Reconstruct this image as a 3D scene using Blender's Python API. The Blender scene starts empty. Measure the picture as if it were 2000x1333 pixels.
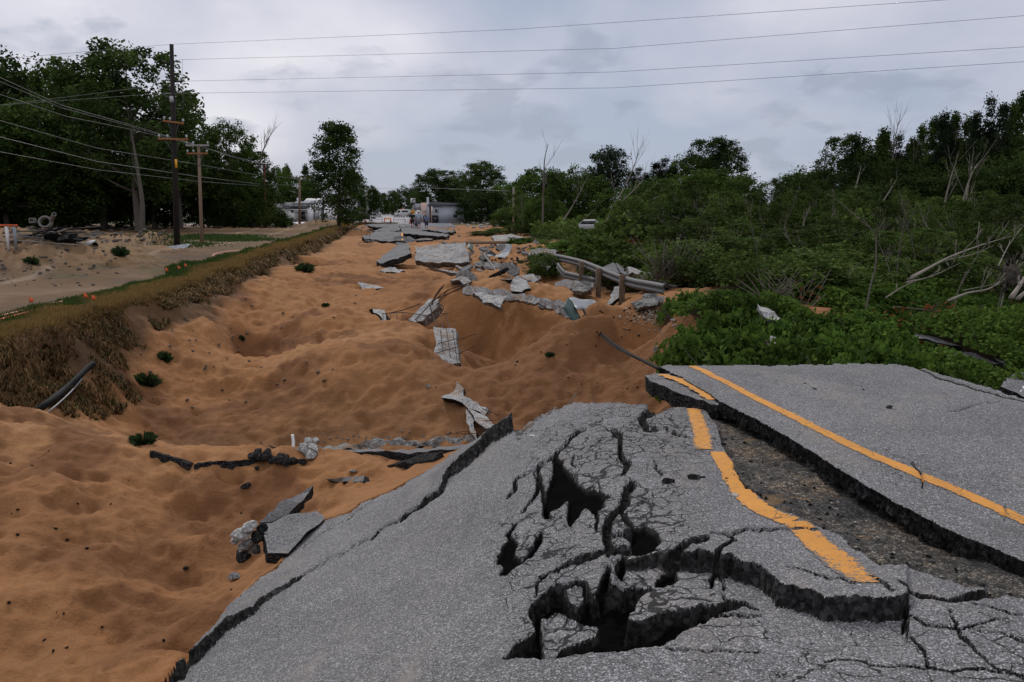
import bpy, bmesh, math, random
import numpy as np
from mathutils import Vector, Matrix
R = math.radians
rng = np.random.default_rng(7)
random.seed(7)
SC = bpy.context.scene
COL = SC.collection

# ------------------------------------------------------------ camera, sky, sun, exposure
FPX = 1500.0                     # focal length in pixels of the 2000 px wide photograph
PITCH = math.atan((666.5 - 410) / FPX)
CH = 2.1                         # eye height above the street
cam = bpy.data.cameras.new('camera'); camo = bpy.data.objects.new('camera', cam); COL.objects.link(camo)
cam.sensor_width = 36; cam.lens = FPX / 2000 * 36; cam.clip_end = 6000; cam.clip_start = 0.05
camo.location = (0, 0, CH); camo.rotation_euler = (math.pi / 2 - PITCH, 0, 0)
SC.camera = camo
SUN_EL, SUN_AZ = 40, -24         # azimuth measured from the view direction, + to the right
w = bpy.data.worlds.new('World'); SC.world = w; w.use_nodes = True
SUN_STR, EXPOSURE = 1.5, 0.0
SC.view_settings.view_transform = 'Standard'; SC.view_settings.look = 'None'
SC.view_settings.exposure = EXPOSURE; SC.view_settings.gamma = 1
SC.cycles.use_denoising = True
try: SC.cycles.max_bounces = 6; SC.cycles.transparent_max_bounces = 6; SC.cycles.diffuse_bounces = 3
except Exception: pass

def build_world():
    nt = w.node_tree; N = nt.nodes; L = nt.links; N.clear()
    out = N.new('ShaderNodeOutputWorld'); bg = N.new('ShaderNodeBackground')
    L.new(bg.outputs[0], out.inputs[0])
    sky = N.new('ShaderNodeTexSky'); sky.sky_type = 'NISHITA'; sky.sun_disc = False
    sky.sun_elevation = R(SUN_EL); sky.sun_rotation = R(SUN_AZ)
    sc = N.new('ShaderNodeVectorMath'); sc.operation = 'SCALE'; sc.inputs['Scale'].default_value = 0.09
    L.new(sky.outputs[0], sc.inputs[0])
    tc = N.new('ShaderNodeTexCoord'); sp = N.new('ShaderNodeSeparateXYZ'); L.new(tc.outputs['Generated'], sp.inputs[0])
    def M(op, a, b=None, c=None):
        m = N.new('ShaderNodeMath'); m.operation = op
        for i, v in enumerate((a, b, c)):
            if v is None: continue
            if isinstance(v, (int, float)): m.inputs[i].default_value = v
            else: L.new(v, m.inputs[i])
        return m.outputs[0]
    z = M('MAXIMUM', sp.outputs[2], 0.0)
    zz = M('ADD', z, 0.30)
    cx = N.new('ShaderNodeCombineXYZ'); L.new(M('DIVIDE', sp.outputs[0], zz), cx.inputs[0]); L.new(M('DIVIDE', sp.outputs[1], zz), cx.inputs[1])
    def noise(scale, detail, rough, off, dist=0.0):
        mp = N.new('ShaderNodeMapping'); mp.inputs['Location'].default_value = off; L.new(cx.outputs[0], mp.inputs[0])
        mp.inputs['Scale'].default_value = (1.0, 1.0, 1)
        n = N.new('ShaderNodeTexNoise'); n.inputs['Scale'].default_value = scale; n.inputs['Detail'].default_value = detail
        n.inputs['Roughness'].default_value = rough; n.inputs['Distortion'].default_value = dist
        L.new(mp.outputs[0], n.inputs['Vector']); return n.outputs[0]
    n1 = noise(0.75, 7, .52, (3.1, 1.7, 0), .2)
    n2 = noise(3.4, 5, .5, (8.2, 5.1, 0), .3)
    n3 = noise(0.35, 3, .5, (1.2, 9.4, 0))
    # height raises cloud brightness; low sky is bluer
    t = M('MULTIPLY_ADD', z, 1.15, 0.0)
    v = M('ADD', M('MULTIPLY_ADD', n1, 2.1, -0.78), M('MULTIPLY', t, 0.9))
    v = M('ADD', v, M('MULTIPLY_ADD', n3, .9, -.45))
    r = N.new('ShaderNodeValToRGB'); L.new(v, r.inputs[0])
    e = r.color_ramp.elements; e[0].position = .18; e[0].color = (.40, .455, .58, 1); e[1].position = .72; e[1].color = (.84, .82, .875, 1)
    m = e.new(.46); m.color = (.58, .59, .69, 1)
    # grey wisps
    r2 = N.new('ShaderNodeValToRGB'); L.new(n2, r2.inputs[0]); e2 = r2.color_ramp.elements
    e2[0].position = .54; e2[0].color = (0, 0, 0, 1); e2[1].position = .62; e2[1].color = (1, 1, 1, 1)
    mx = N.new('ShaderNodeMixRGB'); mx.inputs[2].default_value = (.30, .34, .44, 1)
    L.new(M('MULTIPLY', r2.outputs[0], .48), mx.inputs[0]); L.new(r.outputs[0], mx.inputs[1])
    # thin gaps let the clear sky through
    fin = N.new('ShaderNodeMixRGB'); fin.inputs[0].default_value = .9
    L.new(sc.outputs[0], fin.inputs[1]); L.new(mx.outputs[0], fin.inputs[2])
    L.new(fin.outputs[0], bg.inputs[0]); bg.inputs[1].default_value = 1.0
build_world()
sl = bpy.data.lights.new('sun', 'SUN'); so = bpy.data.objects.new('sun', sl); COL.objects.link(so)
sl.energy = SUN_STR; sl.angle = R(10); sl.color = (1, .95, .88)
_d = Vector((math.sin(R(SUN_AZ)) * math.cos(R(SUN_EL)), math.cos(R(SUN_AZ)) * math.cos(R(SUN_EL)), math.sin(R(SUN_EL))))
so.rotation_euler = _d.to_track_quat('Z', 'Y').to_euler(); so.location = (0, 0, 60)

# ------------------------------------------------------------ projection helpers
cp, sp_ = math.cos(PITCH), math.sin(PITCH)
def ray(px, py):
    a = (np.asarray(px, float) - 1000) / FPX; v = (np.asarray(py, float) - 666.5) / FPX
    return a, cp - v * sp_, -(sp_ + v * cp)
def atz(px, py, z):
    a, b, c = ray(px, py); t = (z - CH) / c; return a * t, b * t, z + 0 * t
def aty(px, py, Y):
    a, b, c = ray(px, py); t = Y / b; return Vector((a * t, Y, CH + c * t))
def proj(X, Y, Z):
    dz = Z - CH; d = Y * cp - dz * sp_; d = np.maximum(d, .05); u = -(Y * sp_ + dz * cp)
    return 1000 + FPX * X / d, 666.5 + FPX * u / d

# ------------------------------------------------------------ noise
_T = rng.random((16, 512)); _P = [rng.permutation(256) for _ in range(16)]
def vn(x, y, s=0):
    s = s % 16; P = _P[s]; T = _T[s]
    xi = np.floor(x).astype(np.int64); yi = np.floor(y).astype(np.int64); fx = x - xi; fy = y - yi
    fx = fx * fx * (3 - 2 * fx); fy = fy * fy * (3 - 2 * fy)
    def h(a, b): return T[(P[(a & 255)] + (b & 255) * 1) & 511] * .5 + T[(P[(b & 255)] + 3 * (a & 255)) & 511] * .5
    a = h(xi, yi); b = h(xi + 1, yi); c = h(xi, yi + 1); d = h(xi + 1, yi + 1)
    return ((a * (1 - fx) + b * fx) * (1 - fy) + (c * (1 - fx) + d * fx) * fy) * 2 - 1
def fbm(x, y, s=0, o=4, g=.5):
    x = np.asarray(x, float); y = np.asarray(y, float)
    r = 0; a = 1
    for i in range(o):
        r = r + a * vn(x, y, s + i); a *= g; x, y = x * 1.93 + y * .35 + 11.3, y * 1.93 - x * .18 + 4.7
    return r
def sst(a, b, x):
    t = np.clip((x - a) / (b - a), 0, 1); return t * t * (3 - 2 * t)
def segdist(x, y, pts, wid=None):
    """distance to an open polyline; with wid, distance minus interpolated half width"""
    best = np.full(np.shape(x), 1e9)
    for i in range(len(pts) - 1):
        ax, ay = pts[i][0], pts[i][1]; bx, by = pts[i + 1][0], pts[i + 1][1]
        dx, dy = bx - ax, by - ay; t = np.clip(((x - ax) * dx + (y - ay) * dy) / (dx * dx + dy * dy + 1e-9), 0, 1)
        d = np.hypot(x - ax - t * dx, y - ay - t * dy)
        if wid is not None: d = d - (wid[i] * (1 - t) + wid[i + 1] * t)
        best = np.minimum(best, d)
    return best
def polysd(x, y, pts):
    """signed distance, negative inside"""
    n = len(pts); ins = np.zeros(np.shape(x), bool)
    for i in range(n):
        ax, ay = pts[i][0], pts[i][1]; bx, by = pts[(i + 1) % n][0], pts[(i + 1) % n][1]
        if ay == by: continue
        c = ((ay > y) != (by > y)) & (x < (bx - ax) * (y - ay) / (by - ay) + ax); ins ^= c
    d = segdist(x, y, list(pts) + [pts[0]])
    return np.where(ins, -d, d)
def z3(pts): return [(900 + .35 * a, 866 + .35 * b) for a, b in pts]
def z4(pts): return [(1400 + .3503 * a, 866 + .3503 * b) for a, b in pts]
def z1(pts): return [(700 + .35 * a, 700 + .35 * b) for a, b in pts]
class TPS:
    def __init__(s, P, lam=0.0):
        P = np.array(P, float); s.xy = P[:, :2]; n = len(P)
        K = s.k(s.xy, s.xy) + lam * np.eye(n); Q = np.c_[np.ones(n), s.xy]
        A = np.block([[K, Q], [Q.T, np.zeros((3, 3))]]); s.w = np.linalg.solve(A, np.r_[P[:, 2], 0, 0, 0])
    def k(s, a, b):
        d = ((a[:, None, :] - b[None, :, :]) ** 2).sum(-1) + 1e-9; return d * np.log(d) * .5
    def __call__(s, X, Y):
        sh = np.shape(X); q = np.c_[np.ravel(X), np.ravel(Y)]; o = np.empty(len(q))
        for i in range(0, len(q), 20000):
            c = q[i:i + 20000]; o[i:i + 20000] = s.k(c, s.xy) @ s.w[:-3] + s.w[-3] + c @ s.w[-2:]
        return o.reshape(sh)
class Raster:
    def __init__(s, f, x0, x1, y0, y1, st):
        s.x0, s.y0, s.st = x0, y0, st; xs = np.arange(x0, x1 + st, st); ys = np.arange(y0, y1 + st, st)
        X, Y = np.meshgrid(xs, ys); s.z = f(X, Y)
    def __call__(s, X, Y):
        a = np.clip((np.asarray(X) - s.x0) / s.st, 0, s.z.shape[1] - 1.001); b = np.clip((np.asarray(Y) - s.y0) / s.st, 0, s.z.shape[0] - 1.001)
        i = a.astype(int); j = b.astype(int); a = a - i; b = b - j; z = s.z
        return (z[j, i] * (1 - a) + z[j, i + 1] * a) * (1 - b) + (z[j + 1, i] * (1 - a) + z[j + 1, i + 1] * a) * b
def march(f, px, py, y0=2.0, y1=400.0, n=1500):
    a, b, c = ray(px, py); Y = np.geomspace(y0, y1, n); t = Y / b
    h = CH + c * t - f(a * t, Y); k = np.argmax(h < 0)
    if not (h < 0).any(): k = n - 1
    if k > 0:
        q = h[k - 1] / (h[k - 1] - h[k] + 1e-12); t0 = t[k - 1] + (t[k] - t[k - 1]) * q
    else: t0 = t[0]
    return Vector((float(a * t0), float(b * t0), float(CH + c * t0)))

# ------------------------------------------------------------ mesh + material helpers
def mesh_np(name, V, Fc, mats=(), parent=None, cols=None, attrs=None, smooth=False, mi=None):
    me = bpy.data.meshes.new(name); V = np.asarray(V, np.float32)
    me.vertices.add(len(V)); me.vertices.foreach_set('co', V.ravel())
    if isinstance(Fc, np.ndarray):
        k = Fc.shape[1]; me.loops.add(Fc.size); me.loops.foreach_set('vertex_index', Fc.astype(np.int32).ravel())
        me.polygons.add(len(Fc)); me.polygons.foreach_set('loop_start', np.arange(0, Fc.size, k, dtype=np.int32))
    else:
        tot = np.array([len(f) for f in Fc]); me.loops.add(int(tot.sum()))
        me.loops.foreach_set('vertex_index', np.concatenate([np.asarray(f) for f in Fc]).astype(np.int32))
        me.polygons.add(len(Fc)); me.polygons.foreach_set('loop_start', (np.cumsum(tot) - tot).astype(np.int32))
    if mi is not None: me.polygons.foreach_set('material_index', np.asarray(mi, np.int32))
    me.update(calc_edges=True); me.validate()
    if smooth: me.polygons.foreach_set('use_smooth', np.ones(len(me.polygons), bool))
    if cols is not None:
        c = me.color_attributes.new('Col', 'FLOAT_COLOR', 'POINT'); c.data.foreach_set('color', np.c_[cols, np.ones(len(V))].astype(np.float32).ravel())
    for k_, v in (attrs or {}).items():
        a = me.attributes.new(k_, 'FLOAT', 'POINT'); a.data.foreach_set('value', np.asarray(v, np.float32))
    for m in (mats if isinstance(mats, (list, tuple)) else [mats]): me.materials.append(m)
    o = bpy.data.objects.new(name, me); COL.objects.link(o)
    if parent is not None: o.parent = parent
    return o
def tag(o, label=None, cat=None, group=None, kind=None):
    if label: o['label'] = label
    if cat: o['category'] = cat
    if group: o['group'] = group
    if kind: o['kind'] = kind
    return o
def empty(name, loc=(0, 0, 0), rz=0):
    o = bpy.data.objects.new(name, None); COL.objects.link(o); o.location = loc; o.rotation_euler = (0, 0, rz); return o
def copy_tree(o, parent=None):
    c = o.copy(); COL.objects.link(c); c.parent = parent
    for ch in o.children: copy_tree(ch, c)
    return c
class NT:
    def __init__(s, name):
        s.m = bpy.data.materials.new(name); s.m.use_nodes = True; s.N = s.m.node_tree.nodes; s.L = s.m.node_tree.links
        s.b = s.N['Principled BSDF']; s.out = s.N['Material Output']
        s.tc = s.N.new('ShaderNodeTexCoord').outputs['Object']
    def set(s, sock, v):
        if isinstance(v, (int, float)): sock.default_value = v
        elif isinstance(v, (tuple, list)): sock.default_value = tuple(v) + ((1,) if len(v) == 3 and sock.type == 'RGBA' else ())
        else: s.L.new(v, sock)
    def math(s, op, a, b=None, c=None, clamp=False):
        m = s.N.new('ShaderNodeMath'); m.operation = op; m.use_clamp = clamp
        for i, v in enumerate((a, b, c)):
            if v is not None: s.set(m.inputs[i], v)
        return m.outputs[0]
    def noise(s, scale, detail=4, rough=.55, dist=0, vec=None, off=None):
        n = s.N.new('ShaderNodeTexNoise'); s.set(n.inputs['Scale'], scale); n.inputs['Detail'].default_value = detail
        n.inputs['Roughness'].default_value = rough; n.inputs['Distortion'].default_value = dist
        s.L.new(vec or s.tc, n.inputs['Vector']); return n.outputs[0]
    def vor(s, scale, feat='F1', vec=None, out='Distance', rnd=1):
        n = s.N.new('ShaderNodeTexVoronoi'); n.feature = feat; n.inputs['Scale'].default_value = scale; n.inputs['Randomness'].default_value = rnd
        s.L.new(vec or s.tc, n.inputs['Vector']); return n.outputs[out]
    def mapv(s, scale, vec=None):
        n = s.N.new('ShaderNodeMapping'); n.inputs['Scale'].default_value = scale; s.L.new(vec or s.tc, n.inputs[0]); return n.outputs[0]
    def ramp(s, fac, stops):
        r = s.N.new('ShaderNodeValToRGB'); s.L.new(fac, r.inputs[0]); e = r.color_ramp.elements
        while len(e) < len(stops): e.new(.5)
        for q, (p, c) in zip(e, stops):
            q.position = p; q.color = (c, c, c, 1) if isinstance(c, (int, float)) else tuple(c) + (1,)
        return r.outputs[0]
    def mix(s, fac, a, b, mode='MIX'):
        m = s.N.new('ShaderNodeMixRGB'); m.blend_type = mode; s.set(m.inputs[0], fac)
        for i, v in ((1, a), (2, b)): s.set(m.inputs[i], v)
        return m.outputs[0]
    def attr(s, name, out='Fac'):
        n = s.N.new('ShaderNodeAttribute'); n.attribute_name = name; return n.outputs[out]
    def bump(s, h, dist=.01, st=1.0, prev=None):
        n = s.N.new('ShaderNodeBump'); n.inputs['Distance'].default_value = dist; n.inputs['Strength'].default_value = st
        s.L.new(h, n.inputs['Height'])
        if prev is not None: s.L.new(prev, n.inputs['Normal'])
        return n.outputs[0]
    def fin(s, col, rough=.9, normal=None, spec=.3, metal=0):
        s.set(s.b.inputs['Base Color'], col); s.set(s.b.inputs['Roughness'], rough); s.b.inputs['Specular IOR Level'].default_value = spec
        s.b.inputs['Metallic'].default_value = metal
        if normal is not None: s.L.new(normal, s.b.inputs['Normal'])
        return s.m

def m_simple(name, c, rough=.8, var=.25, scale=6, spec=.3, metal=0, bd=.004):
    k = NT(name); n = k.noise(scale, 5, .6); n2 = k.noise(scale * 9, 3, .6)
    f = k.math('MULTIPLY_ADD', n, 2 * var, 1 - var); f2 = k.math('MULTIPLY_ADD', n2, var, 1 - var / 2)
    cc = k.mix(1, c, k.math('MULTIPLY', f, f2), 'MULTIPLY')
    return k.fin(cc, rough, k.bump(n2, bd, .6), spec, metal)
def m_asphalt(name, base=(.125, .125, .13), dark=(.028, .028, .029), crack=True, worn=0.0):
    """aggregate stones in a dark binder; 'brk' bares the dark broken inside, 'trn' the gravel bed, 'crk' lets hairline cracks through"""
    k = NT(name)
    v1 = k.vor(120, 'F1', out='Color'); d1 = k.vor(120, 'F1'); sp = k.N.new('ShaderNodeSeparateColor'); k.L.new(v1, sp.inputs[0])
    stone = k.math('MULTIPLY', k.ramp(sp.outputs[0], [(.15, .66), (.55, 1.0), (.86, 1.15), (.97, 1.9)]), k.ramp(d1, [(.25, 1.15), (.62, .45)]))
    v2 = k.vor(38, 'F1', out='Color'); d2 = k.vor(38, 'F1'); s2 = k.N.new('ShaderNodeSeparateColor'); k.L.new(v2, s2.inputs[0])
    big = k.math('MULTIPLY', k.ramp(s2.outputs[1], [(.86, 0.0), (.90, 1.0)]), k.ramp(d2, [(.28, 1.0), (.38, 0.0)]))
    n = k.noise(1.1, 5, .6); n3 = k.noise(9, 4, .6)
    col = k.mix(1, base, stone, 'MULTIPLY')
    col = k.mix(k.math('MULTIPLY', big, .8), col, (.33, .325, .32))
    col = k.mix(1, col, k.math('MULTIPLY_ADD', n, .7, .65), 'MULTIPLY')
    col = k.mix(1, col, k.math('MULTIPLY_ADD', n3, .4, .8), 'MULTIPLY')
    tar = k.ramp(k.noise(1.9, 6, .7, .4), [(.60, 0.0), (.68, .45)]); col = k.mix(tar, col, (.09, .09, .092))
    dust = k.ramp(k.noise(1.4, 7, .68, .2, off=1, vec=k.mapv((1.3, .7, 1))), [(.56, 0.0), (.72, .5)]); col = k.mix(dust, col, (.27, .235, .20))
    if worn: col = k.mix(worn, col, (.2, .2, .205))
    h = k.math('ADD', k.math('MULTIPLY', d1, -.6), k.math('MULTIPLY', k.noise(60, 3), .5))
    if crack:
        crk = k.attr('crk'); dv = k.N.new('ShaderNodeVectorMath'); dv.operation = 'ADD'
        nn = k.N.new('ShaderNodeTexNoise'); nn.inputs['Scale'].default_value = 7; nn.inputs['Detail'].default_value = 4; k.L.new(k.tc, nn.inputs['Vector'])
        scl = k.N.new('ShaderNodeVectorMath'); scl.operation = 'SCALE'; scl.inputs['Scale'].default_value = .16; k.L.new(nn.outputs['Color'], scl.inputs[0])
        k.L.new(k.tc, dv.inputs[0]); k.L.new(scl.outputs[0], dv.inputs[1])
        e1 = k.vor(3.2, 'DISTANCE_TO_EDGE', dv.outputs[0]); e2 = k.vor(9, 'DISTANCE_TO_EDGE', dv.outputs[0])
        g1 = k.noise(2.2, 3); g2 = k.noise(4.1, 3)
        w1 = k.math('MULTIPLY', crk, k.ramp(g1, [(.36, 0.0), (.52, .026)])); w2 = k.math('MULTIPLY', k.math('POWER', crk, 1.6), k.ramp(g2, [(.38, 0.0), (.55, .055)]))
        c1 = k.math('LESS_THAN', e1, w1); c2 = k.math('LESS_THAN', e2, w2); c = k.math('MAXIMUM', c1, c2)
        col = k.mix(k.math('MULTIPLY', c, .93), col, (.016, .016, .016))
        trn = k.math('ADD', k.attr('trn'), k.math('MULTIPLY_ADD', k.noise(6, 5, .65), .5, -.25))
        gr = k.vor(130, 'F1', out='Color'); sg = k.N.new('ShaderNodeSeparateColor'); k.L.new(gr, sg.inputs[0])
        dirt = k.mix(1, k.ramp(k.noise(2.7, 6, .65), [(.36, (.035, .034, .033)), (.47, (.065, .062, .058)), (.57, (.10, .088, .074)), (.70, (.17, .125, .085))]), k.ramp(sg.outputs[0], [(.2, .4), (.7, 1.0), (.93, 3.0)]), 'MULTIPLY')
        dirt = k.mix(k.ramp(k.noise(14, 6, .75), [(.42, .85), (.56, 0.0)]), dirt, (.018, .018, .018)); dirt = k.mix(k.ramp(k.noise(3.3, 4, .6, vec=k.mapv((1, 1, 1))), [(.60, 0.0), (.68, .5)]), dirt, (.22, .13, .05))
        col = k.mix(k.ramp(trn, [(.42, 0.0), (.55, 1.0)]), col, dirt)
        brk = k.math('ADD', k.attr('brk'), k.math('MULTIPLY_ADD', k.noise(16, 4, .65), .5, -.25))
        bc = k.mix(k.ramp(k.noise(30, 5, .7), [(.4, 0.0), (.72, 1.0)]), (.012, .012, .012), (.055, .056, .055)); bc = k.mix(k.ramp(s2.outputs[0], [(.80, 0.0), (.86, .35)]), bc, (.11, .11, .11))
        bc = k.mix(k.attr('hol'), bc, (.0055, .0052, .005)); col = k.mix(k.ramp(brk, [(.46, 0.0), (.54, 1.0)]), col, bc)
        h = k.math('ADD', h, k.math('MULTIPLY', k.noise(22, 5, .7), k.math('MULTIPLY_ADD', k.attr('brk'), 3.0, .3)))
    k.fin(col, .9, k.bump(h, .006, .8), .25)
    if crack: k.L.new(k.math('MULTIPLY_ADD', k.attr('brk'), -.2, .2), k.b.inputs['Specular IOR Level'])
    return k.m

def m_leaf(name, c1, c2, tr=.25):
    k = NT(name); r = k.attr('rnd'); n = k.noise(.35, 3)
    f = k.math('ADD', r, k.math('MULTIPLY_ADD', n, .9, -.45), clamp=True)
    rr = k.N.new('ShaderNodeObjectInfo').outputs['Random']
    col = k.mix(f, c1, c2); col = k.mix(1, col, k.math('MULTIPLY_ADD', rr, .9, .58), 'MULTIPLY')
    k.fin(col, .8, None, .06)
    t = k.N.new('ShaderNodeBsdfTranslucent'); k.L.new(col, t.inputs[0]); mx = k.N.new('ShaderNodeMixShader'); mx.inputs[0].default_value = tr
    k.L.new(k.b.outputs[0], mx.inputs[1]); k.L.new(t.outputs[0], mx.inputs[2]); k.L.new(mx.outputs[0], k.out.inputs[0]); return k.m
def m_concrete(name, base=(.50, .50, .49), dk=(.075, .075, .075), lo=.33, hi=.50):
    k = NT(name); a = k.noise(5, 8, .72, .3); b = k.noise(32, 5, .7); st = k.vor(26, 'F1')
    h = k.math('ADD', a, k.math('MULTIPLY', b, .45))
    col = k.mix(k.ramp(h, [(lo + .15, 1.0), (hi + .19, 0.0)]), base, dk)
    col = k.mix(1, col, k.ramp(st, [(.15, 1.15), (.6, .62)]), 'MULTIPLY')
    col = k.mix(k.ramp(k.noise(2.3, 4), [(.52, 0.0), (.68, .6)]), col, (.27, .17, .09))
    return k.fin(col, .93, k.bump(k.math('ADD', h, k.math('MULTIPLY', st, -.7)), .035, .9), .2)

M = {}
M['asphalt'] = m_asphalt('aged_asphalt', base=(.235, .235, .243))
M['asphalt_smooth'] = m_asphalt('worn_asphalt', base=(.215, .217, .225), crack=False)
def m_broken():
    k = NT('broken_asphalt'); c = k.vor(70, 'F1', out='Color'); s = k.N.new('ShaderNodeSeparateColor'); k.L.new(c, s.inputs[0]); n = k.noise(12, 6, .7); d = k.vor(40, 'F1')
    col = k.mix(k.ramp(n, [(.35, 0.0), (.7, 1.0)]), (.012, .012, .012), (.045, .045, .046)); col = k.mix(k.ramp(s.outputs[0], [(.80, 0.0), (.88, .5)]), col, (.14, .14, .138)); col = k.mix(k.ramp(k.noise(3, 4), [(.58, 0.0), (.72, .35)]), col, (.16, .09, .045))
    return k.fin(col, .95, k.bump(k.math('ADD', n, k.math('MULTIPLY', d, -.8)), .05, 1.0), .08)
M['broken'] = m_broken()
M['concrete'] = m_concrete('broken_concrete')
M['concrete_dark'] = m_concrete('stained_concrete', (.33, .33, .32), (.035, .035, .035), .43, .58)
M['rust'] = m_simple('rusty_steel', (.06, .03, .02), .8, .4, 20)
M['bark'] = m_simple('bark', (.10, .085, .07), .95, .45, 8, bd=.02)
M['bark_dark'] = m_simple('dark_bark', (.045, .038, .03), .95, .4, 8, bd=.02)
M['dead'] = m_simple('bleached_wood', (.22, .195, .165), .9, .35, 6, bd=.01)
M['twig'] = m_simple('grey_twigs', (.12, .105, .09), .9, .35, 6)
M['pole_dark'] = m_simple('creosoted_wood', (.017, .014, .012), .8, .35, 5)
M['pole'] = m_simple('weathered_pole_wood', (.21, .15, .105), .85, .3, 5)
M['arm'] = m_simple('treated_crossarm_wood', (.26, .105, .04), .8, .3, 6)
M['armgrey'] = m_simple('grey_crossarm_wood', (.33, .31, .29), .8, .3, 6)
M['porc'] = m_simple('insulator_porcelain', (.4, .42, .44), .3, .1)
M['wire'] = m_simple('aluminium_wire', (.16, .165, .17), .55, .1)
M['steel'] = m_simple('galvanised_steel', (.095, .098, .10), .6, .35, 5, spec=.3, metal=.15)
M['post'] = m_simple('guardrail_post_wood', (.12, .085, .055), .9, .4, 8, bd=.01)
M['tin'] = m_simple('bent_sheet_metal', (.24, .26, .28), .5, .3, 4, spec=.4, metal=.2)
M['teal'] = m_simple('green_painted_sheet', (.012, .045, .04), .5, .3, 4)
M['rubber'] = m_simple('black_plastic_pipe', (.006, .007, .008), .75, .3, 6, spec=.15)
M['orange'] = m_simple('orange_plastic', (.62, .11, .03), .6, .2, 8)
M['pinkpipe'] = m_simple('faded_orange_conduit', (.55, .22, .15), .6, .25, 4)
M['white'] = m_simple('white_paint', (.62, .62, .62), .5, .1, 4)
M['wall_white'] = m_simple('white_siding', (.86, .87, .88), .8, .12, .6)
M['wall_grey'] = m_simple('grey_block_wall', (.44, .47, .51), .9, .15, .6)
M['wall_tan'] = m_simple('tan_stucco', (.62, .45, .38), .9, .15, .6)
M['roof'] = m_simple('grey_shingles', (.10, .105, .115), .9, .3, 2)
M['roof_metal'] = m_simple('grey_metal_roof', (.30, .32, .35), .6, .2, 1)
M['glass'] = m_simple('dark_glass', (.012, .014, .017), .12, .1, 2, spec=.6)
M['brickdk'] = m_simple('brown_shopfront', (.10, .045, .03), .8, .3, 3)
M['tyre'] = m_simple('tyre_rubber', (.015, .015, .015), .8, .2)
M['signy'] = m_simple('yellow_sign_sheet', (.75, .36, .02), .5, .05)
M['black'] = m_simple('black_paint', (.012, .012, .012), .6, .1)
M['skin'] = m_simple('skin', (.36, .2, .14), .6, .1)
M['hair'] = m_simple('brown_hair', (.06, .03, .015), .7, .3)
M['shirt_b'] = m_simple('pale_blue_cotton', (.30, .40, .46), .9, .1)
M['shirt_k'] = m_simple('black_cotton', (.012, .012, .013), .9, .1)
M['shirt_p'] = m_simple('violet_cotton', (.22, .13, .26), .9, .1)
M['shirt_s'] = m_simple('slate_cotton', (.12, .17, .28), .9, .1)
M['shorts_g'] = m_simple('grey_shorts_cloth', (.16, .17, .20), .9, .1)
M['shorts_n'] = m_simple('navy_shorts_cloth', (.02, .03, .07), .9, .1)
M['stone'] = m_simple('pale_stone', (.42, .38, .33), .9, .4, 9, bd=.02)
M['leafdk'] = m_leaf('dark_tree_leaf', (.011, .022, .007), (.058, .095, .022))
M['leafmid'] = m_leaf('tree_leaf', (.015, .032, .008), (.085, .14, .028))
M['leafblue'] = m_leaf('poplar_leaf', (.014, .024, .013), (.04, .06, .03))
M['leafshrub'] = m_leaf('shrub_leaf', (.013, .027, .007), (.10, .15, .032))
M['leafvine'] = m_leaf('vine_leaf', (.022, .05, .010), (.105, .18, .03), .3)
M['leafrust'] = m_leaf('withered_leaf', (.05, .02, .008), (.12, .05, .015))
def m_vcol(name, rough=.9, tr=0.0, detail=None):
    k = NT(name); col = k.attr('Col', 'Color')
    nrm = None
    if detail == 'ground':
        sand = k.attr('sand')
        g = k.noise(240, 2, .7); g2 = k.noise(28, 4, .6); g3 = k.noise(3.1, 5, .6)
        col = k.mix(1, col, k.math('MULTIPLY_ADD', g, .7, .65), 'MULTIPLY')
        col = k.mix(1, col, k.math('MULTIPLY_ADD', g2, .5, .75), 'MULTIPLY')
        col = k.mix(1, col, k.math('MULTIPLY_ADD', g3, .5, .75), 'MULTIPLY')
        gr = k.vor(30, 'F1'); dots = k.math('MULTIPLY', k.ramp(gr, [(.08, 1.0), (.13, 0.0)]), k.ramp(k.noise(1.3, 3), [(.5, 0.0), (.62, .9)]))
        col = k.mix(dots, col, (.035, .02, .012))
        h = k.math('ADD', k.math('MULTIPLY', k.noise(6, 5, .55), 1.2), k.math('MULTIPLY', k.noise(70, 3, .6), .22))
        nrm = k.bump(h, .06, .75)
    k.fin(col, rough, nrm, .15)
    if tr:
        t = k.N.new('ShaderNodeBsdfTranslucent'); k.L.new(col, t.inputs[0]); mx = k.N.new('ShaderNodeMixShader'); mx.inputs[0].default_value = tr
        k.L.new(k.b.outputs[0], mx.inputs[1]); k.L.new(t.outputs[0], mx.inputs[2]); k.L.new(mx.outputs[0], k.out.inputs[0])
    return k.m
M['ground'] = m_vcol('sand_and_soil', .95, 0, 'ground')
M['blade'] = m_vcol('grass_blade', .8, .2)
def m_yellow():
    k = NT('yellow_road_paint'); n = k.noise(5, 5, .6); n2 = k.noise(45, 4, .7)
    wear = k.math('ADD', k.math('ADD', n2, k.math('MULTIPLY_ADD', k.noise(7, 6, .75), .35, -.17)), k.math('MULTIPLY', k.attr('wear'), .6))
    col = k.mix(1, (.58, .26, .045), k.math('MULTIPLY_ADD', n, .5, .72), 'MULTIPLY')
    col = k.mix(k.ramp(wear, [(.645, 0.0), (.70, 1.0)]), col, (.12, .12, .12)); ck = k.math('LESS_THAN', k.vor(9, 'DISTANCE_TO_EDGE'), k.ramp(k.noise(3.7, 3), [(.5, 0.0), (.62, .02)])); col = k.mix(k.math('MULTIPLY', ck, .8), col, (.05, .04, .03))
    return k.fin(col, .7, k.bump(n2, .004, .6), .3)
M['yellow'] = m_yellow()

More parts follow.
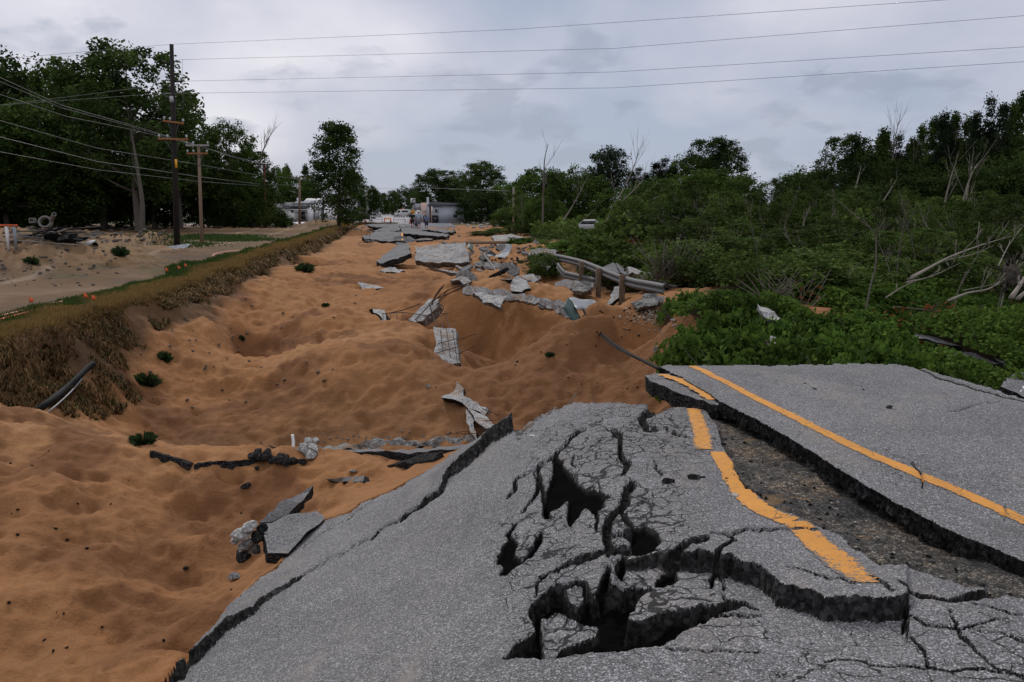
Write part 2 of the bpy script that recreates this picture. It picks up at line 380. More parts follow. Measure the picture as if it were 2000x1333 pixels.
# tubes, boxes, prisms collected into one mesh
class MB:
    def __init__(s): s.V = []; s.F = []; s.MI = []
    def _a(s, V, Fc, mi=0):
        o = len(s.V); s.V += [tuple(v) for v in V]; s.F += [tuple(i + o for i in f) for f in Fc]; s.MI += [mi] * len(Fc); return s
    def box(s, c, d, rz=0, mi=0, rx=0, ry=0):
        m = Matrix.Translation(c) @ Matrix.Rotation(rz, 4, 'Z') @ Matrix.Rotation(rx, 4, 'X') @ Matrix.Rotation(ry, 4, 'Y')
        V = [m @ Vector((x * d[0] / 2, y * d[1] / 2, z * d[2] / 2)) for x in (-1, 1) for y in (-1, 1) for z in (-1, 1)]
        return s._a(V, [(0, 1, 3, 2), (4, 6, 7, 5), (0, 4, 5, 1), (2, 3, 7, 6), (0, 2, 6, 4), (1, 5, 7, 3)], mi)
    def tube(s, pts, r, n=6, mi=0, cap=True):
        pts = [Vector(p) for p in pts]; rs = r if isinstance(r, (list, tuple)) else [r] * len(pts); V = []; Fc = []
        up = Vector((0, 0, 1))
        for i, p in enumerate(pts):
            d = (pts[min(i + 1, len(pts) - 1)] - pts[max(i - 1, 0)]); d = d.normalized() if d.length > 1e-9 else Vector((0, 0, 1))
            a = d.cross(up if abs(d.z) < .9 else Vector((1, 0, 0))).normalized(); b = d.cross(a)
            for k in range(n):
                t = 2 * math.pi * k / n; V.append(p + (a * math.cos(t) + b * math.sin(t)) * rs[i])
        for i in range(len(pts) - 1):
            for k in range(n):
                k2 = (k + 1) % n; Fc.append((i * n + k, i * n + k2, (i + 1) * n + k2, (i + 1) * n + k))
        if cap: Fc += [tuple(range(n))[::-1], tuple((len(pts) - 1) * n + k for k in range(n))]
        return s._a(V, Fc, mi)
    def prism(s, poly, ax, t0, t1, mi=0):
        """poly in the two other axes, extruded along ax"""
        def mk(a, b, t): return (t, a, b) if ax == 0 else ((a, t, b) if ax == 1 else (a, b, t))
        n = len(poly); V = [mk(a, b, t0) for a, b in poly] + [mk(a, b, t1) for a, b in poly]
        return s._a(V, [tuple(range(n)), tuple(range(n, 2 * n))[::-1]] + [(i, i + n, (i + 1) % n + n, (i + 1) % n) for i in range(n)], mi)
    def build(s, name, mats, parent=None, smooth=False, bevel=0):
        o = mesh_np(name, s.V, s.F, mats, parent, smooth=smooth, mi=s.MI)
        bm = bmesh.new(); bm.from_mesh(o.data); bmesh.ops.recalc_face_normals(bm, faces=bm.faces[:])
        if bevel: bmesh.ops.bevel(bm, geom=bm.edges[:], offset=bevel, segments=1, affect='EDGES')
        bm.to_mesh(o.data); bm.free(); return o
def spline(pts, n=6):
    """Catmull-Rom through 3-D points"""
    P = [Vector(p) for p in pts]; P = [P[0] * 2 - P[1]] + P + [P[-1] * 2 - P[-2]]; out = []
    for i in range(1, len(P) - 2):
        for k in range(n):
            t = k / n; a, b, c, d = P[i - 1:i + 3]
            out.append(.5 * ((2 * b) + (c - a) * t + (2 * a - 5 * b + 4 * c - d) * t * t + (3 * b - a - 3 * c + d) * t ** 3))
    return out + [P[-2]]
# ============================================================ THE BROKEN PAVEMENT: base surface
_pp = [(1000,1333,.40),(1400,1333,.42),(1800,1333,.42),(2000,1300,.42),(2000,1200,.40),(850,1333,.30),(700,1333,.10),(500,1333,-.28),(400,1333,-.50),(345,1333,-.62),
 (440,1235,-.62),(560,1150,-.56),(700,1200,-.22),(900,1200,.14),(1100,1250,.36),(1500,1200,.41),(2000,1150,.38),
 (700,1060,-.50),(800,1100,-.22),(870,950,-.30),(800,1050,-.30),(950,1100,.08),(1000,1000,.05),(1005,835,-.06),(1060,802,.10),(1120,789,.20),(1230,790,.27),(1330,799,.29),(1390,802,.29),
 (1200,900,.28),(1400,900,.31),(1100,950,.17),(1200,1000,.27),(1300,1100,.37),(1600,1050,.35),(1000,900,.0),
 (505,1130,-.84),(600,1060,-.84),(700,990,-.74),(800,945,-.64),(930,880,-.46),(640,1110,-.58),(760,1000,-.52)]
_pw = [(0, 1, .4), (3, 1, .42), (-2.2, 2.6, -.6), (-3.4, 4.5, -1.2), (-3, 7, -1.3), (-1.2, 8.8, -.95), (1, 8.6, .05), (2, 8, .26), (4, 6, .33), (4, 3, .4), (6, 4, .36), (5, 8, .28)]
_L = []
for px, py, z in _pp:
    x, y, zz = atz(px, py, z); _L.append((x, y, z))
Ptps = TPS(_L + _pw, .02)
P = Raster(Ptps, -5, 7, .5, 11, .04)
def hitP(px, py): return march(P, px, py, 1.6, 10.5, 700)

# feature outlines, traced in photograph pixels of the smooth surface
H1 = z1([(1075,540),(1140,570),(1150,600),(1210,640),(1240,690),(1330,735),(1412,768),(1375,790),(1385,830),(1350,850),(1310,870),(1270,815),(1230,862),(1180,935),(1163,905),(1172,785),(1110,830),(1060,862),(1040,800),(1060,740),(1080,690),(1090,620)])
H2 = z1([(872,895),(850,960),(825,1025),(768,1108),(772,1150),(800,1160),(788,1212),(830,1200),(960,1110),(1035,1035),(1020,960),(990,1000),(960,1060),(915,1120),(868,1100),(885,1050),(862,1000),(885,930)])
H3 = z1([(1475,990),(1530,925),(1600,910),(1655,965),(1685,1030),(1640,1082),(1540,1075),(1505,1010)])
H5 = z3([(235,1190),(330,1110),(425,1040),(398,920),(470,830),(560,790),(640,760),(710,775),(745,850),(820,800),(980,762),(1075,765),(1000,830),(940,930),(930,1000),(1100,960),(1300,895),(1470,850),(1510,820),(1665,870),(1560,880),(1400,960),(1230,1040),(1140,1110),(1000,1130),(900,1150),(780,1155),(640,1175),(520,1190),(400,1190)])
B1 = z3([(458,960),(540,935),(600,960),(700,985),(762,1015),(752,1070),(640,1105),(560,1140),(500,1180),(440,1182),(438,1020)])
B2 = z3([(580,800),(640,772),(700,800),(702,860),(650,905),(598,870)])
H6 = z3([(1190,635),(1212,720),(1150,745),(1092,755),(1085,720),(1130,650)])
H7 = z3([(830,645),(845,700),(832,770),(795,835),(748,830),(768,780),(800,720)])
H8 = z3([(900,600),(932,620),(912,705),(888,705),(872,660)])
H9 = z4([(95,150),(160,190),(250,260),(330,340),(300,345),(230,300),(130,215)])
H10 = z4([(735,520),(800,545),(870,600),(965,630),(968,668),(880,660),(820,605),(750,550)])
CR = [  # polyline, half widths in px
 (z1([(1360,398),(1405,402),(1460,430),(1468,520),(1475,575),(1490,600),(1478,645),(1470,660)]), [2,4,4,3,4,8,3,1]),
 (z1([(1530,690),(1505,740),(1480,815),(1450,850),(1405,905),(1382,985),(1405,1060),(1400,1090)]), [3,6,7,8,5,6,4,3]),
 (z1([(1240,395),(1180,470),(1100,545),(1000,600),(880,700),(830,780)]), [5,2,3,2,2,1]),
 (z1([(1000,600),(1020,680),(1000,760),(920,850)]), [1,4,3,1]),
 (z1([(980,630),(1030,720),(1050,800),(1040,880),(1060,900)]), [1,3,3,6,3]),
 (z1([(1700,280),(1620,282),(1575,320),(1600,390),(1720,405),(1850,450)]), [3,8,6,4,1.5,1]),
 (z1([(1480,870),(1500,900),(1530,940)]), [3,5,3]),
 (z1([(1190,545),(1205,590),(1230,610)]), [1,2,1]),
 (z1([(1290,520),(1340,470),(1380,430)]), [1,1.5,1]),
 (z1([(1330,860),(1350,900),(1335,960)]), [4,2,1]),
 (z1([(1660,620),(1700,660),(1640,560)]), [1,1.5,1]),
 (z1([(1560,810),(1640,770),(1700,740)]), [1,1,1]),
 (z3([(440,765),(560,690),(700,640),(800,590),(900,580),(980,600),(1100,600)]), [1,2,8,5,6,5,3]),
 (z3([(1200,622),(1262,578),(1362,545)]), [10,8,5]),
 (z3([(1390,525),(1600,512),(1780,478),(1990,492)]), [1.5,2.5,2,1]),
 (z3([(1500,540),(1532,572),(1452,612),(1440,655),(1402,700),(1402,760)]), [2,2.5,4,5,2,1.5]),
 (z3([(920,690),(1060,700)]), [1,1.5]),
 (z3([(850,510),(920,490),(960,480)]), [4,3,3]),
 (z3([(535,740),(540,690),(430,790),(420,860)]), [1,1,1.5,1]),
 (z3([(1440,660),(1470,720),(1470,830)]), [1.5,1,1]),
 (z3([(1400,960),(1560,930),(1690,905)]), [2,1.5,.5]),
 (z3([(1150,1130),(1400,1150),(1600,1160),(1700,1180)]), [1,1,1,.6]),
 (z4([(860,770),(900,790),(950,850),(985,870)]), [1,1.5,2,1]),
 (z4([(1010,800),(1060,840),(1130,868),(1300,882)]), [1,3,3,2]),
 (z4([(1310,878),(1400,860),(1600,828)]), [5,8,7]),
 (z4([(1058,915),(1048,960),(1050,1020)]), [3,2,1.5]),
 (z4([(1080,975),(1180,1030),(1370,1045),(1480,1010),(1620,985)]), [1,1.5,1.5,1,1]),
 (z4([(1290,940),(1330,1040),(1500,1230),(1713,1300)]), [.6,1.5,1.2,.8]),
 (z4([(1080,1080),(1150,1190),(1180,1260)]), [1,1.2,.8]),
 (z4([(600,1215),(700,1190),(820,1220),(1010,1255),(1300,1270),(1713,1283)]), [.8,1.5,1.2,1.2,1.2,1]),
 (z4([(1400,1045),(1560,1075),(1713,1120)]), [1,1,1]),
 (z4([(0,965),(110,945),(260,925)]), [1,1.5,1]),
 (z4([(370,710),(520,740),(650,790),(760,830)]), [.6,1,1.5,2]),
 (z4([(1430,900),(1560,930),(1713,965)]), [1,1.5,1]),
 ([(700,1062),(745,1035),(790,1006),(830,980),(860,957)], [1,1.2,4,3,4]),
 ([(560,1148),(620,1108),(700,1060)], [2,1,1]),
 ([(590,1070),(680,1012),(760,958),(850,912)], [.8,.8,1,.8]),
]
LIP = z3([(1205,632),(1400,662),(1530,690),(1680,740),(1760,810),(1850,870),(1990,930)]) + z4([(250,742),(330,812),(480,872),(600,922),(760,932),(1000,926),(1040,900)])
LIP = [LIP[0], LIP[1], LIP[2]] + z4([(110,695),(250,742),(330,812),(480,872),(600,922),(760,932),(1000,926),(1045,905)])
LL = [(330,1352),(400,1275),(445,1232),(490,1197),(560,1148),(640,1096),(700,1060),(790,1006),(860,957),(900,915),(950,873),(1004,836)]
LLh = [.11,.10,.08,.06,.02,0,0,0.01,.07,.13,.16,.19]
TR = [(1378,793),(1400,830),(1412,860),(1425,900),(1440,925),(1475,960),(1510,990),(1560,1010),(1640,1045),(1680,1075),(1720,1105),(1760,1105),(1850,1130),(1960,1160),(2000,1168),(2100,1180),(2400,1260),(2500,1100),(1900,900),(1450,780)]
def sideL(x, y):
    """px distance beyond line LL (towards the pit, positive) and the step height there"""
    best = np.full(np.shape(x), 1e9); sg = np.zeros(np.shape(x)); hh = np.zeros(np.shape(x))
    for i in range(len(LL) - 1):
        ax, ay = LL[i]; bx, by = LL[i + 1]; dx, dy = bx - ax, by - ay; l = math.hypot(dx, dy)
        t = np.clip(((x - ax) * dx + (y - ay) * dy) / l / l, 0, 1); d = np.hypot(x - ax - t * dx, y - ay - t * dy)
        s = (dy * (x - ax) - dx * (y - ay)) / l; m = d < best
        best = np.where(m, d, best); sg = np.where(m, s, sg); hh = np.where(m, LLh[i] * (1 - t) + LLh[i + 1] * t, hh)
    return np.where(sg > 0, best, -best), hh
def pavC(X, Y, full=True):
    """z of the shattered sheet plus masks"""
    Z = P(X, Y); px, py = proj(X, Y, Z)
    # ragged outlines
    j = np.clip(1400 / np.maximum(py, 700), .5, 2)
    jx = px + 7 * fbm(px / 26, py / 26, 1, 4, .55); jy = py + 6 * fbm(px / 26, py / 26, 5, 4, .55)
    z = Z + .012 * fbm(X * 1.6, Y * 1.6, 2, 4); brk = np.zeros_like(z); trn = np.zeros_like(z); hol = np.zeros_like(z); cr = fbm(px / 3.1, py / 2.3, 13, 3, .6)
    def hole(poly, dep, soft=2.0, fl=.03):
        nonlocal z, brk, hol
        sd = polysd(jx, jy, poly); k = sst(soft + 1.2, -soft - 2.5, sd); z = z - (k + k * (1 - k) * .5 * cr) * (dep + fl * fbm(X * 9, Y * 9, 3, 4)); brk = np.maximum(brk, sst(1.5, -1, sd)); hol = np.maximum(hol, sst(1, -3, sd)); return sd
    for h, d in ((H1, .055), (H2, .05), (H3, .06), (H6, .07), (H7, .06), (H8, .05)): hole(h, d)
    sd = polysd(jx, jy, H5); b1 = polysd(jx, jy, B1); b2 = polysd(jx, jy, B2)
    k = sst(2.5, -2.5, sd) * sst(-2, 2.5, b1) * sst(-2, 2.5, b2)
    z = z - k * (.11 + .04 * fbm(X * 7, Y * 7, 4, 4)); brk = np.maximum(brk, k); hol = np.maximum(hol, k * sst(1, -6, sd))
    z = z - .03 * sst(0, -6, b1) - .03 * sst(0, -6, b2)
    for pl, wd in CR:
        x0, x1 = min(p[0] for p in pl) - 30, max(p[0] for p in pl) + 30; y0, y1 = min(p[1] for p in pl) - 30, max(p[1] for p in pl) + 30
        m = (px > x0) & (px < x1) & (py > y0) & (py < y1)
        if not m.any(): continue
        d = segdist(jx[m], jy[m], pl, wd); q = sst(1.2, -1.0, d); dep = .018 + .012 * max(wd)
        z[m] -= q * min(dep, .07); brk[m] = np.maximum(brk[m], q)
    # raised lip: everything in front of the lip line has dropped
    d = np.full(np.shape(px), 1e9); below = np.zeros(np.shape(px), bool)
    lx = [p[0] for p in LIP]; ly = [p[1] for p in LIP]
    yl = np.interp(jx, lx, ly); inx = sst(1195, 1215, px) * sst(1778, 1768, px)
    dd = jy - yl
    lk = sst(-3.0, 3.6, dd); drop = .055 * np.clip(lk + lk * (1 - lk) * .6 * cr, 0, 1.1) * inx * (1 - sst(15, 120, dd) * .97)
    z = z - drop
    lift = .05 * np.exp(-np.maximum(-dd, 0) / 70) * sst(1, -1, dd) * inx
    z = z + lift * sst(1230, 1400, px)
    face = (np.abs(dd - 0.5) < 2.2) * inx; brk = np.maximum(brk, ((dd > -3.2) & (dd < 4.2)) * inx)
    # right of the lip a small step carries on
    # edge strip beyond LL is pushed up
    s, hh = sideL(jx, jy)
    uk = sst(-2.6, 2.6, s); up = np.clip(uk + uk * (1 - uk) * .6 * cr, 0, 1.1) * hh * np.exp(-np.maximum(s, 0) / 26); z = z + up; brk = np.maximum(brk, (np.abs(s) < 3.0) * (hh > .012))
    z = z - .0 * s
    # trench of missing asphalt
    sd = polysd(px + 7 * fbm(px / 30, py / 30, 9, 4), py + 6 * fbm(px / 30, py / 30, 11, 4), TR); t = sst(3, -3, sd)
    z = z - t * (.075 + .025 * fbm(X * 3.5, Y * 3.5, 6, 5, .6)); trn = sst(2, -3, sd)
    for h, dp in ((H9, .12), (H10, .12)): hole(h, dp)
    # crumpled, cracked zone
    cz = np.clip(1.15 - segdist(px, py, [(1330, 830), (1230, 870), (1130, 900), (1150, 1000), (1050, 1080), (1100, 1200), (1330, 1130), (1250, 1000)]) / 130, 0, 1)
    z = z + cz * .014 * np.abs(fbm(X * 5, Y * 5, 7, 4, .6))
    cz = np.maximum(cz, .55 * sst(1700, 1900, px) * sst(1180, 1220, py)); cz = np.maximum(cz, .45 * sst(1010, 1100, px) * sst(1200, 1215, py) * sst(1300, 1400, px))
    pavC.hol = hol; return z, px, py, np.clip(brk, 0, 1), np.clip(trn, 0, 1), cz
REG = [(300,1480),(325,1352),(352,1318),(392,1265),(417,1236),(445,1191),(508,1128),(543,1107),(560,1080),(560,1060),(600,1040),(634,1016),(683,1000),(707,980),(760,960),(795,940),(865,905),(905,885),(945,860),(990,828),(1003,834),(1012,850),(1030,838),(1058,812),(1085,797),(1120,786),(1160,783),(1230,787),(1290,795),(1336,797),(1380,790),(1440,770),(1620,800),(2000,1000),(2500,1200),(2700,1480),(2700,2600),(-600,2600)]
def grid_part(name, X, Y, z, keep, mat, attrs, thick, parent=None, noise=.012):
    """quads of a param grid where keep holds, with ragged skirts hanging from every open edge"""
    r, c = X.shape; idx = np.arange(r * c).reshape(r, c)
    q = np.stack([idx[:-1, :-1], idx[:-1, 1:], idx[1:, 1:], idx[1:, :-1]], -1).reshape(-1, 4)
    kq = (keep[:-1, :-1] & keep[:-1, 1:] & keep[1:, 1:] & keep[1:, :-1]).ravel(); q = q[kq]
    used, inv = np.unique(q, return_inverse=True); q = inv.reshape(-1, 4)
    V = np.c_[X.ravel(), Y.ravel(), z.ravel()][used]; at = {k: v.ravel()[used] for k, v in attrs.items()}
    e = np.concatenate([q[:, [0, 1]], q[:, [1, 2]], q[:, [2, 3]], q[:, [3, 0]]]); es = np.sort(e, 1)
    key = es[:, 0].astype(np.int64) * len(V) + es[:, 1]; u, ix, ct = np.unique(key, return_index=True, return_counts=True); be = e[ix[ct == 1]]
    bv, binv = np.unique(be, return_inverse=True); binv = binv.reshape(-1, 2); n = len(V); m = len(bv)
    base = V[bv]; rows = [base]
    for f in (0.04, .25, .5, .75, 1.0):
        o = base.copy(); o[:, 2] -= thick * f * (1 + .25 * fbm(base[:, 0] * 9, base[:, 1] * 9, 3)); jj = noise * (.25 + f)
        o[:, 0] += jj * fbm(base[:, 0] * 14 + f * 19, base[:, 1] * 14 + f * 31, 4, 4, .65); o[:, 1] += jj * fbm(base[:, 0] * 14 + f * 27, base[:, 1] * 14 + f * 17, 5, 4, .65); rows.append(o)
    V2 = np.concatenate([V] + rows); F2 = [q]
    for k in range(5):
        a = n + k * m + binv; b = n + (k + 1) * m + binv
        F2.append(np.stack([a[:, 1], a[:, 0], b[:, 0], b[:, 1]], -1))
    for k in at:
        ed = 1.0 if k == 'brk' else 0.0; at[k] = np.concatenate([at[k], np.full(m * 6, ed)])
    return mesh_np(name, V2, np.concatenate(F2), mat, parent, attrs=at, smooth=False)
def persp_grid(u0, u1, nu, y0, y1, ny):
    iy = np.linspace(1 / y0, 1 / y1, ny); Y = (1 / iy)[:, None] + 0 * np.linspace(0, 1, nu)[None]; U = np.linspace(u0, u1, nu)[None] + 0 * Y
    return U * Y, Y
X, Y = persp_grid(-.70, 1.25, 1060, 1.35, 8.4, 640)
z, px, py, brk, trn, cz = pavC(X, Y); hol = pavC.hol
jx = px + 4 * fbm(px / 14, py / 14, 1, 4, .6); jy = py + 3 * fbm(px / 14, py / 14, 5, 4, .6)
keep = (polysd(jx, jy, REG) < 0)
gz_y, gz_x = np.gradient(z); dxs = np.gradient(X, axis=1); dys = np.gradient(Y, axis=0)
slope = np.hypot(gz_x / dxs, gz_y / dys)
brk = np.maximum(brk, sst(1.6, 2.6, slope) * (trn < .9))
road1 = grid_part('road', X, Y, z, keep, M['asphalt'], dict(brk=brk, trn=trn, crk=cz, hol=hol), .13)
tag(road1, kind='structure')
def Cz(X, Y): return pavC(np.atleast_1d(X), np.atleast_1d(Y))[0]

# ---- intact right-hand slab
RS = [(1286,716),(1300,714),(1400,713.5),(1520,713),(1650,711),(1700,710),(1760,711.5),(1800,719),(1850,733),(1910,750),(1975,772),(2010,781),(2500,950),(2700,1480),(2450,1330),(2200,1190),(2000,1098),(1930,1068),(1850,1036),(1750,985),(1650,925),(1560,868),(1470,817),(1420,794),(1385,772),(1340,744)]
def S(X, Y):
    return .40 + .012 * fbm(X * .8, Y * .8, 3, 3) - .05 * sst(7.9, 8.6, Y) - .14 * sst(3.6, 6.2, X - .35 * Y + 2.2)
def pavS(X, Y):
    z = S(X, Y); px, py = proj(X, Y, z); jx = px + 2.5 * fbm(px / 16, py / 16, 8, 4, .6); jy = py + 2 * fbm(px / 16, py / 16, 9, 4, .6)
    brk = np.zeros_like(z)
    for pl, wd in (([(1780,713),(1830,735),(1900,758),(1960,775),(2010,784),(2300,880)], [1,2,2,1.8,1.5,1.5]), ([(1850,805),(1880,798),(1900,792),(1950,783)], [.6,1.2,1,.6]),
                   ([(1780,903),(1800,925),(1803,932),(1800,960)], [.6,3,2.5,.8]), ([(1960,990),(1968,1005),(1960,1018)], [.6,.8,.6])):
        d = segdist(jx, jy, pl, wd); q = sst(1.0, -.8, d); z = z - q * .025; brk = np.maximum(brk, q)
    cz = np.clip(1 - segdist(px, py, [(1720, 905), (1800, 930), (1790, 975)]) / 60, 0, 1) * .5
    return z, jx, jy, brk, cz
X, Y = persp_grid(.14, 1.35, 620, 2.6, 9.3, 420)
z, jx, jy, brk, cz = pavS(X, Y)
keep = polysd(jx, jy, RS) < 0
road2 = grid_part('road', X, Y, z, keep, M['asphalt'], dict(brk=brk, trn=0 * z, crk=cz), .115, noise=.03)
tag(road2, kind='structure')

def ribbon(name, pl, width, zf, hit, parent, seed, wear=None, step=.012, rag=.006):
    """painted line laid 4 mm over a surface: pl in px; edges chipped"""
    P3 = [hit(*p) for p in pl]; P3 = spline(P3, 8); C = np.array([(p.x, p.y) for p in P3])
    s = np.r_[0, np.cumsum(np.hypot(*np.diff(C, axis=0).T))]; n = int(s[-1] / step) + 2; t = np.linspace(0, s[-1], n)
    cx = np.interp(t, s, C[:, 0]); cy = np.interp(t, s, C[:, 1]); dx = np.gradient(cx); dy = np.gradient(cy); l = np.hypot(dx, dy); nx, ny = -dy / l, dx / l
    wv = np.interp(t / s[-1], np.linspace(0, 1, len(width)), width); k = 13; V = []; W = []
    for i in range(k):
        f = (i / (k - 1) * 2 - 1); jit = rag * fbm(t * 28 + seed, 0 * t + i * .01 + (1 if i > k / 2 else 9), seed, 3, .7) * abs(f) ** 4 * 1.6
        off = f * wv / 2 + jit; x = cx + nx * off; y = cy + ny * off; V.append(np.c_[x, y, zf(x, y) + .004]); W.append(np.full(n, abs(f) ** 3))
    V = np.stack(V, 1).reshape(-1, 3); idx = np.arange(n * k).reshape(n, k)
    q = np.stack([idx[:-1, :-1], idx[:-1, 1:], idx[1:, 1:], idx[1:, :-1]], -1).reshape(-1, 4)
    we = np.stack(W, 1); we = we * .25 + (np.interp(t / s[-1], *wear)[:, None] if wear else 0)
    zz = V[:, 2].reshape(n, k); rngz = np.maximum.reduce([zz[:-1, :-1], zz[1:, :-1], zz[:-1, 1:], zz[1:, 1:]]) - np.minimum.reduce([zz[:-1, :-1], zz[1:, :-1], zz[:-1, 1:], zz[1:, 1:]])
    q = q[(rngz < .028).ravel()]
    return mesh_np(name, V, q, M['yellow'], parent, attrs=dict(wear=we.ravel()))
def hitS(px, py): return march(S, px, py, 2.0, 10, 700)
ribbon('yellow_line', [(1352,715.5),(1385,731),(1420,748),(1500,790),(1600,840),(1700,888),(1800,930),(1900,972),(2000,1018),(2150,1085),(2500,1240)], [.10,.105,.11], lambda x, y: pavS(x, y)[0], hitS, road2, 3)
ribbon('yellow_line', [(1355,799),(1361,822),(1370,848),(1374,878)], [.125,.135,.14], Cz, hitP, road1, 4, ([0, .5, 1], [.05, .1, .1]))
ribbon('yellow_line', [(1402,884),(1419,915),(1438,948),(1462,978),(1500,1005),(1545,1022)], [.12,.14,.145,.15], Cz, hitP, road1, 5, ([0, 1], [0, 0]))
ribbon('yellow_line', [(1553,1022),(1580,1048),(1625,1088),(1664,1125),(1700,1155)], [.15,.16,.19,.19,.17], Cz, hitP, road1, 6, ([0, .3, .6, 1], [.0, .06, .12, .28]))

# ============================================================ THE GROUND
_g = [(0,1333,-1.2),(0,1200,-1.1),(0,1000,-1.0),(0,900,-.85),(0,803,-.68),(150,838,-.85),(300,1333,-1.0),(300,1200,-1.42),(300,1000,-1.38),(300,872,-1.05),(150,1000,-1.1),(200,1150,-1.25),(120,920,-.9),
 (450,885,-1.12),(450,1000,-1.5),(400,1150,-1.55),(460,1130,-1.5),(600,888,-1.15),(600,960,-1.32),(700,905,-1.08),(800,905,-.95),(900,880,-.72),
 (417,1240,-1.25),(508,1135,-1.15),(560,1088,-1.0),(634,1022,-.9),(707,985,-.8),(795,943,-.68),(865,911,-.58),
 (100,790,-1.45),(200,780,-1.5),(300,820,-1.8),(300,740,-1.35),(300,665,-.8),(400,620,-.62),(520,570,-.5),(345,640,-.7),(450,860,-1.85),(450,780,-1.75),(450,700,-1.5),(430,650,-.85),(600,860,-1.9),(600,780,-1.5),(600,700,-1.02),(600,640,-.88),(500,600,-.62),(600,560,-.7),(750,850,-1.8),(850,850,-1.75),(750,780,-1.4),(750,700,-.86),(750,640,-.72),(680,660,-.8),(850,700,-1.0),(845,655,-.88),(840,720,-1.1),(840,800,-1.5),(910,868,-1.75),
 (950,800,-2.5),(1000,795,-2.6),(950,700,-2.3),(930,640,-1.5),(1000,700,-2.1),(1000,640,-1.35),(915,690,-1.8),(870,730,-1.15),(905,760,-1.75),(1000,590,-.65),(930,590,-.75),(1100,660,-.6),(1110,710,-1.2),(1100,770,-2.0),(1200,760,-1.7),(1200,700,-.9),(1200,640,-.35),(1280,690,-.6),(1300,640,-.25),(1350,670,-.3),(1150,625,-.35),
 (700,600,-1.05),(800,600,-.95),(700,545,-.75),(800,565,-.75),(850,535,-.7),(700,500,-.55),(600,520,-.5),(900,540,-.85),(960,535,-.75),(1000,522,-.5),(1050,545,-.5),(1100,570,-.7),(1160,592,-.85),(1215,602,-.35),(780,485,-.4),(700,470,-.35),(780,520,-.85),(870,524,-1.0),(950,495,-.2),(900,470,-.15),(1000,490,0),(800,458,-.15),(720,462,-.25),
 (1400,700,-.45),(1500,700,-.5),(1700,700,-.5),(1900,700,-.45)]
_w = [(-7.5, 11.7, -1.5), (-4.5, 12, -1.9), (-2.5, 12.2, -1.9), (2.2, 9.6, -1.2), (3.4, 10, -.9), (1.2, 9.4, -1.9), (0.2, 10.2, -2.4), (5, 9.8, -.9), (8, 9, -.7), (10, 20, -.3), (20, 20, -.3), (8, 30, -.2), (20, 40, 0), (40, 40, 0), (12, 12.5, -.25), (3.9, 13.6, .1), (5.5, 13, -.05), (7.2, 13, -.05), (9, 13, -.1), (5, 16.5, .0), (8, 17, -.1),
 (5, 25, -.3), (3, 30, -.2), (0, 50, -.1), (3, 60, 0), (10, 60, 0), (-25, 100, 0), (-10, 100, 0), (0, 100, 0), (20, 100, 0), (0, 3, -.6), (3, 3, -.4), (9, 4, -.3), (8, 0, 0), (-5, 1, -1.3), (-8, 3, -1.2), (-12, 8, -1), (-14, 14, -1), (30, 10, 0), (-2.2, 3.2, -1.3)]
for a, b, c in _g:
    x, y, _ = atz(a, b, c); _w.append((x, y, c))
Gt = TPS(_w, .01)
Graw = Raster(Gt, -30, 45, -4, 110, .14)
# top edge of the verge, in world metres
VE = []
for p in [(0,668),(100,630),(180,607),(250,592),(300,582),(340,562),(400,545),(450,525),(520,500),(600,475),(660,452),(690,440)]:
    x, y, _ = atz(p[0], p[1], 0.0); VE.append((float(x), float(y)))
VE = [(-12.5, -6), (-10.2, 8)] + VE + [(VE[-1][0] + 4, VE[-1][1] + 4), (VE[-1][0] + 9, VE[-1][1] + 5), (5, 118), (60, 140)]
_vy = np.array([p[1] for p in VE]); _vx = np.array([p[0] for p in VE])
def verge_s(X, Y):
    return (X - np.interp(Y, _vy, _vx)) * .99 + .35 * fbm(X * .5, Y * .5, 2, 3) + .14 * fbm(X * 2.2, Y * 2.2, 3, 3)
HEAPS = [((60, 520), 26.5, 3.2, 2.4, 1.15), ((150, 525), 27, 2.6, 2.2, .95), ((-60, 520), 27, 3.5, 3, .8), ((290, 462), 45, 2.2, 1.5, .75), ((120, 470), 38, 6, 2.5, .5), ((215, 462), 50, 3, 2, .5), ((20, 445), 62, 9, 5, .6), ((640, 446), 100, 4, 2, .9), ((455, 451), 78, 10, 2, .25)]
_hp = [(aty(p[0], 480, Yd).x, Yd, a, b, h) for p, Yd, a, b, h in HEAPS]
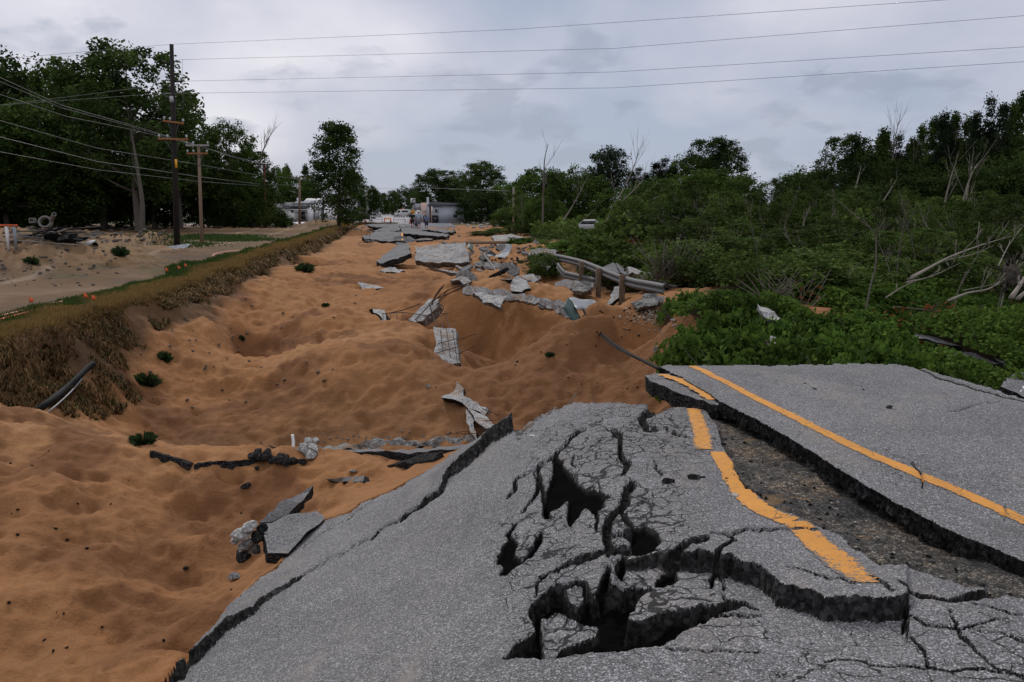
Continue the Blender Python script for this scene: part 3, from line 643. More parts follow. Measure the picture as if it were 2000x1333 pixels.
def G(X, Y):
    X = np.asarray(X, float); Y = np.asarray(Y, float)
    pit = Graw(X, Y); far = sst(80, 104, Y) ; pit = pit * (1 - far)
    near = sst(60, 12, Y)
    amp = near * .8 + .2
    # soft wind- and foot-made dimples
    d1 = fbm(X * 1.5, Y * 1.5, 1, 3, .55); d2 = np.abs(fbm(X * 3.1 + 5, Y * 3.1, 4, 3, .5)); d3 = fbm(X * 9, Y * 9, 7, 3)
    right = sst(2.5, 5.5, X - .02 * Y)
    d4 = np.abs(fbm(X * 1.35 + 2, Y * 1.1, 5, 3, .5)); dim = (.07 * d1 - .13 * d2 - .13 * d4 + .014 * d3 + .07) * (1 - .5 * right) + .42 * (.35 - np.abs(fbm(X * .27, Y * .24, 9, 4, .5))) * sst(12, 17, Y) * sst(60, 45, Y)
    pit = pit + dim; sv = X - np.interp(Y, _vy, _vx)
    rill = np.abs(fbm(Y * .85 + .25 * sv, sv * .16, 3, 4, .55)); pit = pit - .30 * (rill - .3) * sst(.3, 1.5, sv) * sst(7.5, 3, sv) * sst(12, 15, Y)
    lot = .03 * fbm(X * .9, Y * .9, 5, 4) + .05 * fbm(X * .15, Y * .15, 6, 2)
    hp = 0 * X
    for hx, hy, a, b, h in _hp:
        q = ((X - hx) / a) ** 2 + ((Y - hy) / b) ** 2; k = np.exp(-q * 1.1); hp = np.maximum(hp, h * k * (1 + .28 * fbm(X * 1.3, Y * 1.3, 3, 4, .6)) + .10 * sst(.05, .3, k) * fbm(X * 2.6, Y * 2.6, 7, 4, .65))
    lot = lot + hp
    s = verge_s(X, Y); wb = .95 + .4 * fbm(X * .3, Y * .3, 8, 2) + 1.5 * sst(17, 12, Y)
    k = sst(0, 1, np.clip(s / wb, 0, 1)); k = k * .75 + .25 * sst(.0, .3, s / wb)
    lump = .10 * fbm(X * 1.8, Y * 1.8, 10, 3) * np.exp(-((s - .6) / .8) ** 2)
    z = lot * (1 - k) + pit * k + lump
    return z
def under_pave(X, Y, z):
    Z = P(X, Y); px, py = proj(X, Y, Z)
    ok = (Y > .8) & (Y < 9.2) & (X > -4.4) & (X < 6.5)
    sd = polysd(px, py, REG)
    m = ok & (sd < -3); z = np.where(m, np.minimum(z, Z - .28), z)
    # sand lies against the sheet on its low side and thins out over its lip
    sd2 = sst(26, 2, sd); lo = ok & (sd >= -3) & (px < 940) & (py > 850) & (px > 250); z = np.where(lo, z * (1 - sd2) + (Z + .015) * sd2, z)
    z2 = S(X, Y); qx, qy = proj(X, Y, z2); m2 = (Y < 9.4) & (Y > 1) & (X > .3) & (X < 12) & (polysd(qx, qy, RS) < 25); z = np.where(m2, np.minimum(z, -.15 + .0 * z), z)
    return z
def Gf(X, Y): return under_pave(X, Y, G(X, Y))
Gn = Raster(Gf, -14, 14, 1, 32, .05)
def Gs(X, Y):
    X = np.asarray(X, float); Y = np.asarray(Y, float)
    inn = (X > -13.9) & (X < 13.9) & (Y > 1.1) & (Y < 31.9)
    return np.where(inn, Gn(X, Y), G(X, Y))
def hitG(px, py, y0=3.0): return march(Gs, px, py, y0, 300, 2500)

us = np.concatenate([np.linspace(-3.2, -.95, 40)[:-1], np.linspace(-.95, .95, 760), np.linspace(.95, 3.2, 40)[1:]])
ys = [-3.0]; 
while ys[-1] < 1500:
    y = ys[-1]
    ys.append(y + (0.25 if y < 3.5 else (.012 * (y - 1) if y < 6 else (.0036 * (y + 4) if y < 40 else (.008 * y if y < 120 else .05 * y)))))
ys = np.array(ys); Yg = ys[:, None] + 0 * us[None]; Xg = us[None] * (Yg + 4.2)
zg = Gf(Xg, Yg)
s = verge_s(Xg, Yg)
c = np.array([.30, .146, .061])[None, None] * np.ones(Xg.shape + (1,))
def lay(c, m, col): return c * (1 - m[..., None]) + np.array(col) * m[..., None]
sm = fbm(Xg * .28, Yg * .28, 12, 4); c = lay(c, sst(.1, .8, sm) * .6, (.21, .095, .038)); c = lay(c, sst(.05, .7, -sm) * .55, (.375, .205, .098))
pxg, pyg = proj(Xg, Yg, zg)
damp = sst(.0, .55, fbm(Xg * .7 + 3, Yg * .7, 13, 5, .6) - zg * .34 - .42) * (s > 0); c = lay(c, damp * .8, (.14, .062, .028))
bowl = np.exp(-(((Xg - .9) / 2.6) ** 2 + ((Yg - 14.2) / 3.2) ** 2)); c = lay(c, np.clip(bowl * 1.3, 0, .85), (.165, .078, .035))  # bowl sand: damp tone, with the hollow's shade painted into the colour
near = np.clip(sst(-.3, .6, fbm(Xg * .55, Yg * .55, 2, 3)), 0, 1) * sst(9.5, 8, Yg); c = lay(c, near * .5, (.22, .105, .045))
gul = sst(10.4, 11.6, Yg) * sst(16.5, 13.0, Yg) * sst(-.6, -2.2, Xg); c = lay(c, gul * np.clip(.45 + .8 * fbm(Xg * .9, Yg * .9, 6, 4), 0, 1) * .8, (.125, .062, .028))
# dark soil band on the bank and thin veg soil to the right
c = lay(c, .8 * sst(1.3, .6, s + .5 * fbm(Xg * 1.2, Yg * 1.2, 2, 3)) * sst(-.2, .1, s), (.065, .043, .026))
c = lay(c, sst(0.05, -.1, s), (.135, .083, .045))
lotv = fbm(Xg * .22, Yg * .3, 3, 5, .6); c = lay(c, (s < 0) * sst(.0, .7, lotv) * .6, (.22, .16, .11)); c = lay(c, (s < 0) * sst(.05, .6, -lotv) * .7, (.10, .07, .048))
gr = (s < 0) * sst(.1, .5, fbm(Xg * .5, Yg * .8, 6, 4)) * sst(-5, -3, s) * .8; c = lay(c, gr * .35, (.06, .075, .03))
c = lay(c, (s < 0) * sst(.35, .6, fbm(Xg * .35 + 7, Yg * .9, 9, 4)) * sst(75, 40, Yg) * .3, (.05, .07, .025))
c = lay(c, sst(-1.5, -1.0, s) * (s < 0) * .7, (.10, .095, .03))
for _o in (-5.2, -6.6, -8.4, -9.6):
    c = lay(c, (s < 0) * np.exp(-((s - _o + .5 * fbm(Yg * .12, 0 * Yg, 3, 2)) / .22) ** 2) * .6, (.30, .235, .175) if _o in (-5.2, -8.4) else (.09, .065, .045))
hh_ = np.zeros_like(Xg)
for hx, hy, a, b, h in _hp: hh_ = np.maximum(hh_, np.exp(-(((Xg - hx) / a) ** 2 + ((Yg - hy) / b) ** 2)))
c = lay(c, (s < 0) * sst(.15, .6, hh_) * .6, (.27, .17, .09)); c = lay(c, (s < 0) * sst(.1, .5, fbm(Xg * 1.6, Yg * 1.6, 8, 4, .65)) * sst(20, 24, Yg) * sst(60, 50, Yg) * .55, (.075, .055, .04))
# right-hand vegetated slope
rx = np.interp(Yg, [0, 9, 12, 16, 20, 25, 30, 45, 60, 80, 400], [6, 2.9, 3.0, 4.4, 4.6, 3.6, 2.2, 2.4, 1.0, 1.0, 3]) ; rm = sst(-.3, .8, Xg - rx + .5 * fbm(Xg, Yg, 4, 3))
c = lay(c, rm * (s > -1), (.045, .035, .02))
c = lay(c, sst(98, 112, Yg + .2 * Xg), (.055, .07, .03))
# lighter gravel lot before the stores
wf = sst(104, 112, Yg) * sst(170, 150, Yg) * sst(-50, -46, Xg) * sst(-24, -28, Xg); c = lay(c, wf, (.33, .29, .27))
r, cc = Xg.shape; idx = np.arange(r * cc).reshape(r, cc)
q = np.stack([idx[:-1, :-1], idx[:-1, 1:], idx[1:, 1:], idx[1:, :-1]], -1).reshape(-1, 4)
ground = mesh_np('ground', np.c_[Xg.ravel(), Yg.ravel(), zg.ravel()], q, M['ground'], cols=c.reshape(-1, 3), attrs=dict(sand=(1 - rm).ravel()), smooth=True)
tag(ground, kind='structure')
# ============================================================ LOOSE SLABS AND RUBBLE
def chunk(name, pts, thick, mats, parent=None, back=None, seed=1, rough=.02, edge=.03, cuts=3, seg=.12):
    """ragged slab: outline pts (3-D), extruded by thick away from the viewer side; mats = (face, side)"""
    P3 = [Vector(p) for p in pts]; c = sum(P3, Vector()) / len(P3); n = Vector()
    for i in range(len(P3)): n += (P3[i] - c).cross(P3[(i + 1) % len(P3)] - c)
    n.normalize()
    if back is None: back = -n if n.z > 0 else n
    else: back = Vector(back).normalized()
    rr = random.Random(seed); ring = []
    for i, a in enumerate(P3):
        b = P3[(i + 1) % len(P3)]; k = max(1, int((b - a).length / seg)); d = (b - a)
        for j in range(k):
            p = a + d * (j / k)
            p += Vector((rr.uniform(-1, 1), rr.uniform(-1, 1), rr.uniform(-1, 1))) * edge; ring.append(p)
    bm = bmesh.new(); top = [bm.verts.new(p) for p in ring]
    f = bm.faces.new(top); res = bmesh.ops.triangulate(bm, faces=[f])['faces']
    for _ in range(cuts):
        es = [e for e in bm.edges if e.calc_length() > seg * 1.1]
        if not es or len(bm.faces) > 2500: break
        bmesh.ops.subdivide_edges(bm, edges=es, cuts=1, use_grid_fill=True)
        bmesh.ops.triangulate(bm, faces=bm.faces[:])
    face_vs = list(bm.verts); be = [e for e in bm.edges if e.is_boundary]
    topf = set(bm.faces)
    # relief on the face
    for v in face_vs:
        q = v.co; v.co = q + n * rough * float(fbm(np.array([q.x * 5 + q.z * 3]), np.array([q.y * 5 + q.z * 4]), seed, 4, .6)[0])
    cur = be
    for fr in (.5, 1.0):
        r = bmesh.ops.extrude_edge_only(bm, edges=cur); nv = [g for g in r['geom'] if isinstance(g, bmesh.types.BMVert)]; cur = [g for g in r['geom'] if isinstance(g, bmesh.types.BMEdge)]
        cur = [e for e in cur if e.is_boundary]
        for v in nv: v.co += back * thick * .5 * rr.uniform(.75, 1.25) + Vector((rr.uniform(-1, 1), rr.uniform(-1, 1), rr.uniform(-1, 1))) * edge * .8
    try: bmesh.ops.holes_fill(bm, edges=cur, sides=0)
    except Exception: pass
    for fc in bm.faces: fc.material_index = 0 if fc in topf else 1
    bmesh.ops.recalc_face_normals(bm, faces=bm.faces[:])
    me = bpy.data.meshes.new(name); bm.to_mesh(me); bm.free()
    for m in mats: me.materials.append(m)
    o = bpy.data.objects.new(name, me); COL.objects.link(o)
    if parent is not None: o.parent = parent
    return o
A, AS, B_, CN, CD = M['asphalt_smooth'], M['asphalt'], M['broken'], M['concrete'], M['concrete_dark']
def pg(px, py, dz=0, dY=0):
    p = hitG(px, py); return Vector((p.x, p.y + dY, p.z + dz))
def pts_y(L): return [aty(a, b, y) for a, b, y in L]
def rock(name, loc, r, mat, seed, sq=(1, 1, .7), parent=None, sub=2, rz=None):
    bm = bmesh.new(); bmesh.ops.create_icosphere(bm, subdivisions=sub, radius=1); rr = random.Random(seed)
    cut = [(Vector((rr.gauss(0, 1), rr.gauss(0, 1), rr.gauss(0, 1))).normalized(), rr.uniform(.45, .8)) for _ in range(9)]
    for v in bm.verts:
        for nn, d in cut:
            t = v.co.dot(nn)
            if t > d: v.co -= nn * (t - d)
        v.co *= 1 + .08 * rr.uniform(-1, 1)
        v.co = Vector((v.co.x * sq[0], v.co.y * sq[1], v.co.z * sq[2])) * r
    me = bpy.data.meshes.new(name); bm.to_mesh(me); bm.free(); me.materials.append(mat)
    o = bpy.data.objects.new(name, me); COL.objects.link(o); o.location = loc; o.rotation_euler = (rr.uniform(-.3, .3), rr.uniform(-.3, .3), rr.uniform(0, 6) if rz is None else rz)
    if parent is not None: o.parent = parent
    return o

# small slab wedge carrying the torn yellow line
tp = [(1260,733),(1279,730),(1309,729),(1332,735),(1375,757),(1419,789),(1400,791),(1387,788),(1360,780),(1339,772),(1315,763),(1290,751),(1268,742)]
def zS2(x, y): return .37 + 0 * x
def hit2(px, py):
    x, y, _ = atz(px, py, .37); return Vector((float(x), float(y), .37))
sm_ = chunk('asphalt_slab', [hit2(*p) for p in tp], .14, (AS, B_), back=(0.02, .0, -1), seed=4, rough=.006, edge=.008, seg=.07)
tag(sm_, 'small tilted asphalt slab with a torn yellow line, wedged left of the big intact slab', 'asphalt slab')
ribbon('yellow_line', [(1291,733),(1330,746),(1362,763),(1394,783)], [.10,.11,.11], lambda x, y: .377 + 0 * x, hit2, sm_, 9, rag=.014)

def pave_slab(pts, thick, label, mats=(A, B_), name='asphalt_slab', **k):
    o = chunk(name, pts, thick, mats, **k); return tag(o, label, 'concrete slab' if name.startswith('concrete') else 'asphalt slab')
# tall raised plate at the crest of the sloping sheet
# slab fragments half sunk in the sand beside the sheet
pave_slab(pts_y([(507,1022,6.9),(545,985,7.4),(612,948,8.1),(585,985,7.6),(548,1012,7.2)]), .10, 'pale pointed asphalt plate leaning out of the sand above the white rubble lump', back=(0, .3, -1), seed=11, edge=.012)
pave_slab(pts_y([(506,1025,6.8),(560,1012,7.05),(620,998,7.3),(636,1012,7.0),(600,1045,6.6),(562,1078,6.2),(522,1080,6.15),(518,1050,6.45)]), .12, 'grey asphalt block with a curved crack, beside the white rubble lump', (AS, B_), back=(-.3, .3, -1), seed=12, edge=.012)
_lump = empty('rubble_lump', hitG(490, 1060)); tag(_lump, 'lump of white broken concrete and black asphalt standing in the near sand', 'rubble')
for i, (a, b, r_, m) in enumerate([(470,1045,.10,CN),(490,1030,.09,CN),(480,1065,.09,CD),(505,1050,.09,B_),(500,1075,.08,CD),(478,1085,.10,B_),(512,1030,.07,B_),(460,1055,.06,CN),(495,1055,.07,CN)]):
    p = aty(a, b, 6.45 + i * .02) - _lump.location; rock('rubble_piece', p, r_, m, 40 + i, (1, .9, .75), _lump)
pave_slab([pg(640,943,.03), pg(715,935,.04), pg(712,945,.02), pg(690,944,.02), pg(655,942,.0)], .10, 'thin sliver of grey asphalt edge showing through the sand, nearest the sheet', seed=14, edge=.012, name='asphalt_slab')
# long dark edge of a buried slab
e1 = [(292,880),(310,882),(345,891),(390,903),(440,898),(500,896)]
def edge_slab(top, hpx, label, seed, th=.12, up=.0):
    T = [pg(a, b + hpx, .0) for a, b in top]; q = [Vector((p.x, p.y, p.z + up + th)) for p in T]
    bk = [Vector((p.x, p.y + .12, p.z - .03)) for p in q[::-1]]
    return pave_slab(q + bk, th * 1.7, label, (B_, B_), back=(0, -.15, -1), seed=seed, edge=.012, seg=.07)
edge_slab([(294,884),(330,893),(372,908)], 8, 'long black asphalt edge curving out of the sand, its left half', 21, .07)
edge_slab([(378,908),(430,905),(498,900)], 8, 'long black asphalt edge curving out of the sand, its right half', 22, .07)
_l2 = empty('rubble_lump', hitG(545, 905)); tag(_l2, 'heap of crumbled black asphalt at the right end of the long buried edge', 'rubble')
for i, (a, b, r_) in enumerate([(497,892,.12),(512,896,.12),(528,897,.11),(545,898,.12),(560,901,.10),(575,902,.09),(590,903,.07),(520,886,.09),(505,884,.08),(552,892,.08)]):
    p = hitG(a, b + 6) + Vector((0, 0, .05)) - _l2.location; rock('rubble_piece', p, r_, B_, 60 + i, (1.2, .8, .6), _l2)
_l3 = empty('rubble_lump', hitG(600, 885)); tag(_l3, 'small heap of white broken concrete at the left end of the broken white edge', 'rubble')
for i, (a, b, r_) in enumerate([(588,880,.10),(600,872,.12),(608,884,.11),(596,888,.10),(612,868,.08),(603,895,.09)]):
    p = hitG(a, b + 10) + Vector((0, .1, .08)) - _l3.location; rock('rubble_piece', p, r_, CN, 80 + i, (1, .8, .9), _l3)
pave_slab([pg(755,912,.03), pg(800,903,.05), pg(862,893,.06), pg(845,903,.04), pg(815,907,.03)], .10, 'dark flat asphalt sliver lying on sand left of the raised plate', (B_, B_), seed=24, edge=.012)
# white broken edge along the foot of the far mound
def beam(px_pts, Yd, hpx, label, seed, mats=(CN, CN), name='concrete_slab', thick=.35, wr=.05, seg=.16):
    """strip outline given by its upper line (px,py) and a height in px at depth Yd (list or number)"""
    n = len(px_pts); Ys = Yd if isinstance(Yd, (list, tuple)) else [Yd] * n; hs = hpx if isinstance(hpx, (list, tuple)) else [hpx] * n
    up = [aty(a, b, y) for (a, b), y in zip(px_pts, Ys)]; lo = [aty(a, b + h, y - .12) for (a, b), y, h in zip(px_pts, Ys, hs)]
    o = chunk(name, up + lo[::-1], thick, mats, back=(0, 1, -.25), seed=seed, rough=.05, edge=wr, seg=seg); return tag(o, label, 'concrete slab')
beam([(600,878),(650,869),(700,864),(760,861),(820,858),(880,858),(932,852)], [12.3,12.4,12.5,12.6,12.6,12.6,12.6], [10,12,14,16,17,16,14], 'long low white broken slab edge at the foot of the far sand mound', 31, (CD, CD), seg=.12, wr=.035)
pave_slab(pts_y([(590,884,12.0),(680,879,12.1),(800,878,12.0),(935,866,11.8),(948,873,11.3),(830,884,11.5),(700,884,11.6)]), .12, 'long thin strip of grey asphalt lying before the white broken edge', seed=33, edge=.02)
chunks = [
 ([(862,775,14.6),(882,768,14.9),(893,745,15.2),(905,762,15.0),(908,788,14.5),(890,782,14.3)], .3, 'upper white concrete lump on the mound edge, under the steep strip'),
 ([(905,776,14.3),(925,783,14.2),(955,802,13.9),(948,811,13.8),(915,797,14.0),(902,786,14.1)], .25, 'middle pale concrete slab fallen across the mound edge'),
 ([(915,798,13.9),(938,806,13.8),(970,832,13.3),(950,838,13.2),(928,822,13.4)], .25, 'lowest pale concrete slab fallen below the mound edge'),
 ([(908,800,13.7),(920,808,13.6),(930,840,13.1),(930,862,12.8),(920,848,13.0),(912,825,13.3)], .2, 'thin upright white slab remnant beside the fallen slabs'),
 ([(845,642,17.6),(866,640,17.6),(890,645,17.6),(893,680,16.8),(898,708,16.2),(878,714,16.0),(850,718,15.9),(841,700,16.2),(853,675,16.8),(850,655,17.2)], .22, 'steep white broken strip with bent rebar on the mound edge'),
 ([(800,622,21),(822,600,21.3),(838,583,21.6),(857,586,21.5),(855,600,21.2),(835,620,20.9),(808,632,20.6),(796,628,20.6)], .3, 'tilted pale concrete block with torn rebar fan on top'),
 ([(718,603,21.5),(745,602,21.3),(756,622,20.6),(760,635,20.2),(748,636,20.0),(746,615,20.8)], .2, 'narrow white hooked slab edge left of the rebar mesh'),
 ([(812,484,38.5),(850,479,38.6),(908,473,38.7),(917,512,37.2),(890,515,37.0),(845,513,37.0),(811,508,37.2)], .4, 'big upright pale slab standing in the sand, largest white one'),
 ([(700,553,29.5),(712,551,29.6),(735,556,29.5),(757,562,29.3),(730,566,29.0),(704,566,29.0)], .4, 'isolated low white concrete lump in the sand left of centre'),
 ([(1003,545,25.2),(1012,541,25.4),(1030,552,25.1),(1036,562,24.6),(1018,573,24.2),(996,570,24.3)], .4, 'cracked white slab leaning behind the long concrete beam'),
 ([(1016,538,26.0),(1042,534,26.2),(1049,548,25.8),(1038,558,25.4),(1022,552,25.6)], .5, 'rounded white slab end on top of the cracked one'),
 ([(836,525,33),(868,526,32.8),(905,533,32.5),(912,545,32),(900,537,32.4),(860,529,32.8)], .15, 'thin white rim of a buried slab below the big upright slab'),
 ([(1200,560,21.5),(1222,558,21.8),(1215,575,21),(1195,596,20.5),(1186,598,20.5)], .2, 'leaning white slab behind the guardrail posts'),
 ([(1482,596,12.6),(1500,602,12.4),(1525,620,12.0),(1518,626,11.9),(1495,616,12.1),(1485,606,12.3)], .12, 'white broken concrete poking out of the vines'),
 ([(1502,655,11.2),(1520,660,11.1),(1522,678,10.9),(1505,688,10.8),(1498,672,11)], .2, 'grey concrete lump low in the vines')]
def fit(p):
    cx = sum(q[0] for q in p) / len(p); cy = sum(q[1] for q in p) / len(p); cY = sum(q[2] for q in p) / len(p); h = hitG(cx, cy).y * .985
    f = min(1.0, h / cY) * (.965 if cx > 1700 else 1); return pts_y([(a, b, y * f) for a, b, y in p])
for i, (p, t, l) in enumerate(chunks):
    o = chunk('concrete_slab', fit(p), t * 1.3, (CN, B_ if i % 3 == 0 else CD), back=(.15, 1, -.6), seed=100 + i, rough=.035, edge=.018 if p[0][2] < 20 else .05, seg=.10 if p[0][2] < 20 else .2); tag(o, l, 'concrete slab')
beam([(905,561),(930,559),(970,566),(1010,573),(1060,583),(1100,590)], [23,23,22.8,22.4,21.6,20.8], [12,18,16,15,16,17], 'long broken concrete beam lying across the sand crest', 131, (CN, CD), thick=.3)
beam([(965,577),(1000,576),(1040,582),(1080,592),(1112,606),(1127,616)], [22,21.6,21,20,18.8,18], [14,8,8,12,18,20], 'white crumbled edge under the long beam, following the sand crest', 132, (CN, CD), thick=.2)
beam([(1105,630),(1122,632)], [17.2,17.2], [70,18], 'thin white slab spike pointing down the sand bowl', 133, (CN, CN), thick=.12, wr=.02)
for i, (p, t, l) in enumerate([
 ([(925,572,22.5),(960,574,22.2),(985,585,21.6),(975,598,21),(945,590,21.4)], .25, 'hanging pale slab piece under the left end of the long beam'),
 ([(1120,548,24),(1160,556,23.5),(1150,572,22.6),(1118,566,23)], .3, 'grey slab lump in the gap left of the guardrail posts'),
 ([(1225,520,24.5),(1262,530,24),(1330,552,22.5),(1322,562,21.8),(1262,545,22.8),(1230,532,23.8)], .3, 'long pale crumbled slab edge lying behind the right end of the guardrail'),
 ([(1232,590,20),(1262,572,20.6),(1300,580,20),(1285,594,19.4),(1250,604,19.2)], .25, 'flat grey slab below the right end of the guardrail'),
 ([(960,462,52),(1000,458,54),(1040,470,50),(1010,482,46),(970,478,47)], .3, 'pale rubble slab right of the long horizontal pole'),
 ([(1040,508,31),(1072,500,32),(1092,512,30.5),(1070,526,29)], .4, 'dark tilted slab below the grey slab by the bushes'),
 ([(880,548,26.5),(905,541,27),(925,549,26.5),(910,557,26)], .25, 'little pale slab just left of the long beam'),
 ([(742,528,34),(770,523,34.5),(792,528,34),(770,534,33.4)], .2, 'low buried pale slab below the sand-covered asphalt slab'),
 ([(925,515,33),(960,510,33.5),(985,518,33),(960,528,32)], .3, 'dark broken slab right of the big upright one')]):
    o = chunk('concrete_slab', fit(p), t, (CN if 'pale' in l else CD, CD), back=(0, 1, -.5), seed=160 + i, rough=.06, edge=.05, seg=.2); tag(o, l, 'concrete slab')
# tilted plates lying about the washed-out roadway, each its own
_pl = []
for i in range(4):
    g = random.Random(70 + i); n_ = 6 + i % 2; pl_ = [Vector((math.cos(6.28 * k / n_ + .3 * i) * g.uniform(.7, 1.1), math.sin(6.28 * k / n_ + .3 * i) * g.uniform(.45, .8), 0)) for k in range(n_)]
    _pl.append(chunk('pavement_plate', pl_, .22, ((A, B_), (CD, B_), (CN, CD), (A, CD))[i], back=(0, 0, -1), seed=500 + i, rough=.03, edge=.04, seg=.25))
g = random.Random(12)
for i in range(46):
    if i < 26: a, b = g.uniform(890, 1110), g.uniform(478, 560)
    elif i < 36: a, b = g.uniform(1060, 1330), 0; b = 520 + (a - 1060) * .16 + g.uniform(-8, 14)
    else: a, b = g.uniform(720, 900), g.uniform(452, 478)
    p = hitG(a, b); s_ = g.uniform(.25, .75) * (1.2 if p.y > 40 else .8); o = _pl[g.randrange(4)].copy(); COL.objects.link(o); o.location = (p.x, p.y, p.z + s_ * .16); o.scale = (s_, s_, s_ * g.uniform(.7, 1.2)); o.rotation_euler = (g.uniform(-.1, .75), g.uniform(-.5, .5), g.uniform(-.6, .6)); tag(o, 'small tilted pavement plate among the wreckage of the washed-out road', 'pavement plate', 'tilted plates in the wreckage')
for q in _pl: bpy.data.objects.remove(q)
# the broken highway further off
fars = [
 ([(722,467,57),(724,456,60),(735,452,61),(783,453,61),(783,470,56),(760,472,55.5)], .3, 'dark tilted asphalt slab with a yellow stub at its end', (A, B_)),
 ([(707,462,58),(722,458,60),(722,468,57),(712,467,57)], .3, 'small crumpled slab left of the dark tilted slab', (A, B_)),
 ([(728,452,63),(750,444,68),(780,441,71),(782,450,65),(760,452,63)], .25, 'asphalt slab rising behind the dark tilted slab', (A, B_)),
 ([(783,448,66),(800,448,67),(830,452,66),(878,459,61),(872,463,59),(820,459,60),(786,456,61)], .3, 'long flat broken slab the walkers stand on', (A, B_)),
 ([(770,446,72),(800,444,76),(835,446,76),(845,450,72),(805,450,69)], .25, 'thin slab left of the walkers feet', (A, B_)),
 ([(838,449,72),(860,447,75),(890,453,70),(870,455,67)], .2, 'thin grey plate right of the walkers', (A, B_)),
 ([(719,441,82),(740,438,88),(800,438,88),(806,443,82),(770,444,80),(730,444,80)], .3, 'first broken plate of the far roadway, nearest the barricades', (A, B_)),
 ([(735,512,37),(752,497,40),(778,478,42),(797,475,42),(802,494,38),(775,505,36.5),(748,514,35.5)], .3, 'tilted asphalt slab half covered by sand, left of the big pale slab', (A, B_)),
 ([(1158,530,27),(1195,514,27),(1204,516,27),(1212,532,26),(1190,536,25),(1165,536,25.5)], .2, 'rounded asphalt plate behind the guardrail', (A, B_)),
 ([(1203,515,27),(1222,524,26.5),(1240,536,26),(1232,540,25.5),(1212,530,26)], .2, 'narrow broken plate beside the rounded one behind the guardrail', (A, B_)),
 ([(1030,497,34),(1038,487,35),(1060,485,35.5),(1090,490,34),(1080,502,32.5),(1050,505,32)], .3, 'grey slab with white underside under the dark shrub', (CD, B_)),
 ([(1785,651,14.5),(1812,655,14.4),(1850,668,14.2),(1880,679,14),(1850,673,13.8),(1810,664,13.9),(1788,658,14)], .12, 'upper long thin asphalt sliver in the vines', (A, B_)),
 ([(1836,681,13),(1870,683,12.9),(1900,690,12.7),(1955,711,12.2),(1940,709,11.9),(1890,700,12),(1860,692,12.4)], .12, 'lower long asphalt sliver in the vines', (A, B_)),
 ([(1942,697,12.4),(1960,704,12.2),(1980,720,11.8),(1962,714,11.9)], .1, 'small upright asphalt splinter right of the long slivers', (A, B_)),
 ([(1955,752,9.0),(1972,737,9.6),(2010,718,10.4),(2100,700,11),(2140,760,9.6),(2040,790,8.7),(1995,776,8.7)], .14, 'asphalt piece with a white line beyond the far slab corner', (AS, B_))]
for i, (p, t, l, mm) in enumerate(fars):
    o = chunk('asphalt_slab', fit(p) if i not in (0, 14) else pts_y(p), t, mm, back=(0, .5, -1), seed=200 + i, rough=.02, edge=.015 if p[0][2] < 20 else .04, seg=.12 if p[0][2] < 20 else .35); tag(o, l, 'asphalt slab')
    if i == 0: chunk('yellow_line', pts_y([(783.3,455,60.3),(787,455,60.3),(788,470,55.9),(784,470,55.9)]), .1, (M['yellow'], B_), parent=o, seed=3, edge=.01)
    if i == 14: chunk('white_line', pts_y([(1976,772,8.82),(2000,751,9.4),(2030,738,9.8),(2034,741,9.7),(2004,756,9.2),(1984,775,8.75)]), .004, (M['white'], M['white']), parent=o, seed=3, edge=.004)
# a yellow-striped fragment lying on the sand by the shrubs
o = chunk('asphalt_slab', pts_y([(1312,622,17.2),(1322,600,18),(1334,598,18),(1332,612,17.5),(1322,628,17)]), .12, (AS, B_), back=(0, .5, -1), seed=240, edge=.02, seg=.1); tag(o, 'little asphalt fragment with a yellow stripe, left of the vines', 'asphalt slab')
chunk('yellow_line', pts_y([(1315,621,17.1),(1322,602,17.8),(1327,601,17.8),(1320,622,17.0)]), .01, (M['yellow'], M['yellow']), parent=o, seed=3, edge=.005)
# rubble strewn round the slabs: small stones, each its own
pr = [rock('rubble_stone', (0, 0, 0), 1, m, 300 + i, (1.1, .8, .6)) for i, m in enumerate((CN, B_, M['stone'], CD))]
def scatter(proto, pxl, n, r0, r1, label, group, name, cat='stone', first=None):
    out = []
    for i in range(n):
        a, b = pxl(); p = hitG(a, b)
        o = proto.copy(); COL.objects.link(o); o.name = name; s_ = random.uniform(r0, r1) * (1 if p.y < 25 else p.y / 25)
        o.location = (p.x, p.y, p.z + s_ * .15); o.scale = (s_, s_ * random.uniform(.6, 1.2), s_ * random.uniform(.5, 1.2)); o.rotation_euler = (random.uniform(-.5, .5), random.uniform(-.5, .5), random.uniform(0, 6)); tag(o, label, cat, group); out.append(o)
    return out
U = random.uniform
scatter(pr[0], lambda: (U(620, 930), 862 + random.gauss(0, 6) - 6), 60, .012, .04, 'small white stone strewn along the broken white edge in the sand', 'white stones along the broken edge', 'rubble_stone')
scatter(pr[0], lambda: (U(840, 920), U(640, 860)), 16, .012, .03, 'small white stone on the steep mound edge', 'white stones on the mound edge', 'rubble_stone')
scatter(pr[1], lambda: (U(0, 560), U(880, 1300)), 34, .008, .026, 'small black asphalt crumb on the near sand', 'asphalt crumbs on the near sand', 'asphalt_crumb', 'asphalt crumb')
scatter(pr[1], lambda: (U(1000, 1260), U(640, 760)), 16, .015, .04, 'small black asphalt crumb in the sand bowl', 'asphalt crumbs in the sand bowl', 'asphalt_crumb', 'asphalt crumb')
scatter(pr[2], lambda: (random.gauss(1270, 24), random.gauss(618, 11)), 120, .025, .06, 'small gravel stone on the sand before the guardrail', 'gravel stones before the guardrail', 'gravel_stone')
scatter(pr[1], lambda: (random.gauss(1270, 28), random.gauss(620, 13)), 50, .02, .05, 'dark gravel stone on the sand before the guardrail', 'dark stones before the guardrail', 'gravel_stone')
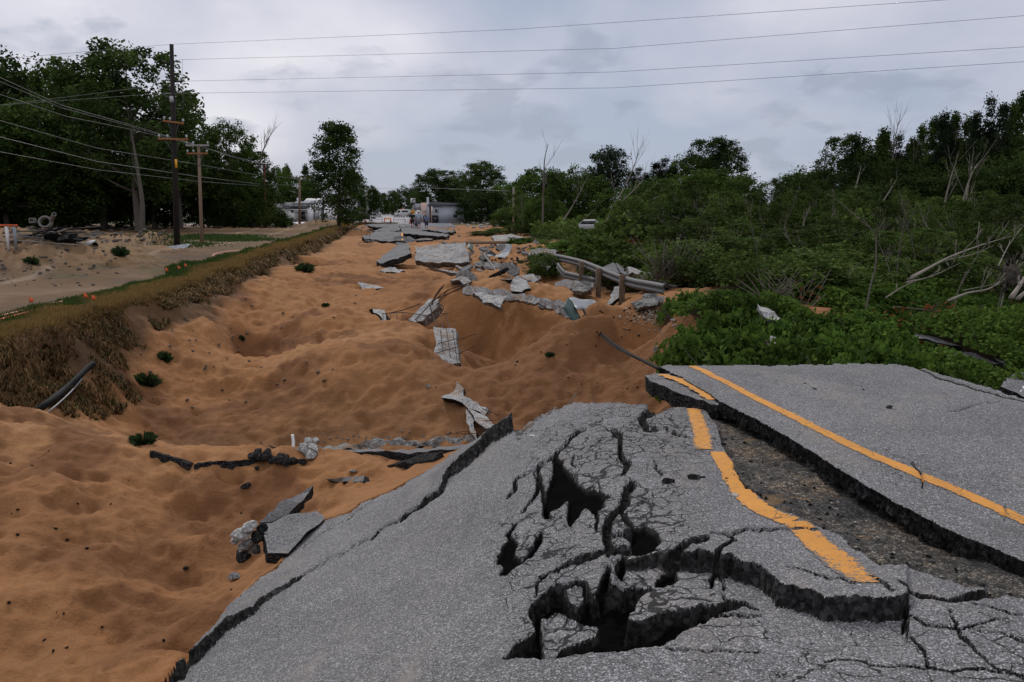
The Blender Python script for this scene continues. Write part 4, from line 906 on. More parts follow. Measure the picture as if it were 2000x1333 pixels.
scatter(pr[3], lambda: (U(880, 1100), U(470, 520)), 60, .05, .14, 'grey rubble stone between the far slabs and the bushes', 'rubble before the bushes', 'rubble_stone')
scatter(pr[3], lambda: (U(700, 900), U(448, 476)), 60, .03, .10, 'grey rubble stone among the far road slabs', 'rubble among the far slabs', 'rubble_stone')
scatter(pr[0], lambda: (U(900, 1010), U(434, 446)), 40, .05, .12, 'pale rubble lump by the far houses', 'pale rubble by the far houses', 'rubble_stone')
scatter(pr[1], lambda: (U(940, 1040), U(505, 522)), 26, .05, .11, 'dark rubble stone under the torn metal sheet', 'dark rubble under the metal sheet', 'rubble_stone')
for q in pr: bpy.data.objects.remove(q)
# single lumps one can point at
def lump(px, py, rpx, surf, label, seed, mat=B_, name='asphalt_lump', sq=(1, .8, .7)):
    p = hitP(px, py) if surf == 'P' else (hitS(px, py) if surf == 'S' else hitG(px, py)); r = rpx / FPX * p.y
    return tag(rock(name, (p.x, p.y, p.z + r * .45), r, mat, seed, sq, sub=3, rz=0), label, 'asphalt lump')
lump(1305, 946, 13, 'P', 'round black asphalt lump on the cracked sheet', 1)
lump(1355, 939, 13, 'P', 'flat black asphalt lump left of the yellow line', 2, sq=(1.3, .8, .6))
lump(1372, 938, 8, 'P', 'smaller black lump touching the flat one left of the yellow line', 3)
lump(1416, 940, 8, 'P', 'thin black scrap on the yellow line', 4, sq=(1, .8, .35))
lump(1436, 972, 11, 'P', 'brown-grey stone sitting on the yellow line', 5, M['stone'], sq=(1, .8, .6))
lump(1222, 908, 7, 'P', 'small black lump in the vertical crack', 6)
lump(1738, 798, 8, 'S', 'flat black scrap lying on the intact slab', 7, sq=(1, .8, .35))
lump(1591, 761, 5, 'S', 'tiny black scrap on the far part of the intact slab', 8, sq=(1, .8, .35))
lump(1572, 750, 3, 'S', 'tiniest black scrap near the far rim of the intact slab', 81, sq=(1, .8, .35))
lump(1686, 762, 3, 'S', 'tiny black scrap right of the middle of the intact slab', 82, sq=(1, .8, .35))
lump(480, 953, 11, 'G', 'dark asphalt lump below the long black edge in the sand', 9)
lump(503, 918, 7, 'G', 'small dark lump touching the right half of the long black edge', 10)
lump(363, 1113, 8, 'G', 'black asphalt lump in the near sand', 11)
lump(456, 1131, 13, 'G', 'flat dark asphalt flake in the near sand close to the sheet', 12, A, sq=(1.3, 1, .3))
lump(690, 924, 9, 'G', 'dark asphalt flake above the grey sliver', 13, A, sq=(1.3, 1, .35))
lump(836, 757, 6, 'G', 'grey cube-like block on the mound slope', 14, CD)
lump(1282, 688, 8, 'G', 'grey pointed stone at the foot of the cable', 15, CD, sq=(.8, .7, 1.1))
lump(1305, 692, 7, 'G', 'white scrap beside the grey pointed stone', 16, M['white'], sq=(1.2, .5, .3))
lump(1332, 697, 10, 'G', 'black tyre-like scrap near the vines', 17, sq=(1.2, .7, .35))
lump(1362, 702, 12, 'G', 'flat dark asphalt scrap at the edge of the vines', 18, A, sq=(1.3, .8, .3))
lump(975, 603, 9, 'G', 'brown clod on the sand crest under the beam', 19, M['bark'], name='earth_clod')
lump(888, 861, 5, 'P', 'x', 20) if False else None
lump(1012, 858, 5, 'P', 'white pebble beside the raised plate', 21, M['stone'])
lump(1040, 853, 5, 'P', 'white chip on the sheet right of the pebble', 22, M['white'], sq=(1.4, .6, .4))
lump(1205, 797, 4, 'P', 'white stone behind the crest of the sheet', 23, M['stone'])

# broken white bedding edge beside the raised plate
beam([(1008,852),(1030,838),(1050,822),(1072,806),(1085,800)], [7.35,7.42,7.5,7.58,7.62], [12,10,9,8,6], 'short white stony edge beside the raised plate', 134, (CD, CD), thick=.12, wr=.015, seg=.05)

_pr = [rock('trench_stone', (0, 0, 0), 1, m, 320 + i, (1.1, .8, .6)) for i, m in enumerate((B_, CD, M['stone']))]
_rr = random.Random(5); _tp = [(p[0], p[1]) for p in TR[:16]]
for i in range(150):
    a = _rr.uniform(1400, 1980); yl_ = np.interp(a, [1385, 1412, 1440, 1510, 1640, 1760, 1960], [800, 860, 925, 990, 1045, 1105, 1160]); yh_ = np.interp(a, [1385, 1470, 1560, 1650, 1750, 1850, 2000], [800, 850, 905, 965, 1025, 1075, 1140]); b = yh_ + (yl_ - yh_) * _rr.uniform(.05, .97)
    if yl_ - yh_ < 6: continue
    p = hitP(a, b); zz_ = float(Cz(np.array([p.x]), np.array([p.y]))[0]); o = _pr[i % 3 if i % 4 else 0].copy(); COL.objects.link(o); s_ = _rr.uniform(.006, .019); o.location = (p.x, p.y, zz_ + s_ * .3); o.scale = (s_, s_ * _rr.uniform(.6, 1.1), s_ * _rr.uniform(.5, 1)); o.rotation_euler = (0, 0, _rr.uniform(0, 6)); tag(o, 'small gravel stone lying in the trench between the two road pieces', 'stone', 'gravel stones in the trench')
for q in _pr: bpy.data.objects.remove(q)
# ------------------------------------------------------------ rebar
def bars(name, lists, r, mat, label, cat, group=None):
    mb = MB()
    for L_ in lists: mb.tube(spline([aty(*p) for p in L_], 5), r, 5)
    return tag(mb.build(name, mat, smooth=True), label, cat, group)
fan = [[(808,628,20.8),(835,600,21),(850,580,21),(862,562,21)], [(840,600,21),(852,578,21),(866,560,21)], [(845,590,21),(870,570,21),(888,562,21),(920,552,21)], [(850,585,21),(880,572,21),(912,556,21)], [(855,590,21),(868,575,21),(876,565,21)],
       [(760,612,20.5),(790,605,20.6),(820,594,20.8)], [(852,592,21),(866,600,20.8),(860,614,20.5)], [(838,592,21),(843,610,20.6)], [(845,596,20.9),(848,582,21),(858,566,21.2),(868,556,21.3)], [(852,598,20.9),(872,577,21),(896,566,21),(905,560,21)]]
bars('rebar_fan', fan, .014, M['rust'], 'rusty rebar fan torn out of the tilted concrete block', 'rebar')
mesh_ = [[(748, 612, 20.3), (748, 634, 19.8)], [(762, 610, 20.2), (763, 634, 19.7)], [(775, 609, 20.2), (776, 632, 19.7)], [(786, 606, 20.2), (788, 632, 19.7)], [(800, 622, 20.2), (802, 634, 19.7)], [(813, 622, 20.2), (815, 636, 19.7)], [(830, 618, 20.2), (836, 636, 19.5)], [(845, 614, 20.2), (854, 642, 19)],
         [(858, 610, 20.2), (862, 625, 19.6), (866, 646, 18.4)], [(868, 606, 20.2), (874, 625, 19.6), (878, 648, 18.2)], [(745, 613, 20.3), (790, 611, 20.2), (835, 617, 20.2), (870, 612, 20.2)], [(835, 628, 19.9), (875, 612, 20.1)]]
bars('rebar_mesh', mesh_, .011, M['rust'], 'rusty square rebar mesh hanging before the hooked slab edge', 'rebar')
bars('rebar_mesh', [[(860,644,17.4),(866,690,16.3)], [(872,642,17.4),(880,700,16)], [(884,645,17.4),(894,712,15.8),(896,730,15.4)], [(855,672,16.8),(890,662,17)], [(852,690,16.4),(893,678,16.6)], [(890,666,16.8),(930,652,16.6)], [(894,692,16.2),(928,676,16)], [(876,716,15.8),(877,742,15.2)]], .009, M['rust'], 'rebar grid clinging to the steep white strip', 'rebar')
bars('rebar_rod', [[(900,800,13.6),(940,798,13.3),(975,812,13)], [(905,826,13),(950,822,12.8),(990,820,12.6)], [(890,845,12.7),(930,840,12.6),(975,836,12.4)], [(870,848,12.7),(960,846,12.3)]], .007, M['rust'], 'rusty bars poking right from the fallen pale slabs', 'rebar')
bars('rebar_rod', [[(845,942,6.9),(853,962,6.7)], [(866,944,6.9),(862,960,6.7)]], .006, M['rust'], 'two short wires sticking up from the crease of the sheet', 'wire')
bars('bare_twig', [[(1050,830,7.4),(1080,810,7.6),(1105,795,7.7),(1126,769,7.9)]], .006, M['twig'], 'bare brown twig rising from the broken crest of the sheet', 'twig')
bars('white_strip', [[(572,880,12.3),(573,865,12.4),(571,850,12.5)]], .03, M['white'], 'short white plastic strip standing in the sand', 'plastic strip')
bars('bare_twig', [[(485,855,13.2),(515,868,12.8),(545,876,12.4),(565,878,12.2)]], .012, M['bark_dark'], 'dark root curving over the sand behind the black edge', 'root')
# pipes and cables
def gq(a, b): return (a, b, hitG(a, b).y - .18)
def gp3(a, b):
    return (a, b, max(hitG(a, b, 11.0).y - .42, 11.2))
def pipe(name, L_, r, mat, label, cat, parts=None, n=10):
    o = MB().tube(spline([aty(*p) for p in L_], 8), r, n).build(name, mat, smooth=True); return tag(o, label, cat)
pipe('black_pipe', [gp3(55,815),gp3(95,786),gp3(128,760),gp3(150,740),gp3(168,722),gp3(182,711)], .055, M['rubber'], 'thick black plastic pipe crossing the gully below the grass bank', 'pipe')
pipe('black_pipe', [gp3(75,818),gp3(110,792),gp3(142,762),gp3(160,740)], .012, M['tin'], 'thin grey cable beside the thick black pipe', 'cable')
pipe('cable', [(1138,604,17.5),(1150,624,17),(1175,652,15.5),(1210,680,13),(1250,702,10.5),(1290,722,8.2)], .022, M['rubber'], 'thick black cable stretched down to the corner of the intact slab', 'cable', n=8)
pipe('cable', [(1150,628,16.8),(1172,655,15.4),(1200,678,13.4),(1250,704,10.6)], .012, M['rubber'], 'thin second cable running beside the thick one', 'cable', n=6)
pipe('steel_rod', [(945,497,31),(962,520,29),(980,545,26.5),(1013,571,23.5)], .04, M['steel'], 'long bent steel pole leaning over the sand to the beam', 'steel pole', n=8)
pipe('wooden_pole', [(905,474.5,44),(950,474,44),(1003,473.5,44)], .09, M['pole'], 'long horizontal pale pole lying right of the big slab', 'pole', n=8)
pipe('orange_conduit', [gq(-20,624),gq(40,610),(80,600,hitG(80,600).y),gq(122,591)], .04, M['pinkpipe'], 'faded orange conduit lying along the verge at the left edge', 'conduit')
pipe('orange_conduit', [gq(-20,632),gq(30,618),gq(62,610)], .035, M['orange'], 'brighter second orange conduit just below the faded one', 'conduit')
pipe('orange_conduit', [gq(415,502),gq(420,497),gq(445,492),gq(480,488),gq(530,478)], .04, M['pinkpipe'], 'thin orange conduit on the dirt past the tall pole', 'conduit')
# crumpled sheet metal
def sheet(name, L_, mat, label, cat='metal sheet', parent=None, th=.012):
    mb = MB(); n = len(L_); up = [aty(*a) for a, b in L_]; lo = [aty(*b) for a, b in L_]; k = 5; V = []; S1 = spline(up, 4); S2 = spline(lo, 4)
    for i, (p, q) in enumerate(zip(S1, S2)):
        for j in range(k): V.append(p.lerp(q, j / (k - 1)) + Vector((0, .03 * math.sin(i * 1.3 + j), .02 * math.sin(i * .9 + 2 * j))))
    m = len(S1); Fc = [(i * k + j, i * k + j + 1, (i + 1) * k + j + 1, (i + 1) * k + j) for i in range(m - 1) for j in range(k - 1)]
    o = mesh_np(name, V, Fc, mat, parent); md = o.modifiers.new('t', 'SOLIDIFY'); md.thickness = th; return tag(o, label, cat) if label else o
cv = sheet('culvert_sheet', [((1112,582,18.0),(1128,606,17.4)), ((1130,583,18.2),(1143,604,17.6)), ((1150,586,18.2),(1152,607,17.7)), ((1165,588,18.2),(1157,618,17.4)), ((1178,600,18),(1163,628,17)), ((1189,618,17.6),(1170,633,16.8))], M['tin'], 'curled grey sheet metal culvert piece with a green inside, above the cable')
sheet('green_panel', [((1110,582,17.9),(1098,600,17.2)), ((1122,596,17.7),(1112,618,17)), ((1136,625,17.2),(1122,636,16.9))], M['teal'], None, parent=cv)
tag(chunk('metal_sheet', pts_y([(966,502,36),(978,494,36.6),(993,477,37.4),(1001,481,37.3),(996,492,36.8),(987,504,35.8)]), .015, (M['tin'], M['tin']), back=(0, 1, -.3), seed=5, rough=.05, edge=.015, seg=.25), 'shiny folded metal sheet with an upright flap, left of the bushes', 'metal sheet')
tag(chunk('metal_sheet', pts_y([(936,489,37),(947,495,36.8),(955,489,37),(968,497,36.6),(975,501,36.2),(955,501,36),(943,498,36.3)]), .015, (M['tin'], M['rubber']), back=(0, 1, -.3), seed=6, rough=.08, edge=.015, seg=.25), 'dark and white crumpled metal sheet left of the folded one', 'metal sheet')
sheet('tarp_scrap', [((913,478,42),(913,486,41)), ((919,476,42),(920,488,41)), ((925,480,42),(924,488,41))], M['teal'], 'small dark green tarp lump right of the big pale slab', 'tarp')
# ------------------------------------------------------------ guardrail
def wbeam(parent, L_, name='rail'):
    prof = [(-.13, 0), (-.11, .03), (-.075, .06), (-.045, .06), (-.015, .015), (.015, .015), (.045, .06), (.075, .06), (.11, .03), (.13, 0)]
    pts = spline([aty(*p) for p in L_], 6); V = []; k = len(prof)
    for i, p in enumerate(pts):
        d = (pts[min(i + 1, len(pts) - 1)] - pts[max(i - 1, 0)]).normalized(); side = d.cross(Vector((0, 0, 1))).normalized(); upv = side.cross(d)
        for a, b in prof: V.append(p + upv * a + side * b * (1 if side.y < 0 else -1))
    Fc = [(i * k + j, i * k + j + 1, (i + 1) * k + j + 1, (i + 1) * k + j) for i in range(len(pts) - 1) for j in range(k - 1)]
    o = mesh_np(name, V, Fc, M['steel'], parent, smooth=False); md = o.modifiers.new('t', 'SOLIDIFY'); md.thickness = .006; return o
gr_ = empty('guardrail', aty(1200, 570, 20)); tag(gr_, 'bent steel guardrail on two wooden posts beside the thicket', 'guardrail')
def rel(o, par): o.location = o.location - par.location; return o
rel(wbeam(gr_, [(1085,503,30),(1110,508,28.5),(1140,516,26.5),(1165,526,24.5),(1200,541,22),(1235,553,20.2),(1270,560,18.9),(1300,566,18)]), gr_)
for a, b0, b1, yd in ((1170, 534, 606, 23.5), (1216, 548, 604, 20.8), (1137, 520, 548, 26)):
    t_ = aty(a, b0, yd); bt = aty(a - 3, b1, yd); pm = MB().box((0, 0, 0), (.15, .15, (t_ - bt).length + .3)).build('post', M['post'], gr_, bevel=.008); pm.location = (t_ + bt) / 2 - gr_.location
g2 = empty('guardrail', aty(1130, 545, 27)); tag(g2, 'broken lower guardrail length with a sharp kink, left of the posts', 'guardrail')
rel(wbeam(g2, [(1090,520,28),(1098,531,27.5),(1104,537,27.2)]), g2); rel(wbeam(g2, [(1104,537,27.2),(1130,543,26.2),(1168,552,25)]), g2)
# black fence-like litter in the gap
# ------------------------------------------------------------ flags
def flag(px, py, label, h=.35, parent=None):
    p = pg(px, py); e = empty('marker_flag', p); tag(e, label, 'marker flag', 'orange marker flags on the verge')
    MB().tube([(0, 0, -.05), (.01, 0, h)], .004, 4).build('wire', M['steel'], e)
    v = [(0.01, 0, h), (.06, .01, h - .02), (.11, -.015, h - .07), (.05, .005, h - .11), (.0, 0, h - .1)]
    o = mesh_np('pennant', v, [(0, 1, 2, 3, 4)], M['orange'], e); md = o.modifiers.new('t', 'SOLIDIFY'); md.thickness = .003
flag(60, 620, 'orange marker flag beside the conduits at the left edge', .4); flag(166, 612, 'orange marker flag on the bank, left one of the close pair', .42); flag(182, 622, 'orange marker flag on the bank, right one of the close pair', .48)
flag(324, 546, 'orange marker flag on the verge, first of the far three', .35); flag(348, 541, 'orange marker flag on the verge, middle of the far three', .35); flag(361, 536, 'orange marker flag on the verge, last of the far three', .35)
# ============================================================ POLES AND LINES
def pole(base, top, r0, r1, mat, label, arms=(), name='utility_pole', extra=None):
    b = aty(*base); t = aty(top[0], top[1], base[2]); e = empty(name, b); tag(e, label, 'utility pole')
    MB().tube([(0, 0, -.6), (t - b) * .5, t - b], [r0, (r0 + r1) / 2, r1], 10).build('pole_shaft', mat, e, smooth=True)
    for (ax, ay, half, am, tilt) in arms:
        c_ = aty(ax, ay, base[2]) - b; o = MB().box((0, 0, 0), (half * 2, .08, .095)).build('crossarm', am, e, bevel=.01); o.location = c_ + Vector((0, -.2, 0)); o.rotation_euler = (0, tilt, 0)
        for s_ in (-.9, -.35, .9):
            q = MB().tube([(0, 0, .06), (0, 0, .12), (0, 0, .16), (0, 0, .24)], [.02, .05, .07, .035], 8).build('insulator', M['porc'], o); q.location = (s_ * half, 0, 0)
        for s_ in (-1, 1): MB().tube([(s_ * half * .5, 0, -.05), (s_ * .06, .12, -.75)], .018, 4).build('brace', M['steel'], o)
    return e
P1 = pole((345, 484, 42), (335, 87), .165, .10, M['pole_dark'], 'tall dark utility pole with two brown crossarms, left of the washout', [(342, 240, .55, M['arm'], .13), (341, 273, .8, M['arm'], .02)])
_b = P1.location
MB().tube([aty(335, 183, 42) - _b, aty(316, 184, 41.6) - _b], .03, 5).build('bracket', M['steel'], P1)
MB().tube([aty(334, 195, 42) - _b, aty(318, 183, 41.8) - _b], .03, 5).build('bracket', M['steel'], P1)
MB().tube([aty(333, 128, 42) - _b, aty(314, 118, 41.8) - _b], .04, 5).build('bracket', M['black'], P1)
MB().tube([aty(337, 159, 42) - _b, aty(357, 160, 41.8) - _b], .045, 6).build('bracket', M['black'], P1)
MB().tube([aty(337, 213, 42) - _b, aty(358, 213, 41.8) - _b], .02, 5).build('bracket', M['steel'], P1)
MB().tube([aty(356, 117, 41.8) - _b, aty(358, 213, 41.8) - _b], .008, 4).build('ground_wire', M['wire'], P1)
MB().box(aty(335, 194, 41.7) - _b, (.14, .14, .3)).build('clamp', M['porc'], P1)
MB().box(aty(344, 320, 41.7) - _b, (.1, .06, .45)).build('tag_plate', M['signy'], P1)
_gp = rock('gravel_pile', hitG(342, 486) + Vector((0, 0, .0)), .85, m_simple('pale_gravel', (.32, .34, .37), .95, .4, 14, bd=.03), 5, (1.1, 1, .33), sub=4); tag(_gp, 'low pile of pale grey gravel round the foot of the tall dark pole', 'gravel pile')
P2 = pole((394, 474, 49), (388, 284), .115, .08, M['pole'], 'light weathered utility pole with a grey and a brown crossarm', [(388, 285, .72, M['armgrey'], 0), (388, 301, .66, M['arm'], 0)])
P3_ = pole((517, 440, 88), (516, 320), .18, .12, m_simple('red_brown_pole_wood', (.12, .04, .03), .9, .3), 'slim reddish utility pole left of the white store', [(516, 322, .9, M['pole_dark'], 0)])
P4 = pole((585, 436, 105), (585, 346), .18, .13, M['pole'], 'brown utility pole standing before the white store', [(585, 347, 1.0, M['pole'], 0)])
P5 = pole((631, 430, 118), (631, 388), .16, .12, M['pole_dark'], 'short dark pole at the right end of the white store')
P6 = pole((716, 415, 190), (716, 370), .2, .14, M['dead'], 'pale pole right of the narrow tree, far down the road')
P7 = pole((1003, 447, 78), (1003, 365), .13, .1, M['dead'], 'grey pole at the edge of the trees right of the grey building')
P8 = pole((1184, 440, 90), (1184, 362), .15, .11, M['dead'], 'thin pole among the trees behind the white car')
P9 = pole((775, 414, 260), (775, 395), .2, .15, M['dead'], 'thin far pole behind the barricades')
def wire(L_, r, label, sag=0.0):
    pts = [aty(*p) for p in L_]; out = []
    for a, b in zip(pts[:-1], pts[1:]):
        n = 14
        for k in range(n): t = k / n; q = a.lerp(b, t); q.z -= sag * 4 * t * (1 - t); out.append(q)
    out.append(pts[-1]); tag(MB().tube(out, r, 4).build('power_line', M['wire'], smooth=True), label, 'power line')
rr_ = .0075
wire([(-400,150,38),(335,87,42),(1000,58,36),(1850,0,30),(2500,-60,27)], rr_, 'topmost overhead line from the tall dark pole to the upper right')
wire([(350,117,42),(1200,95,36),(2000,31,30),(2600,-20,27)], rr_, 'second overhead line from the top, crossing the sky')
wire([(357,159,42),(1200,141,36),(2000,92,30),(2600,55,27)], rr_, 'third overhead line from the top, crossing the sky')
wire([(-400,235,38),(316,183,41.6),(1200,172,36),(2000,121,30),(2600,85,27)], rr_, 'lowest of the four overhead lines crossing the sky')
wire([(-400,262,38),(0,206,40),(330,165,42)], .008, 'line running left from the pole above the trees crowns')
wire([(-400,20,22),(0,152,30),(120,206,34),(250,243,40),(385,284,49),(440,302,62),(516,321,88)], .012, 'upper sagging line down to the grey crossarm')
wire([(-400,40,22),(0,160,30),(120,211,34),(250,246,40),(388,285,49),(450,304,64),(516,322,88)], .010, 'sagging line just under the upper one')
wire([(-400,80,22),(0,185,30),(130,228,35),(250,252,40),(392,286,49),(450,306,64),(516,323,88)], .010, 'third sagging line reaching the grey crossarm')
wire([(-400,150,22),(0,236,30),(190,290,37),(389,322,49),(516,345,88)], .010, 'middle sagging line passing behind both poles')
wire([(-400,190,22),(0,268,30),(190,316,37),(390,346,49),(516,361,88),(585,362,105)], .014, 'thick sagging communication cable before the woods')
wire([(-400,230,22),(0,297,30),(190,332,37),(390,355,49),(516,364,88)], .010, 'lowest sagging line before the woods')
wire([(516,323,88),(540,345,100),(585,350,105),(716,372,190)], .02, 'far line linking the slim reddish pole to the brown one')
wire([(640,372,110),(820,367,100),(1003,374,78)], .015, 'far line crossing the road gap to the grey pole')

# ============================================================ TREES AND SHRUBS
def leaf_mesh(name, C, size, mat, parent=None, rnd=None, flat=.0, aspect=.62, nrm=None):
    """one folded four-point leaf per centre"""
    n = len(C); size = np.broadcast_to(size, (n,)); d = rng.normal(size=(n, 3)); d[:, 2] *= .6; d[:, 2] -= .15
    d /= np.linalg.norm(d, axis=1)[:, None]; u = rng.normal(size=(n, 3)); u[:, 2] += flat * 3; b = np.cross(d, u); b /= np.linalg.norm(b, axis=1)[:, None]; nn = np.cross(b, d)
    L_ = size[:, None]; W_ = L_ * aspect * .5
    V = np.stack([C - d * L_ * .5, C + b * W_ + nn * L_ * .12, C + d * L_ * .5, C - b * W_ + nn * L_ * .12], 1).reshape(-1, 3)
    q = np.arange(n * 4).reshape(n, 4); r_ = rng.random(n) if rnd is None else rnd
    return mesh_np(name, V, q, mat, parent, attrs=dict(rnd=np.repeat(r_, 4)))
def crown_pts(env, nclump, per, cs, flat=.75, seed=0):
    """env(rng)->clump centre; leaves in flattened gaussian clumps"""
    g = np.random.default_rng(seed); C = np.array([env(g) for _ in range(nclump)]); k = g.integers(int(per * .5), int(per * 1.5), nclump); sz = cs * g.uniform(.6, 1.35, nclump)
    c = np.repeat(C, k, 0); s_ = np.repeat(sz, k)[:, None]; r_ = np.clip(np.repeat(g.random(nclump), k) * .6 + g.random(len(c)) * .5, 0, 1)
    return c + np.clip(g.normal(size=c.shape), -1.7, 1.7) * s_ * np.array([1, 1, flat]), r_, C
def ell(cx, cz, rx, rz, lo=.35, p=.45):
    def f(g):
        while True:
            v = g.normal(size=3); v /= np.linalg.norm(v); r = lo + (1 - lo) * g.random() ** p
            q = np.array([v[0] * rx * r + cx, v[1] * rx * r, cz + v[2] * rz * r])
            if q[2] > .4: return q
    return f
def multi(fs, w):
    def f(g): return fs[g.choice(len(fs), p=np.array(w) / sum(w))](g)
    return f
def wood(name, H, clumps, mat, parent, r0=.22, nb=10, lean=(0, 0), z0=.25, seed=0, multi_=1):
    g = random.Random(seed); mb = MB()
    for m in range(multi_):
        ang = g.uniform(0, 6.28); sp = (.0 if multi_ == 1 else .35); base = Vector((math.cos(ang) * sp, math.sin(ang) * sp, 0)); top = Vector((lean[0] + base.x * 4, lean[1] + base.y * 4, H * .86))
        pts = [base + Vector((0, 0, -.4)), base, base.lerp(top, .3) + Vector((g.uniform(-.15, .15), g.uniform(-.15, .15), 0)), base.lerp(top, .65) + Vector((g.uniform(-.3, .3), g.uniform(-.3, .3), 0)), top]
        mb.tube(pts, [r0 * 1.35, r0, r0 * .75, r0 * .4, r0 * .1], 8)
        idx = [g.randrange(len(clumps)) for _ in range(nb)] if len(clumps) else []
        for i in idx:
            c_ = Vector(clumps[i]); t = min(.9, max(z0, (c_.z / H) * .75)); a = pts[1].lerp(pts[-1], t); mid = a.lerp(c_, .5) + Vector((g.uniform(-.2, .2), g.uniform(-.2, .2), -.2)); rr2 = r0 * (1 - t) * .55 + .015
            mb.tube([a, mid, c_], [rr2, rr2 * .6, rr2 * .2], 5)
    return mb.build(name, mat, parent, smooth=True)
TPL = {}
def template(key, name, H, Wd, env, nclump, per, cs, leaf, lmat, bark, nb=14, r0=.22, seed=1, flat=.75, lean=(0, 0), z0=.25, multi_=1):
    e = empty(name); pts, rn, C = crown_pts(env, nclump, per, cs, flat, seed); g = np.random.default_rng(seed)
    pts[:, 2] = np.maximum(pts[:, 2], .1)
    leaf_mesh('crown', pts, leaf * g.uniform(.6, 1.3, len(pts)), lmat, e, rn)
    wood('trunk', H, list(C), bark, e, r0, nb, lean, z0, seed, multi_); TPL[key] = [e, H, Wd, False]; return e
template('maple', 'broadleaf_tree', 18, 12, multi([ell(0, 11.2, 6, 6.6, .55, .5), ell(-2.5, 7, 4.5, 4, .4), ell(3, 12.5, 3.6, 4.2, .4), ell(.5, 15, 2.6, 3.2, .3)], [5, 2, 2, 1.6]), 330, 62, .46, .36, M['leafdk'], M['bark'], 20, .34, 1)
template('maple2', 'broadleaf_tree', 16, 11, multi([ell(0, 9.2, 5.5, 6.8, .5, .5), ell(2.5, 5, 4, 4, .4), ell(-3, 11, 3, 4, .4)], [5, 2, 2]), 330, 62, .46, .36, M['leafmid'], M['bark'], 16, .3, 2)
template('bush', 'bushy_tree', 8, 8, multi([ell(0, 4, 4, 4, .5, .5), ell(-1.6, 2.6, 3, 2.6, .4), ell(2, 5, 2, 2.6, .4)], [4, 2, 2]), 230, 58, .36, .28, M['leafmid'], M['bark_dark'], 12, .18, 3)
template('bushdk', 'bushy_tree', 8, 8, multi([ell(0, 4.2, 4, 3.8, .5, .5), ell(1.6, 2.6, 3, 2.6, .4), ell(-2, 5.2, 2, 2.4, .4)], [4, 2, 2]), 230, 58, .36, .28, M['leafdk'], M['bark_dark'], 12, .18, 4)
def col_env(g):
    z_ = g.random() ** .8 * 10.2 + .9; w_ = 2.7 * (1 - ((z_ - 5) / 6.6) ** 2) ** .5 if abs(z_ - 5) < 6.5 else .4; w_ = max(w_, .3); a = g.random() * 6.28; r_ = w_ * g.random() ** .45; return np.array([r_ * math.cos(a), r_ * math.sin(a), z_])
template('column', 'columnar_tree', 11.5, 5.4, col_env, 230, 62, .34, .25, M['leafdk'], M['bark_dark'], 16, .2, 5)
def pop_env(spikes):
    def f(g):
        x, y, h, w_ = spikes[g.integers(len(spikes))]; z_ = h * (.28 + .72 * g.random() ** .85); k = (z_ / h); ww = w_ * (1.05 - k) ** .6 * (.6 + .4 * g.random()); a = g.random() * 6.28; return np.array([x + ww * math.cos(a), y + ww * math.sin(a), z_])
    return f
template('poplar', 'poplar_tree', 12, 5, pop_env([(0, 0, 12, 1.5), (1.5, .4, 10.6, 1.25), (-1.5, -.3, 11, 1.3), (.6, -1, 9, 1.2)]), 300, 62, .27, .24, M['leafblue'], M['bark'], 20, .16, 6, .95, multi_=2)
template('poplar2', 'poplar_tree', 12, 5, pop_env([(0, 0, 11.4, 1.4), (1.6, -.4, 12, 1.3), (-1.5, .5, 10, 1.3), (-.2, 1, 8, 1.5)]), 300, 62, .27, .24, M['leafdk'], M['bark'], 20, .16, 16, .95, multi_=2)
template('round', 'round_crown_tree', 10, 6.6, multi([ell(0, 6.8, 3.3, 3.1, .5, .5), ell(1.4, 7.4, 1.7, 2.4, .3), ell(-1.8, 6, 1.8, 2.2, .3)], [4, 1, 1]), 190, 52, .30, .26, M['leafblue'], M['bark'], 18, .2, 7, z0=.3)
def pine_env(g):
    z_ = 3 + 11 * g.random(); lay_ = round(z_ / 1.1) * 1.1 + g.normal() * .22; w_ = 3.4 * (1 - (lay_ - 2) / 13.5) * (.6 + .4 * g.random()) + .3; a = g.random() * 6.28; r_ = w_ * g.random() ** .5; return np.array([r_ * math.cos(a), r_ * math.sin(a), lay_])
template('pine', 'pine_tree', 14.5, 7, pine_env, 200, 50, .3, .3, M['leafdk'], M['bark'], 26, .2, 8, .6)
template('sparse', 'sparse_tree', 8, 5, multi([ell(0, 5.4, 2.5, 2.4, .3), ell(.8, 6.6, 1.2, 1.2, .3)], [2, 1]), 64, 40, .3, .22, M['leafshrub'], M['dead'], 26, .07, 9)
template('shrub', 'shrub', 2.4, 2.8, multi([ell(0, 1.1, 1.3, 1.2, .3), ell(.5, 1.5, .7, .8, .3), ell(-.5, .7, .9, .7, .3)], [3, 1, 1]), 120, 46, .15, .13, M['leafshrub'], M['twig'], 16, .035, 10, .85, multi_=3)
template('shrub2', 'shrub', 2.4, 2.8, multi([ell(0, 1.0, 1.4, 1.1, .3), ell(-.5, 1.6, .6, .8, .3)], [3, 1]), 105, 42, .15, .14, M['leafmid'], M['twig'], 22, .035, 11, .85, multi_=3)
template('vine', 'vine_clump', 1.3, 2.2, multi([ell(0, .5, 1.1, .65, .25), ell(.4, .8, .5, .45, .3)], [3, 1]), 95, 34, .11, .135, M['leafvine'], M['twig'], 10, .02, 12, .7, multi_=2)
